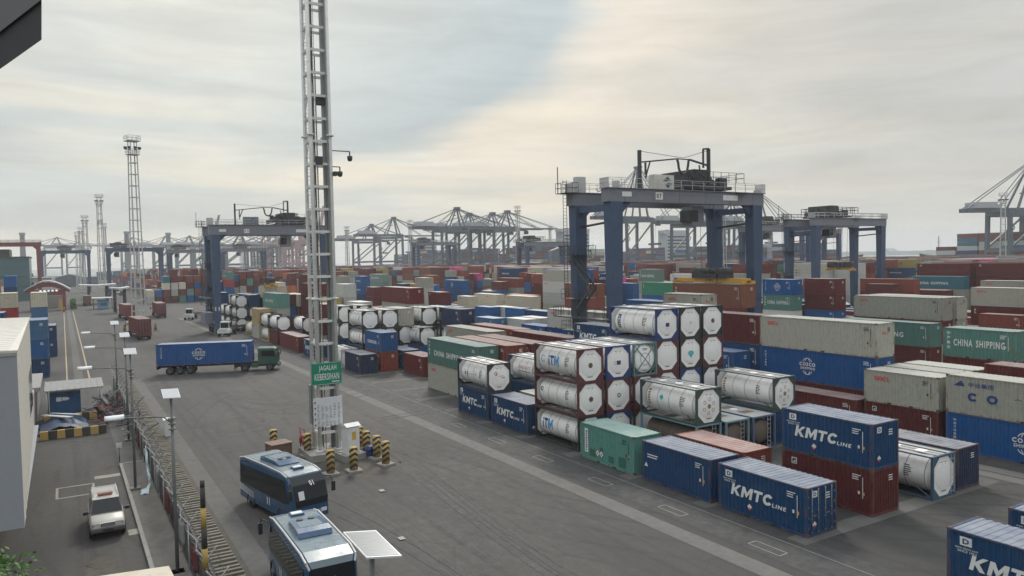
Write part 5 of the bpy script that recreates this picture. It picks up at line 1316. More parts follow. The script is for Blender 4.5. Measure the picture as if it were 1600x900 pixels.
sts_at(1560, 452, 'quay crane at the far right edge beside the loaded ship', zb=zat(334, 1553, 452), apex=zat(250, 1620, 452), fat=1.2, ayf=1.0, rz=R(-22))
for px, dep, zy, ay, lb in ((1160, 600, 352, 300, 'quay crane with a wide A-frame right of the big gantry crane'), (968, 545, 345, 262, 'quay crane whose machine house shows through the big gantry crane'), (1062, 560, 352, 290, 'second quay crane seen through the big gantry crane'),
        (1120, 640, 356, 318, 'farther quay crane behind the right leg of the big gantry crane'),
        (684, 610, 360, 326, 'leftmost and highest of the clustered quay cranes'), (705, 640, 362, 335, 'second of the clustered quay cranes'), (742, 650, 361, 334, 'third of the clustered quay cranes'), (765, 640, 360, 331, 'last of the clustered quay cranes, boom reaching right'),
        (590, 760, 371, 341, 'quay crane with lowered boom left of the cluster'), (556, 800, 378, 352, 'low quay crane beside the big white lattice mast')):
    sts_at(px, dep, lb, zb=zat(zy, px, dep), apex=zat(ay, px, dep), fat=1.0 if dep < 700 else 1.1)
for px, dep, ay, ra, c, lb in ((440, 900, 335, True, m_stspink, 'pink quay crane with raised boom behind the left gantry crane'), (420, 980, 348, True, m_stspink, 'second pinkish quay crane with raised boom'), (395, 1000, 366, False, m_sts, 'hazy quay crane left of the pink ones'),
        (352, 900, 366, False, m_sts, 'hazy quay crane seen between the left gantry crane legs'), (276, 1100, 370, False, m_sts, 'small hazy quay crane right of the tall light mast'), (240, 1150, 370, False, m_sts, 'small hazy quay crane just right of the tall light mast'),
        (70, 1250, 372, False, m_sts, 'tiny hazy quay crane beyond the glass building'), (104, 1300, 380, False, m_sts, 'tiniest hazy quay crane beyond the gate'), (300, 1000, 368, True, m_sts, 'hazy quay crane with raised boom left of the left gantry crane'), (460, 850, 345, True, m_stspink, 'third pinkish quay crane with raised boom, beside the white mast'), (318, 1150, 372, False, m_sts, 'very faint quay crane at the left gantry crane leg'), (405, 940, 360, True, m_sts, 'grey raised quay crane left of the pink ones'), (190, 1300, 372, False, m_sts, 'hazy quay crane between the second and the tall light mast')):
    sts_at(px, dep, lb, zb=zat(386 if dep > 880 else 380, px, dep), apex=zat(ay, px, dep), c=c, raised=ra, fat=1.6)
def chimney(px, dep, top, lb):
    q = at_depth(px, 400, dep); z = zat(top, px, dep); g = MB(); g.rev([(0, 5), (z-4, 3.4), (z-3.9, 4.4), (z, 4.4), (z+.1, 0)], 14, 0, 'z', (q.x, q.y, 0)); tag(g.build('chimney', m_sts), lb, 'chimney')
for a in ((36, 1200, 364, 'thin grey chimney above the red gantry crane'), (199, 1250, 362, 'chimney just left of the tall light mast'), (264, 1250, 364, 'chimney right of the tall light mast')): chimney(*a)
def ship(px, dep, L, label, hullc, deckh, tiers, sup=None, heading=0, bow=1):
    q = at_depth(px, 400, dep); o = thing('container_ship', label, 'ship', (q.x, q.y, -2), QR+heading, 'ships moored at the quay')
    Bm = 15; rows = []; n = 24                                  # local x from 0 (bow tip) backwards along -bow
    for k in range(n+1):
        t = k/n; x = -bow*t*L; w = Bm*min(1, (t/.14)**.6) if t < .14 else Bm; w = max(w, .15); sh = deckh+(4.5*(1-t/.16)**2 if t < .16 else 0)
        rows.append([(x+bow*(3 if t == 0 else 0), -w, sh), (x, -w*.92, sh*.35), (x, -w*.5, 0), (x, w*.5, 0), (x, w*.92, sh*.35), (x+bow*(3 if t == 0 else 0), w, sh)])
    g = MB(); g.grid(rows, 0, False, True, True); g.build('hull', hullc, o)
    g = MB(); cols = []; rr = random.Random(int(px)); names = ['maroon']*6+['grey', 'steel', 'blue', 'navy', 'rust', 'sage', 'ltgrey', 'cosco', 'teal']
    nb = int((L*.86)/13.6)
    for b in range(nb):
        x = -bow*(L*.11+b*13.6); tt = max(2, tiers-(2 if b == 0 else 0)-(rr.random() < .3))
        if sup and abs(b/nb-sup) < .8/nb: continue
        for t in range(tt):
            c0 = rr.choice(names)
            for half in (0, 1):
                c = CC[c0 if rr.random() < .6 else rr.choice(names)]
                g.box(x-6.2+half*.001, x+6.2, -Bm+.5+half*(Bm), -Bm+.4+half*Bm+Bm-.6, deckh+.6+t*2.7, deckh+.6+t*2.7+2.6); cols += [c]*6
    me = g.mesh('deck_cargo', [m_mass]); ca = me.color_attributes.new('Col', 'FLOAT_COLOR', 'CORNER'); arr = np.ones((len(me.loops), 4), np.float32)
    for j, p_ in enumerate(me.polygons):
        for k in p_.loop_indices: arr[k, :3] = cols[j]
    ca.data.foreach_set('color', arr.ravel()); dc = link('deck_cargo', me, o); dc['kind'] = 'stuff'
    if sup:
        x = -bow*(L*.11+L*.86*sup); g = MB(); g.box(x-6, x+6, -Bm+1, Bm-1, deckh, deckh+27); g.box(x-4, x+4, -Bm-1, Bm+1, deckh+27, deckh+30); g.build('superstructure', m_stsw, o)
        g = MB(); g.rev([(deckh, 2.4), (deckh+31, 2.2), (deckh+31.1, 0)], 12, 0, 'z', (x-bow*9, 0, 0)); g.build('funnel', hullc, o)
        g = MB()
        for k in range(7): g.box(x-6.06, x+6.06, -Bm+2, Bm-2, deckh+4+k*3.2, deckh+5.2+k*3.2)
        g.build('window', m_glass, o)
    g = MB(); xm = -bow*L*.05; g.bar((xm, 0, deckh+2), (xm, 0, deckh+16), .5); g.bar((xm, -2, deckh+12), (xm, 2, deckh+12), .4); g.build('mast', m_galv, o)
    return o
m_hull1 = weathered('dark_hull', (.035, .03, .035), .5); m_hull2 = weathered('blue_hull', (.02, .05, .12), .5)
ship(1443, 520, 210, 'dark-hulled loaded ship with its bow at the open water, far right', m_hull1, 10, 6, None, 0, -1)
ship(1343, 545, 300, 'blue-hulled loaded ship behind the free-standing gantry crane', m_hull2, 10, 5, .62, 0, 1)
ship(935, 640, 150, 'loaded ship behind the legs of the clustered quay cranes', m_hull1, 12, 6, .16, 0, 1)
ship(790, 700, 260, 'long loaded ship in the haze left of centre', m_hull2, 10, 6, .70, 0, 1)
ship(1440, 470, 10, 'x', m_hull1, 8, 2) if False else None

# ------------------------------------------------------------------ vehicles
def wheel(par, x, y, r=.5, w=.3, name='wheel'):
    sgn = -1 if y < 0 else 1
    g = MB(); g.rev([(y-w/2, r*.55), (y-w/2, r*.93), (y-w/2+.04, r), (y+w/2-.04, r), (y+w/2, r*.93), (y+w/2, r*.55)], 22, 0, 'y', (x, 0, r)); a = g.build(name, m_rub, par)
    g = MB(); yo = y+sgn*(w/2-.05); g.rev([(y, 0), (y, r*.56), (yo, r*.56), (yo-sgn*.06, r*.4), (yo-sgn*.06, r*.18), (yo, r*.15), (yo, 0)], 18, 0, 'y', (x, 0, r)); g.build('rim', m_rim, a)
def loft(g, secs, m=0, sm=False): return g.grid(secs, m, sm, True, True)
def rrect(x, w, z0, z1, r=.12, top=None):
    top = w if top is None else top
    return [(x, -w, z0), (x, w, z0), (x, w*1.0, z0+(z1-z0)*.55), (x, top, z1-r), (x, top-r*.8, z1), (x, -top+r*.8, z1), (x, -top, z1-r), (x, -w, z0+(z1-z0)*.55)]
def bus(loc, rz, label, num_, numside):
    o = thing('bus', label, 'bus', loc, rz, 'dark blue minibuses'); Lb = 7.4
    g = MB(); a = -Lb/2
    xs = [(a, .98, .55, 2.55), (a+.12, 1.08, .42, 2.80), (a+.9, 1.10, .38, 2.95), (0, 1.10, .36, 2.98), (Lb/2-1.6, 1.10, .36, 2.95), (Lb/2-.85, 1.09, .38, 2.80), (Lb/2-.35, 1.05, .42, 2.42), (Lb/2-.05, 1.02, .45, 1.55), (Lb/2, .98, .5, 1.2), (Lb/2, .95, .5, .9)]
    loft(g, [rrect(x, w, z0, z1, .16, w*.965) for x, w, z0, z1 in xs], 0, False); b = g.build('body', m_busb, o); bevel(b, .04, 2)
    g = MB()
    rr = [(x, w*.965-.12, z1) for x, w, z0, z1 in xs[:6]]
    g.grid([[(x, -w, z+.004), (x, w, z+.004), ] for x, w, z in rr], 0); g.build('roof', m_busr, o)
    for s_ in (-1, 1):
        g = MB(); g.path([(x, s_*(w+.10), z-.03) for x, w, z in rr], .05, 6); g.build('roof_rail', m_galv, o)
        g = MB(); g.prism([(a+.35, s_*1.104, 1.35), (Lb/2-1.0, s_*1.104, 1.25), (Lb/2-.62, s_*1.09, 1.4), (Lb/2-1.15, s_*1.085, 2.55), (a+.35, s_*1.085, 2.42)], (0, s_*.012, 0)); g.build('side_window', m_glass, o)
        g = MB(); F = lambda u, v: (u, s_*1.128, v)
        for k in range(4): g.face([F(a+.25, 1.28-k*.11), F(a+2.3, 1.02-k*.10), F(a+2.3, .99-k*.10), F(a+.25, 1.21-k*.11)], 0)
        for k in (0, .28): g.face([F(.35+k, .72), F(.45+k, .80), F(.45+k, 1.14), F(.35+k, 1.22)], 0)
        g.build('stripe', m_whitep, o)
        for x in (-Lb/2+1.75, Lb/2-1.5): wheel(o, x, s_*.93, .42, .26); g = MB(); g.rev([(s_*1.08, .54), (s_*1.125, .54), (s_*1.125, .44)], 18, 0, 'y', (x, 0, .44)); g.build('wheel_arch', m_black, o)
    g = MB(); g.grid([[(Lb/2-.75, -.98, 2.76), (Lb/2-.75, .98, 2.76)], [(Lb/2-.29, -1.0, 2.38), (Lb/2-.29, 1.0, 2.38)], [(Lb/2+.00, -.985, 1.56), (Lb/2+.00, .985, 1.56)], [(Lb/2+.03, -.95, 1.22), (Lb/2+.03, .95, 1.22)]], 0); g.build('windscreen', m_glass, o)
    g = MB(); g.face([(Lb/2+.01, -.75, 1.6), (Lb/2+.01, -.42, 1.6), (Lb/2-.13, -.42, 2.05), (Lb/2-.13, -.75, 2.05)], 0)
    g.build('notice', m_board, o)
    g = MB(); g.prism([(a-.02, -.94, 1.15), (a-.02, .94, 1.15), (a-.012, .94, 2.56), (a-.012, -.94, 2.56)], (-.012, 0, 0)); g.build('rear_window', m_glass, o)
    t = MB()
    if numside: put_text(t, num_, -.15, .15, 1.85, 2.1, lambda u, v: (a-.036, -u, v), 0, .03)
    else: put_text(t, num_, .0, .25, 2.28, 2.5, lambda u, v: (Lb/2-.29-(v-2.38)*1.2+.03, u, v), 0, .02)
    t.build('lettering', plain('number_white', (.72, .60, .42)) if numside else m_white, o)
    for s_ in (-1, 1):
        g = MB(); g.box(Lb/2-.06, Lb/2+.03, s_*.72-.16, s_*.72+.16, .72, .92); g.build('headlight', m_lampw, o)
        g = MB(); g.box(a-.03, a+.02, s_*.85-.09, s_*.85+.09, .9, 1.35); g.build('tail_light', m_redm, o)
        g = MB(); g.path([(Lb/2-.75, s_*1.0, 2.5), (Lb/2-.2, s_*1.28, 2.55), (Lb/2+.05, s_*1.32, 2.3)], .035, 6); g.box(Lb/2-.02, Lb/2+.12, s_*1.32-.10, s_*1.32+.10, 1.75, 2.3); bevel(g.build('mirror', m_black, o), .03)
    g = MB()
    for k in range(4): g.path([(Lb/2+.03, -.8+k*.1, .62+k*.06), (Lb/2+.03, .0, .56+k*.08), (Lb/2+.03, .8, .78+k*.05)], .014, 4)
    g.build('grille', m_galv, o)
    g = MB(); x0 = -1.35
    g.grid([[(x0, -.72, 3.0), (x0, .72, 3.0)], [(x0+.12, -.72, 3.2), (x0+.12, .72, 3.2)], [(x0+.6, -.72, 3.26), (x0+.6, .72, 3.26)], [(x0+1.9, -.68, 3.22), (x0+1.9, .68, 3.22)], [(x0+2.4, -.6, 3.02), (x0+2.4, .6, 3.02)]], 0)
    for s_ in (-1, 1): g.face([(x0, s_*.72, 2.98), (x0+.12, s_*.72, 3.2), (x0+.6, s_*.72, 3.26), (x0+1.9, s_*.68, 3.22), (x0+2.4, s_*.6, 3.02), (x0+2.4, s_*.6, 2.98)], 0)
    ac = g.build('air_conditioner', m_busb, o)
    g = MB(); g.grid([[(x0+.62, -.5, 3.268), (x0+.62, .5, 3.268)], [(x0+1.5, -.48, 3.240), (x0+1.5, .48, 3.240)]], 0); g.build('cover', m_busr, ac)
    for s_ in (-.26, .26): g = MB(); g.tube((x0+1.75, s_, 3.2), (x0+1.75, s_, 3.265), .14, 16); g.build('fan', m_black, ac)
    g = MB(); g.box(1.75, 2.25, -.32, .32, 2.93, 3.06); bevel(g.build('roof_hatch', m_busb, o), .04); g = MB(); g.box(1.82, 2.18, -.25, .25, 3.062, 3.07); g.build('hatch_cover', m_whitep, o)
    return o
bus((-44.95, 10.75, 0), R(11.5), 'dark blue bus numbered 01 with its windscreen towards the mast foot', '01', False)
bus((-33.0, 8.95, 0), R(179), 'dark blue bus numbered 03 seen from behind at the bottom edge', '03', True)

def suv():
    o = thing('car', 'white off-road car with dark windscreen parked beside the fence', 'car', (-47.9, 1.62, 0), R(0)); g = MB()
    # local +X is the nose
    lo = [(-2.2, .80, .55, 1.0), (-2.12, .86, .42, 1.12), (-1.2, .88, .38, 1.15), (.4, .88, .38, 1.14), (1.0, .87, .40, 1.12), (1.9, .83, .42, 1.0), (2.15, .76, .48, .88), (2.2, .70, .52, .8)]
    loft(g, [rrect(x, w, z0, z1, .10, w*.96) for x, w, z0, z1 in lo], 0, True); b = g.build('body', weathered('car_white', (.50, .49, .45), .42, amount=.35, streak=False, dirt=(.2, .18, .15)), o)
    g = MB(); gh = [(-2.12, .78, 1.10, .64, 1.72), (-1.9, .80, 1.12, .66, 1.80), (.1, .82, 1.12, .66, 1.80), (.35, .82, 1.12, .64, 1.74), (1.15, .80, 1.10, .76, 1.14)]
    loft(g, [[(x, -w, z0), (x, w, z0), (x, wt, z1), (x, -wt, z1)] for x, w, z0, wt, z1 in gh], 0); g.build('cabin', MATS['car_white'], o)
    g = MB(); g.face([(.40, -.64, 1.735), (.40, .64, 1.735), (1.16, .77, 1.145), (1.16, -.77, 1.145)], 0); g.build('windscreen', m_glass, o)
    t = MB(); put_text(t, 'INDOMOBIL', -.38, .38, 0, 1, lambda u, v: (.60-.08*v, u, 1.645+.065*v-.0+.0), 0, .0) if False else None
    for s_ in (-1, 1):
        g = MB(); g.face([(-1.75, s_*.79, 1.2), (.3, s_*.81, 1.2), (.75, s_*.815, 1.2), (.25, s_*.695, 1.68), (-1.7, s_*.695, 1.70)], 0); g.build('side_window', m_glass, o)
        for x in (-1.35, 1.38): wheel(o, x, s_*.76, .37, .24)
        g = MB(); g.box(.75, .98, s_*1.02-.12, s_*1.02+.12, 1.12, 1.30); g.bar((.8, s_*.8, 1.15), (.85, s_*.98, 1.2), .05); bevel(g.build('mirror', m_black, o), .04)
        g = MB(); g.box(1.98, 2.185, s_*.56-.20, s_*.56+.20, .70, .90); bevel(g.build('headlight', plain('headlight_glass', (.30, .31, .30), .2), o), .04)
        g = MB(); g.tube((-1.9, s_*.60, 1.90), (.1, s_*.60, 1.90), .025, 6); [g.tube((x, s_*.60, 1.78), (x, s_*.60, 1.9), .02, 5) for x in (-1.9, -.9, .1)]; g.build('roof_rail', m_galv, o)
    g = MB(); [g.tube((-1.8+k*.22, -.6, 1.88), (-1.8+k*.22, .6, 1.88), .02, 5) for k in range(7)]; g.build('roof_rack', m_lampw, o)
    g = MB(); g.box(-.25, .05, -.38, .38, 1.84, 1.98); bevel(g.build('roof_beacon', plain('beacon_brown', (.35, .17, .12)), o), .04)
    g = MB(); g.box(2.05, 2.30, -.82, .82, .42, .66); bevel(g.build('bumper', plain('bumper_grey', (.09, .09, .09)), o), .05)
    g = MB(); g.box(2.12, 2.212, -.33, .33, .70, .88); g.build('grille', m_black, o); g = MB(); [g.box(2.213, 2.225, -.30, .30, .73+k*.05, .745+k*.05) for k in range(3)]; g.box(2.1, 2.23, -.36, .36, .885, .91); g.build('grille_trim', m_galv, o); g = MB(); g.face([(.62, -.60, 1.62), (.62, .60, 1.62), (.615, .60, 1.625), (.615, -.60, 1.625)]); g.build('wiper', m_black, o); g = MB(); g.box(2.29, 2.31, -.24, .24, .48, .6); g.build('number_plate', m_black, o)
suv()
def chassis(o, x0, x1, axles, zc=1.25, legs=True):
    g = MB()
    for y in (-.45, .45): g.box(x0, x1, y-.07, y+.07, zc-.32, zc-.02)
    n = int((x1-x0)/1.5)
    for k in range(n+1): x = x0+(x1-x0)*k/n; g.box(x-.05, x+.05, -1.15, 1.15, zc-.25, zc-.03)
    g.box(x0, x0+.12, -1.22, 1.22, zc-.5, zc-.02)
    if legs:
        for y in (-.8, .8): g.box(x1-3.2, x1-3.05, y-.07, y+.07, .25, zc-.2)
    g.build('chassis', weathered('chassis_rust', (.09, .05, .045), .7), o)
    for a in axles:
        for y in (-.95, .95): wheel(o, a, y, .5, .42)
    for y in (-.9, .9): g = MB(); g.box(x0-.04, x0, y-.22, y+.22, zc-.48, zc-.3); g.build('tail_light', m_redm, o)
    g = MB()
    for a in axles: g.tube((a, -.8, .5), (a, .8, .5), .08, 8)
    g.build('axle', m_dark, o)
def cab(o, x, c, h=2.9, z0=.7, L=1.9, w=1.2):
    g = MB(); loft(g, [[(x, -w, z0), (x, w, z0), (x, w, h-.1), (x, w-.15, h), (x, -w+.15, h), (x, -w, h-.1)], [(x+L*.75, -w, z0), (x+L*.75, w, z0), (x+L*.75, w, h-.15), (x+L*.75, w-.15, h-.03), (x+L*.75, -w+.15, h-.03), (x+L*.75, -w, h-.15)],
        [(x+L, -w+.06, z0-.1), (x+L, w-.06, z0-.1), (x+L, w-.08, z0+1.15), (x+L-.28, w-.2, h-.2), (x+L-.28, -w+.2, h-.2), (x+L, -w+.08, z0+1.15)]], 0); b = g.build('cab', c, o)
    g = MB(); g.face([(x+L+.012, -w+.18, z0+1.12), (x+L+.012, w-.18, z0+1.12), (x+L-.22, w-.28, h-.28), (x+L-.22, -w+.28, h-.28)], 0); g.build('windscreen', m_glass, b)
    for s_ in (-1, 1):
        g = MB(); g.face([(x+.45, s_*(w+.008), z0+1.15), (x+L-.35, s_*(w+.008), z0+1.0), (x+L-.5, s_*(w+.008), h-.4), (x+.45, s_*(w+.008), h-.4)], 0); g.build('side_window', m_glass, b)
        g = MB(); g.bar((x+L-.2, s_*w, h-.5), (x+L+.1, s_*(w+.25), h-.6), .04); g.box(x+L+.02, x+L+.12, s_*(w+.25)-.1, s_*(w+.25)+.1, h-1.25, h-.6); g.build('mirror', m_black, b)
        g = MB(); g.box(x+L-.02, x+L+.03, s_*.85-.15, s_*.85+.15, z0+.05, z0+.22); g.build('headlight', m_lampw, b)
    g = MB(); g.box(x+L-.05, x+L+.15, -w, w, z0-.35, z0+.0); g.build('bumper', c, b); g = MB(); [g.box(x+L, x+L+.03, -.7, .7, z0+.35+k*.16, z0+.42+k*.16) for k in range(4)]; g.build('grille', m_black, b)
A0, A1 = at(250, 585), at(424, 577)
ang = math.atan2(A1.y-A0.y, A1.x-A0.x)
tk = thing('articulated_truck', 'dark green truck hauling the long bright blue container across the yard', 'truck', (A0.x, A0.y, 0), ang)
off = .9
chassis(tk, off-1.0, off+12.0, (off+.6, off+1.9, off+3.2))
g = MB(); [g.box(off+8.9, off+14.4, y-.1, y+.1, .6, .9) for y in (-.45, .45)]; g.box(off+9.6, off+10.9, -1.2, 1.2, .95, 1.05); g.build('tractor_frame', m_dark, tk)
for a in (off+10.2, off+13.5): [wheel(tk, a, y, .5, .40) for y in (-.97, .97)]
g = MB(); [g.box(off+12.9, off+14.1, y-.25, y+.27, 1.0, 1.12) for y in (-1.0, 1.0)]; [g.box(off+11.1, off+12.0, y-.25, y+.25, .5, 1.0) for y in (-.95, .95)]; g.build('fender', m_green, tk)
cab(tk, off+12.0, m_green, 3.15, .9, 2.6, 1.22)
ct = thing('shipping_container', 'long bright blue container riding on the green truck, globe emblem on its side', 'shipping container', (A0.x, A0.y, 1.25), ang, GROUPC)
fr, wl, rf, dr = c_parts(L40, HC, False); cb_ = (.012, .085, .26)
for nm, me in (('frame', fr), ('wall', wl), ('roof', rf), ('lettering', logo_mesh('cosco', L40, HC, False))): link(nm, me, ct, cb_)
n_ = Vector((-math.sin(ang), math.cos(ang), 0)); d_ = Vector((math.cos(ang), math.sin(ang), 0)); ct.location = Vector((A0.x, A0.y, 1.25))-n_*1.22-d_*.1
def rear_truck(p, rz, label, col_, clabel, L=L40, cabc=m_whitep, ctlab=True):
    o = thing('articulated_truck', label, 'truck', (p.x, p.y, 0), rz, 'trucks on the yard road')
    chassis(o, 0, L+.3, (1.0, 2.3)); cab(o, L+.9, cabc, 3.0, .95, 2.0, 1.2); [wheel(o, L+a, y, .5, .3) for a in (-.8, 2.3) for y in (-.97, .97)]
    g = MB(); [g.box(L-1.5, L+2.5, y-.1, y+.1, .6, .9) for y in (-.45, .45)]; g.build('tractor_frame', m_dark, o)
    c = thing('shipping_container', clabel, 'shipping container', (p.x, p.y, 1.26), rz, GROUPC); H = HC if L > 8 else H0
    fr, wl, rf, dr = c_parts(L, H, True)
    for nm, me in (('frame', fr), ('wall', wl), ('roof', rf)): link(nm, me, c, col_)
    for d in dr: link('door', d, c, col_)
    n = Vector((-math.sin(rz), math.cos(rz), 0)); d = Vector((math.cos(rz), math.sin(rz), 0))
    # doors to the rear: the container is turned round
    c.rotation_euler = (0, 0, rz+math.pi); c.location = Vector((p.x, p.y, 1.26))+n*1.22+d*(L+.1)
rear_truck(at(227, 531), R(184), 'truck seen from behind in the middle of the road, dark red load', (.14, .03, .03), 'dark red container on the truck nearest the tall light mast foot')
rear_truck(at(253, 497), R(180), 'truck seen from behind farther on, rightmost of the road trucks', (.16, .045, .04), 'red container on the rightmost road truck')
rear_truck(at(204, 500), R(184), 'truck half hidden by the tall light mast foot', (.20, .05, .045), 'red container on the truck half hidden by the tall light mast')
rear_truck(at(137, 478), R(181), 'truck with a short rusty load beside the small kiosk', (.16, .08, .06), 'rusty short container on the truck beside the kiosk', L20)
def yard_tractor(p, rz, label, Lc=12):
    o = thing('terminal_tractor', label, 'yard tractor', (p.x, p.y, 0), rz, 'white terminal tractors')
    g = MB(); [g.box(-3.5, 2.2, y-.12, y+.12, .6, .95) for y in (-.45, .45)]; g.box(-3.2, -1.6, -1.1, 1.1, .95, 1.1); g.build('chassis', m_dark, o)
    g = MB(); loft(g, [[(.4, -.95, .9), (.4, .95, .9), (.4, .9, 3.0), (.4, -.9, 3.0)], [(1.8, -.95, .9), (1.8, .95, .9), (1.7, .85, 3.0), (1.7, -.85, 3.0)]], 0); g.box(.9, 2.9, -1.2, 1.2, .7, 1.3); g.box(1.8, 3.0, -.95, .5, 1.3, 1.6); c = g.build('cab', m_whitep, o)
    g = MB(); g.box(1.74, 1.80, -.78, .78, 1.7, 2.75); g.box(.55, 1.6, -.955, -.94, 1.7, 2.7); g.box(.55, 1.6, .94, .955, 1.7, 2.7); g.build('window', m_glass, c)
    for a in (-2.4, 2.1): [wheel(o, a, y, .5, .36) for y in (-.95, .95)]
    t = thing('flat_trailer', label.replace('tractor', 'tractor\'s empty trailer').replace('white ', ''), 'trailer', (p.x, p.y, 0), rz, 'empty yard trailers'); chassis(t, -3.0-Lc+1, -2.2, (-Lc-.2, -Lc-1.5), 1.35, False)
    return o
yard_tractor(at(355, 524), R(-25), 'white yard tractor just right of the left gantry crane foot', 9)
yard_tractor(at(298, 499), R(-20), 'white yard tractor left of the left gantry crane', 9)
yard_tractor(at(184, 460), R(-10), 'small dark-shadowed yard tractor under the canopy', 9)
w_ = at(1318, 474, 3.7); o = thing('articulated_truck', 'white truck cab peeking out left of the grey container stack', 'truck', (w_.x-2, w_.y, 0), R(0), 'trucks on the yard road'); chassis(o, -11, 1, (-10, -8.7)); cab(o, 1.0, m_whitep, 3.7, .95, 2.2, 1.2); [wheel(o, a, y, .5, .36) for a in (-.5, 2.2) for y in (-.97, .97)]
g = MB(); loft(g, [[(1.1, -1.1, 3.7), (1.1, 1.1, 3.7), (1.1, 1.0, 4.4), (1.1, -1.0, 4.4)], [(2.7, -.9, 3.7), (2.7, .9, 3.7), (2.2, .8, 3.9), (2.2, -.8, 3.9)]], 0); g.build('roof_fairing', m_whitep, o)

# ------------------------------------------------------------------ buildings and roadside things
def ribbed(mb, p0, p1, z0, z1, n, d=.04, m=0):
    a, b = Vector((p0[0], p0[1], 0)), Vector((p1[0], p1[1], 0)); t = (b-a).normalized(); o = Vector((t.y, -t.x, 0)); row = []
    for k in range(n):
        f = k/n; w = (b-a)/n
        row += [a+w*k, a+w*(k+.7), a+w*(k+.78)+o*d, a+w*(k+.92)+o*d]
    row.append(b); mb.grid([[(q.x, q.y, z0) for q in row], [(q.x, q.y, z1) for q in row]], m)
o = thing('warehouse_building', 'grey metal-clad building wing with pale ribbed roof at the bottom of the photo edge', 'building', (0, 0, 0))
q = on_x(31, 548, -40.2); yb, zt = q.y-.12, q.z-.1
g = MB(); ribbed(g, (-40.2, yb-9), (-40.2, yb), 3.0, zt, 9, .008); g.face([(-40.25, yb-.05, 3), (-66, yb-.05, 3), (-66, yb-9, 3), (-40.25, yb-9, 3)]); g.build('wall', m_clad, o)
g = MB(); ribbed(g, (-40.2, yb), (-66.0, yb-.35), 3.0, zt, 14, .02); g.build('side_wall', m_cladl, o)
g = MB(); g.prism([(-40.1, yb+.04, zt+.02), (-66.2, yb-.31, zt+.02), (-66.2, yb-14, zt+.25), (-40.0, yb-14, zt+.25)], (0, 0, .12))
for k in range(24): x = -40.3-k*1.08; g.prism([(x, yb-.3, zt+.142), (x-.03, yb-.3, zt+.142), (x-.03, yb-14, zt+.372), (x, yb-14, zt+.372)], (0, 0, .02))
g.build('roof', m_cladl, o)
g = MB(); g.box(-40.21, -40.15, yb-14, yb+.02, zt-.10, zt+.02); g.build('gutter', m_galv, o)
g = MB(); g.box(-76, -58, yb-14, yb-1.0, 0, 3.0); g.build('ground_floor_wall', m_concl, o)
g = MB()
for k in range(4): g.box(-56-k*2.6, -54.2-k*2.6, yb-.30, yb-.13-.014*(k+6), 5.0, 7.8)
g.build('window', m_glass, o)
p = at(58, 600, 3.5); g = MB(); g.box(-84, -68, -6.5, -2.7, 0, 3.2); o = tag(g.build('boundary_wall', weathered('pinkish_plaster', (.42, .37, .38), .8, amount=.3)), 'pinkish plaster block wall between the grey building and the blue booth', 'wall')
g = MB(); g.box(-96, -84.5, -6.8, -2.2, 2.9, 3.3); g.box(-96, -84.5, -2.8, -2.6, 0, 2.9); o = tag(g.build('concrete_canopy', m_conc), 'grey concrete slab roof edge behind the grey building, beside the yellow-lined road', 'canopy')
# overhanging roof of the building one looks out from
o = thing('building_eave', 'dark grey roof eave of the viewer\'s own building in the upper corner', 'roof eave', (0, 0, 0))
dn = at_depth(65, 62, 5.0); rows = []
P0 = [at_depth(a, b, 5.0) for a, b in ((65, -60), (65, 62), (0, 108), (-140, 190), (-140, -60))]
off_ = (P0[1]-P0[0]).cross(P0[2]-P0[1]).normalized(); off_ = off_ if off_.dot(FW) > 0 else -off_
off_ = Vector((-1.2, -.9, .3))
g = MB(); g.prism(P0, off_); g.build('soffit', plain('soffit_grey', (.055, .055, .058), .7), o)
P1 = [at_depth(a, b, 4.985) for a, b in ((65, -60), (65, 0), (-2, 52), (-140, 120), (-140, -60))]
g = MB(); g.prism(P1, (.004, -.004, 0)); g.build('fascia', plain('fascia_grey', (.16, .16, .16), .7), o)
# guard post roof at the bottom edge
o = thing('guard_post', 'flat cream roof slab of a guard post at the bottom edge near the fence', 'guard post', (0, 0, 0))
c1 = at(264, 884, 4.2); g = MB(); g.prism([(c1.x, c1.y, 4.05), (c1.x+9, c1.y+.3, 4.05), (c1.x+9, c1.y-3.2, 4.05), (c1.x-.6, c1.y-3.2, 4.05)], (0, 0, .15)); g.build('roof', weathered('cream_roof', (.56, .50, .40), .7, amount=.35, streak=False), o)
g = MB(); [g.box(c1.x+a, c1.x+a+.2, c1.y-b, c1.y-b+.2, 0, 4.05) for a in (.3, 7) for b in (.4, 2.8)]; g.build('post', m_conc, o)
# raised boom gate
o = thing('boom_gate', 'raised yellow and black boom pole standing upright by the fence', 'boom gate', (-31.6, 4.45, 0)); g = MB(); g.box(-.35, .35, -.3, .3, 0, 1.2); g.build('housing', m_stripey, o)
for k in range(7):
    g = MB(); g.rev([(1.0+k*.82, .0), (1.0+k*.82, .125-.005*k), (1.0+(k+1)*.82, .12-.005*k), (1.0+(k+1)*.82, 0)], 14, 0, 'z') if k < 6 else g.rev([(5.92, 0), (5.92, .09), (6.2, .085), (6.2, 0)], 12, 0, 'z')
    g.build('boom_segment', m_stripek if k % 2 or k == 6 else m_stripey, o)
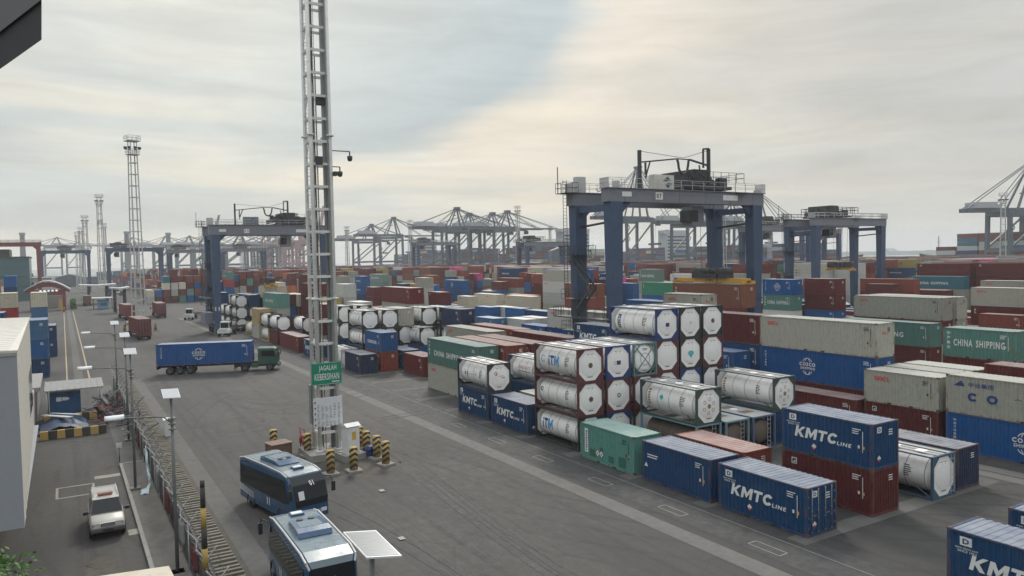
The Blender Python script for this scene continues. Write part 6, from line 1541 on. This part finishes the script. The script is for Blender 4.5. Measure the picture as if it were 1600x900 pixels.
# fence
def fence():
    o = thing('mesh_fence', 'long steel mesh fence topped with tangled razor wire and torn banners', 'fence', (0, 4.75, 0)); H = 2.3
    xs = [-101+2.6*k for k in range(30)]
    for i, x in enumerate(xs):
        g = MB(); g.tube((x, 0, 0), (x, 0, H), .05, 6); g.tube((x, 0, H), (x+.1, .42, H+.55), .03, 5); g.tube((x, 0, H), (x-.1, -.38, H+.5), .03, 5); g.build('post', m_galv, o)
    for i, x in enumerate(xs[:-1]):
        g = MB(); x1 = x+2.6
        for z in (.12, .8, 1.5, H-.05): g.bar((x, 0, z), (x1, 0, z), .035)
        n = 22
        for k in range(n): g.bar((x+2.6*k/n, 0, .12), (x+2.6*k/n, 0, H-.05), .020)
        for k in range(14): g.bar((x, 0, .2+k*.15), (x1, 0, .2+k*.15), .017)
        g.build('mesh_panel', weathered('fence_mesh', (.055, .06, .065), .6), o)
    g = MB(); pts = []; rr = random.Random(4); x = -101; a = 0
    while x < -26: pts.append((x, .05+.36*math.cos(a)+rr.uniform(-.05, .05), H+.33+.30*math.sin(a)+rr.uniform(-.05, .05))); a += .55; x += .045
    g.path(pts, .009, 3); g.build('razor_wire', weathered('wire_steel', (.24, .24, .24), .5, .4), o)
    return o
fence()
rr = random.Random(21)
for k, x in enumerate((-66, -60.5, -52.5, -47.5, -44.5, -41, -37.2)):
    g = MB(); rows = []; w_, h_ = rr.uniform(1.0, 2.2), rr.uniform(.9, 1.4)
    for i in range(9): rows.append([(x+w_*i/8, 4.66+.08*math.sin(i*1.9+k), 1.9-h_*j/5+.05*math.sin(i+j)) for j in range(6)])
    g.grid(rows, 0, True); oo = g.build('banner', (plain('banner_maroon', (.11, .02, .022), .7), plain('banner_dark', (.05, .035, .035), .7), plain('banner_grey', (.25, .25, .26), .7))[k % 3]); oo.modifiers.new('s', 'SOLIDIFY').thickness = .01
    tag(oo, ('faded torn banner strip on the fence, piece %s from the striped boom pole' % ['seventh', 'sixth', 'fifth', 'fourth', 'third', 'second', 'first'][k]), 'banner', 'torn banner strips tied to the fence')
g = MB(); rows = []
for i in range(18):
    t = i/17; x = -57.2+t*4.4; z = 2.3-2.1*min(1, t*1.35)+.02; y = 4.55-.55*max(0, t-.6)
    rows.append([(x+.05*math.sin(i), y-.1+.10*math.sin(j*2+i*.6), z-.12*j*(1-t)+.03*math.sin(j*3)+(.13 if t > .7 else 0)) if t < .72 else (x, y-.25*j*.5-.1, .17+.04*math.sin(j*2+i)) for j in range(5)])
g.grid(rows, 0, True); oo = g.build('banner', weathered('banner_pale_blue', (.45, .55, .60), .6, amount=.3)); oo.modifiers.new('s', 'SOLIDIFY').thickness = .01
tag(oo, 'long white and pale blue cloth hanging off the fence onto the footway', 'banner')
# bare shrub tangle by the fence top end
def scrap(name, loc, n, label, cat, sx, sy, sz, mats, thick=.04):
    o = thing(name, label, cat, loc); rr = random.Random(n)
    for mi, mt in enumerate(mats):
        g = MB()
        for k in range(n//len(mats)):
            a = Vector((rr.uniform(-sx, sx), rr.uniform(-sy, sy), rr.uniform(.05, sz))); b = a+Vector((rr.uniform(-1.3, 1.3), rr.uniform(-1.3, 1.3), rr.uniform(-.5, .9))); b.z = max(.03, min(b.z, sz*1.5))
            if rr.random() < .9: g.bar(a, b, thick*rr.uniform(.6, 1.8))
            else: g.bar(a, b, .3, .03)
        oo = g.build('debris', mt, o); oo['kind'] = 'stuff'
    return o
scrap('scrap_heap', (-80.5, 3.4, 0), 150, 'jumbled heap of steel pipes and scrap beside the blue booth', 'scrap heap', 3.4, 1.1, 1.9, (m_dark, m_dark, m_redm, plain('dull_pipe', (.16, .165, .17), .6), m_dark))
scrap('scrap_heap', (-88.5, 3.8, 0), 90, 'dark scrap heap behind the blue booth under the roof edge', 'scrap heap', 1.8, 1.0, 1.2, (m_dark, MATS['dull_pipe']))
scrap('wire_tangle', (-70, 4.9, .3), 60, 'tangle of bent pipes where the fence meets the scrap heap', 'wire tangle', 5.5, .5, 2.2, (MATS['dull_pipe'], m_dark), .04)
# blue booth with shed roof
o = thing('booth', 'blue container booth with white arrow sign under a grey flat roof', 'booth', (-87.0, -1.5, 0))
g = MB(); g.box(0, 2.3, 0, 2.6, .15, 2.5)
for k in range(9): g.box(2.3, 2.33, .12+k*.28, .2+k*.28, .3, 2.4)
g.build('wall', weathered('booth_blue', (.02, .085, .20), .5, amount=.3), o)
g = MB(); g.box(2.335, 2.36, .5, 1.3, .3, 2.1); g.box(2.335, 2.36, 1.4, 2.2, .3, 2.1); g.build('door', MATS['booth_blue'], o)
t = MB(); F = lambda u, v: (2.365, u, v); rect(t, .55, 1.0, 1.75, 2.15, F); t.face([F(1.05, 1.8), F(1.45, 1.8), F(1.7, 1.95), F(1.45, 2.12), F(1.05, 2.12)]); t.build('lettering', m_white, o)
g = MB(); g.prism([(-1.5, -.4, 3.15), (3.1, -.4, 2.85), (3.1, 4.6, 2.85), (-1.5, 4.6, 3.15)], (0, 0, .1)); [g.prism([(-1.5, -.4+k*.5, 3.252), (3.1, -.4+k*.5, 2.952), (3.1, -.32+k*.5, 2.952), (-1.5, -.32+k*.5, 3.252)], (0, 0, .03)) for k in range(10)]; g.build('roof', weathered('shed_roof', (.22, .225, .22), .6, amount=.4, streak=False), o)
g = MB(); [g.tube((a, b, 0), (a, b, 2.9), .05, 6) for a in (-1.2, 2.9) for b in (-.2, 4.4)]; g.build('post', m_galv, o)
# tarpaulin-covered stack between the two rows of blocks
o = thing('tarpaulin_stack', 'dark blue tarpaulin over a low pile between the striped kerb blocks', 'tarpaulin', (-80.2, -.4, 0)); g = MB(); rows = []
for i in range(13): rows.append([(-3.4+i*.55, -1.9+j*.42+.1*math.sin(i), .12+.75*math.sin(math.pi*min(1, max(0, j/9)))*(.7+.3*math.sin(i*1.3))+.07*math.sin(j*2.3+i)) for j in range(10)])
g.grid(rows, 0, True); g.build('cover', plain('tarp_blue', (.02, .045, .095), .5), o)
g = MB(); g.bar((-2.2, -1.6, .95), (1.0, .6, 1.05), .5, .06); g.bar((-2.6, -1.0, 1.0), (.4, 1.3, 1.1), .3, .05); g.build('sheet_metal', m_galv, o)
def kerb_block(x, y, i, n, row):
    g = MB(); g.prism([(x-.25, y, 0), (x+.25, y, 0), (x+.16, y, .72), (x-.16, y, .72)], (0, .60, 0)); oo = g.build('barrier_block', m_stripey if i % 2 == 0 else m_stripek); bevel(oo, .03)
    tag(oo, f"{'yellow' if i % 2 == 0 else 'black'} kerb block, {n} in the row {row}", 'barrier block', 'yellow and black kerb blocks round the scrap heap')
NTH = ['first', 'second', 'third', 'fourth', 'fifth', 'sixth', 'seventh', 'eighth', 'ninth']
for i in range(8): kerb_block(-75.3-.0*i, -2.15+i*.63, i, NTH[i], 'facing the parked car')
for i in range(8): kerb_block(-83.0, -2.0+i*.63, i, NTH[i], 'in front of the blue booth')
# solar street lamps
def solar_lamp(loc, h, label, arm=2.6, panel=1.0, hs=1.3, ps=1.0):
    o = thing('street_lamp', label, 'street lamp', loc, 0, 'solar street lamps along the fence')
    g = MB(); g.tube((0, 0, 0), (0, 0, h), .09, 10, 0, .065); [g.box(-.16, .16, -.16, .16, z, z+.06) for z in (h-1.15, h-1.4, h-1.65)]; g.box(-.3, .3, -.3, .3, 0, .12); g.build('pole', weathered('lamp_pole', (.15, .16, .16), .5, .2), o)
    g = MB(); az = h-1.2; g.path([(0, 0, az-.15), (0, -.35, az+.18), (0, -.7, az+.25), (0, -arm, az+.35)], .035, 6); g.build('arm', MATS['lamp_pole'], o)
    g = MB(); rows = []
    for k in range(11):
        t = k/10; w = .21*hs*math.sin(math.pi*(.08+.86*t))**.6; y = -arm-.62*hs*t+.1; rows.append([(w*math.cos(a), y, az+.36+.13*hs*math.sin(a)*(1 if math.sin(a) > 0 else .4)) for a in [2*math.pi*q/12 for q in range(12)]])
    g.grid(rows, 0, True, True, True); g.build('lamp_head', m_lampw, o)
    k = panel; u_ = Vector((.42, .70, .03))*k; v_ = Vector((1.40, .05, -.13)) if k < .99 else Vector((.88, .0, -.30)); c0 = Vector((0, 0, h+.05))
    A_, B_, C_, D_ = c0-u_/2-v_/2, c0+u_/2-v_/2, c0+u_/2+v_/2, c0-u_/2+v_/2
    n = (B_-A_).cross(D_-A_).normalized(); n = n if n.z > 0 else -n
    g = MB(); g.prism([A_, B_, C_, D_], n*.04); pn = g.build('solar_panel', m_lampw, o)
    ce = (A_+B_+C_+D_)/4; g = MB(); nn = 10 if k < .99 else 1
    P4 = [ce+(p_-ce)*.93+n*.046 for p_ in (A_, B_, C_, D_)]
    for a in range(nn):
        f0, f1 = a/nn+.003, (a+1)/nn-.003; g.face([P4[0].lerp(P4[3], f0), P4[0].lerp(P4[3], f1), P4[1].lerp(P4[2], f1), P4[1].lerp(P4[2], f0)], 0)
    g.build('solar_cells', m_solar if k < .99 else m_solarp, pn)
    return o
solar_lamp((-38.6, 4.2, 0), 8.6, 'solar lamp pole nearest behind the striped boom pole', 2.1, 1.0)
solar_lamp((-54.5, 3.6, .12), 9.0, 'solar lamp pole with its foot on the footway above the parked car', 2.3, 1.0)
solar_lamp((-70.6, 4.3, 0), 8.9, 'third solar lamp pole, rising out of the scrap heap', 2.3, 1.0)
solar_lamp((-86.5, 4.4, 0), 8.9, 'fourth solar lamp pole, its foot behind the scrap heap', 2.3, 1.0)
hd_ = at(424, 893, 7.5); solar_lamp((-15.6, 5.62, 0), 8.45, 'solar lamp with the large grey panel at the bottom edge by the second bus', max(.8, 5.62-hd_.y-.3), .92)
# small cabinet on the strip, small sign post, ground debris
g = thing('meter_box', 'white metal meter box standing beside the ribbed drain strip', 'meter box', (at(253, 682).x, 7.4, 0)); mb = MB(); mb.box(-.4, .4, -.35, .35, 0, 1.45); bevel(mb.build('body', m_whitep, g), .03); mb = MB(); mb.prism([(-.48, -.45, 1.45), (.48, -.45, 1.45), (0, -.45, 1.6)], (0, .9, 0)); mb.build('lid', m_whitep, g)
q = at(187, 722); g = thing('small_sign', 'small white square sign on a short post by the kerb corner', 'sign', q); mb = MB(); mb.tube((0, 0, 0), (0, 0, 1.1), .03, 6); mb.build('post', m_dark, g); mb = MB(); mb.box(-.02, .02, -.2, .2, 1.1, 1.45); mb.build('board', m_board, g)
for px, py, lb in ((628, 843, 'pale crumpled rag on the asphalt right of the large solar panel'), (597, 768, 'pale scrap of paper on the asphalt near the lone bollard'), (1273, 801, 'white scrap on the ground behind the nearest white-lettered container')):
    q = at(px, py); g = MB(); rows = [[(q.x+.09*i-.3, q.y+.08*j-.15, .02+.05*abs(math.sin(i*2+j*1.7))) for j in range(5)] for i in range(6)]; g.grid(rows, 0, True); tag(g.build('litter', plain('old_rag', (.32, .31, .28), .8)), lb, 'litter')
# gate arch, canopies, kiosk, far-left buildings
q0_, q1_ = at(47, 487), at(104, 487)
ga = thing('gate_building', 'dark red gate with a curved grey roof across the road end', 'gate', (q0_.x, q0_.y, 0), 0); wd = (q1_.y-q0_.y)
g = MB(); [g.box(-8, 0, y, y+1.0, 0, 6.5) for y in (0, wd-1.0)]; g.box(-.5, .1, 0, wd, 5.2, 7.2); g.build('wall', m_rtgred, ga)
g = MB(); rows = []
for k in range(13): t = k/12; y = -1.5+(wd+3)*t; z = 7.0+3.0*math.sin(math.pi*t); rows.append([(-10, y, z), (.8, y, z), (.8, y, z+.3), (-10, y, z+.3)])
g.grid(rows, 0, False, True, True); g.build('roof', m_galv, ga)
g = MB(); rows = [[(.2, -1.2+(wd+2.4)*k/12, 6.9+2.9*math.sin(math.pi*k/12)), (.2, -1.2+(wd+2.4)*k/12, 6.0+2.2*math.sin(math.pi*k/12))] for k in range(13)]; g.grid(rows, 0); g.build('gable_truss', m_rtgred, ga)
g = MB(); g.box(.12, .2, wd*.42, wd*.56, 5.4, 6.5); g.build('sign_board', m_sign, ga)
for k in range(5): g = MB(); g.box(.2, .4, wd*(.28+k*.11), wd*(.28+k*.11)+.6, 6.6, 7.1); g.build('gate_lamp', plain('lit_lamp', (.8, .85, .8), .5, 0, .8), ga)
g = MB(); g.box(-20, -19, 1, wd-1, 0, 4.5); g.build('back_wall', m_conc, ga)
g = MB(); [g.box(.1, .3, y, y+1.2, .1, 4.0) for y in (1.0, wd-2.2)]; g.build('height_bar', m_stripey, ga)
def open_canopy(px0, px1, py, dep, label, d=14):
    a, b = at_depth(px0, py, dep), at_depth(px1, py, dep); z = a.z; o = thing('canopy', label, 'canopy', (min(a.x, b.x), min(a.y, b.y), 0), 0, 'lane canopies at the yard entrance'); w = abs(b.y-a.y)
    g = MB(); rows = [[(-d, w*k/6, z-.4+.4*abs(k/3-1)), (0, w*k/6, z-.4+.4*abs(k/3-1)), (0, w*k/6, z-.9+.4*abs(k/3-1)), (-d, w*k/6, z-.9+.4*abs(k/3-1))] for k in range(7)]; g.grid(rows, 0, False, True, True); g.build('roof', m_galv, o)
    for y in (w*.25, w*.75):
        for x in (-1.5, -d+1.5): g = MB(); g.tube((x, y, 0), (x, y, z-.7), .3, 8); g.build('post', m_dark, o)
open_canopy(124, 184, 445, 290, 'grey lane canopy in front of the second light mast'); open_canopy(172, 205, 449, 235, 'nearer low lane canopy beside the tall light mast', 10)
q = at(162, 483); o = thing('kiosk', 'small pale blue kiosk under a grey roof in the road', 'kiosk', (q.x, q.y, 0)); g = MB(); g.box(-6, 0, -1.6, 1.6, .1, 3.1); g.build('wall', weathered('kiosk_blue', (.14, .26, .42), .5), o); g = MB(); g.box(-7, .8, -3.4, 3.0, 3.7, 3.95); g.build('roof', m_galv, o); g = MB(); [g.tube((.4, y, 0), (.4, y, 3.7), .12, 6) for y in (-3, 2.6)]; g.build('post', m_dark, o); g = MB(); g.box(.01, .05, -1, 1, 1.2, 2.2); g.build('window', m_teal, o)
o = thing('office_building', 'teal glass office block at the far left edge', 'building', at_depth(-60, 420, 330).to_2d().to_3d()); zt_ = zat(403, 20, 330)
y1 = at_depth(44, 420, 330).y-o.location.y
g = MB(); g.box(-30, 0, 0, y1, 0, zt_); g.build('wall', m_teal, o)
for k in range(4): g = MB(); g.box(.01, .12, .3, y1-.3, zt_*.22*(k+.5), zt_*.22*(k+.5)+.35); g.build('floor_band', plain('band_dark', (.03, .06, .07)), o)
for k in range(16): g = MB(); g.box(.02, .10, y1*k/16, y1*k/16+.12, 2, zt_); g.build('mullion', m_teal, o)
g = MB(); g.box(-31, .6, -.5, y1+.4, zt_, zt_+.6); g.box(-24, -4, 2, y1*.7, zt_+.6, zt_+4.0); g.build('roof', m_dark, o)
o = thing('office_building', 'low white office building between the glass block and the red crane leg', 'building', at_depth(45, 440, 370).to_2d().to_3d()); g = MB(); g.box(-14, 0, 0, 9.5, 0, 9.5); g.build('wall', m_whitep, o)
for r_ in range(2):
    for k in range(4): g = MB(); g.box(.01, .06, 1+k*2.2, 2.1+k*2.2, 2.2+r_*4, 3.6+r_*4); g.build('window', m_glass, o)
g = MB(); g.box(-14.5, .5, -.5, 10, 9.5, 9.9); g.build('roof', m_galv, o)
for a, b, dp, zz, lb in ((85, 130, 560, 7, 'long grey warehouse far behind the gate'), (440, 520, 640, 9, 'grey warehouse in the haze behind the white mast'), (150, 330, 800, 9, 'long hazy warehouse along the far quay'), (863, 893, 560, 20, 'grey gridded building right of the quay crane cluster')):
    p_, q_ = at_depth(a, 410, dp), at_depth(b, 410, dp); g = MB(); dd = (q_-p_); dd.z = 0; g.prism([(p_.x, p_.y, 0), (q_.x, q_.y, 0), (q_.x, q_.y, zz), ((p_.x+q_.x)/2, (p_.y+q_.y)/2, zz+2.5), (p_.x, p_.y, zz)], (-20, 10, 0)); tag(g.build('warehouse', m_sts), lb, 'warehouse')
# hedge beside the gate
rr = random.Random(8); g = MB(); hb = at(104, 484)
for k in range(1500):
    x = hb.x-rr.uniform(0, 34); y = hb.y+1.4+rr.uniform(0, 1.6); z = rr.uniform(.1, 2.6); s = rr.uniform(.12, .26); n = Vector((rr.uniform(-1, 1), rr.uniform(-1, 1), rr.uniform(-.3, 1))).normalized(); a = n.orthogonal().normalized()*s; b = n.cross(a)
    g.face([Vector((x, y, z))+a, Vector((x, y, z))+b, Vector((x, y, z))-a, Vector((x, y, z))-b])
o = thing('hedge', 'dark green hedge running back along the gate wall', 'hedge', (0, 0, 0)); g.build('foliage', m_leaf, o)
def person(p, rz, label, shirt, trousers):
    o = thing('person', label, 'person', (p.x, p.y, 0), rz, None)
    J = [(0, 0, .95), (0, 0, 1.2), (0, 0, 1.42), (0, 0, 1.52), (0, 0, 1.66), (0, .19, 1.40), (0, -.19, 1.40), (.03, .25, 1.12), (-.03, -.25, 1.12), (.12, .24, .88), (.06, -.25, .87), (0, .09, .92), (0, -.09, .92), (.10, .10, .50), (-.08, -.10, .50), (.08, .10, .06), (-.16, -.10, .08), (.22, .11, .04), (-.02, -.11, .04)]
    Ed = [(0, 1), (1, 2), (2, 3), (3, 4), (2, 5), (2, 6), (5, 7), (6, 8), (7, 9), (8, 10), (0, 11), (0, 12), (11, 13), (12, 14), (13, 15), (14, 16), (15, 17), (16, 18)]
    rad = [.15, .14, .16, .06, .11, .07, .07, .05, .05, .04, .04, .10, .10, .07, .07, .05, .05, .04, .04]
    me = bpy.data.meshes.new('person_body'); me.from_pydata(J, Ed, []); b = link('body', me, o); b.modifiers.new('skin', 'SKIN')
    for i, r_ in enumerate(rad): me.skin_vertices[0].data[i].radius = (r_, r_)
    me.skin_vertices[0].data[0].use_root = True
    b.modifiers.new('sub', 'SUBSURF').levels = 1; b.modifiers['sub'].render_levels = 1; me.materials.append(plain('skin_'+shirt[0], (.28, .15, .09)) if False else shirt[1])
    g = MB(); g.rev([(1.54, 0), (1.55, .07), (1.62, .10), (1.70, .105), (1.76, .07), (1.78, 0)], 12, 0, 'z'); g.build('hair', m_black, o)
person(at(113, 474), 3.0, 'person in dark clothes walking away beside the gate hedge, taller of the two', ('a', plain('cloth_dark', (.03, .035, .05), .8)), None)
person(at(117, 473), 2.8, 'second person in dark clothes just behind the first by the gate hedge', ('b', MATS['cloth_dark']), None)
# leafy branch at the lower corner
rr = random.Random(12); c = at_depth(6, 895, 13); o = thing('tree', 'leafy green treetop poking into the lower corner', 'tree', (c.x, c.y-.4, 0)); g = MB(); g.tube((0, 0, 0), (.1, .1, c.z), .09, 8, 0, .03)
for k in range(12): A = rr.uniform(0, 6.3); g.tube((.08, .08, c.z-rr.uniform(0, 1.5)), (.7*math.cos(A), .7*math.sin(A), c.z+rr.uniform(-.6, .35)), .02, 5, 0, .008)
g.build('trunk', m_bark, o); g = MB()
for k in range(1400):
    A = rr.uniform(0, 6.3); r_ = rr.random()**.5*(.75+.25*math.sin(A*5)); z = c.z+.25-rr.random()**1.3*1.5; p_ = Vector((r_*math.cos(A), r_*math.sin(A), z)); n = Vector((rr.uniform(-1, 1), rr.uniform(-1, 1), rr.uniform(0, 1.4))).normalized(); a = n.orthogonal().normalized()*.055; b = n.cross(a)*.5
    g.face([p_+a, p_+b, p_-a, p_-b])
g.build('crown', m_leaf, o)
# small low walls and cars at the entrance lanes
for px, py, lb in ((190, 462, 'dark parked car under the canopy farther lane'), (181, 452, 'small dark car behind the canopy posts')):
    q = at(px, py); o = thing('car', lb, 'car', (q.x, q.y, 0), R(170)); g = MB(); loft(g, [rrect(x, w, .3, z1, .1, w*.95) for x, w, z1 in ((-2, .75, .9), (-1.2, .85, 1.0), (1.2, .85, 1.0), (2, .75, .8))], 0, True); g.build('body', m_dark, o); g = MB(); loft(g, [[(-1.2, -.78, 1.0), (-1.2, .78, 1.0), (-1.2, .6, 1.5), (-1.2, -.6, 1.5)], [(.9, -.78, 1.0), (.9, .78, 1.0), (.4, .6, 1.5), (.4, -.6, 1.5)]]); g.build('window', m_glass, o); [wheel(o, x, y, .32, .2) for x in (-1.3, 1.3) for y in (-.75, .75)]
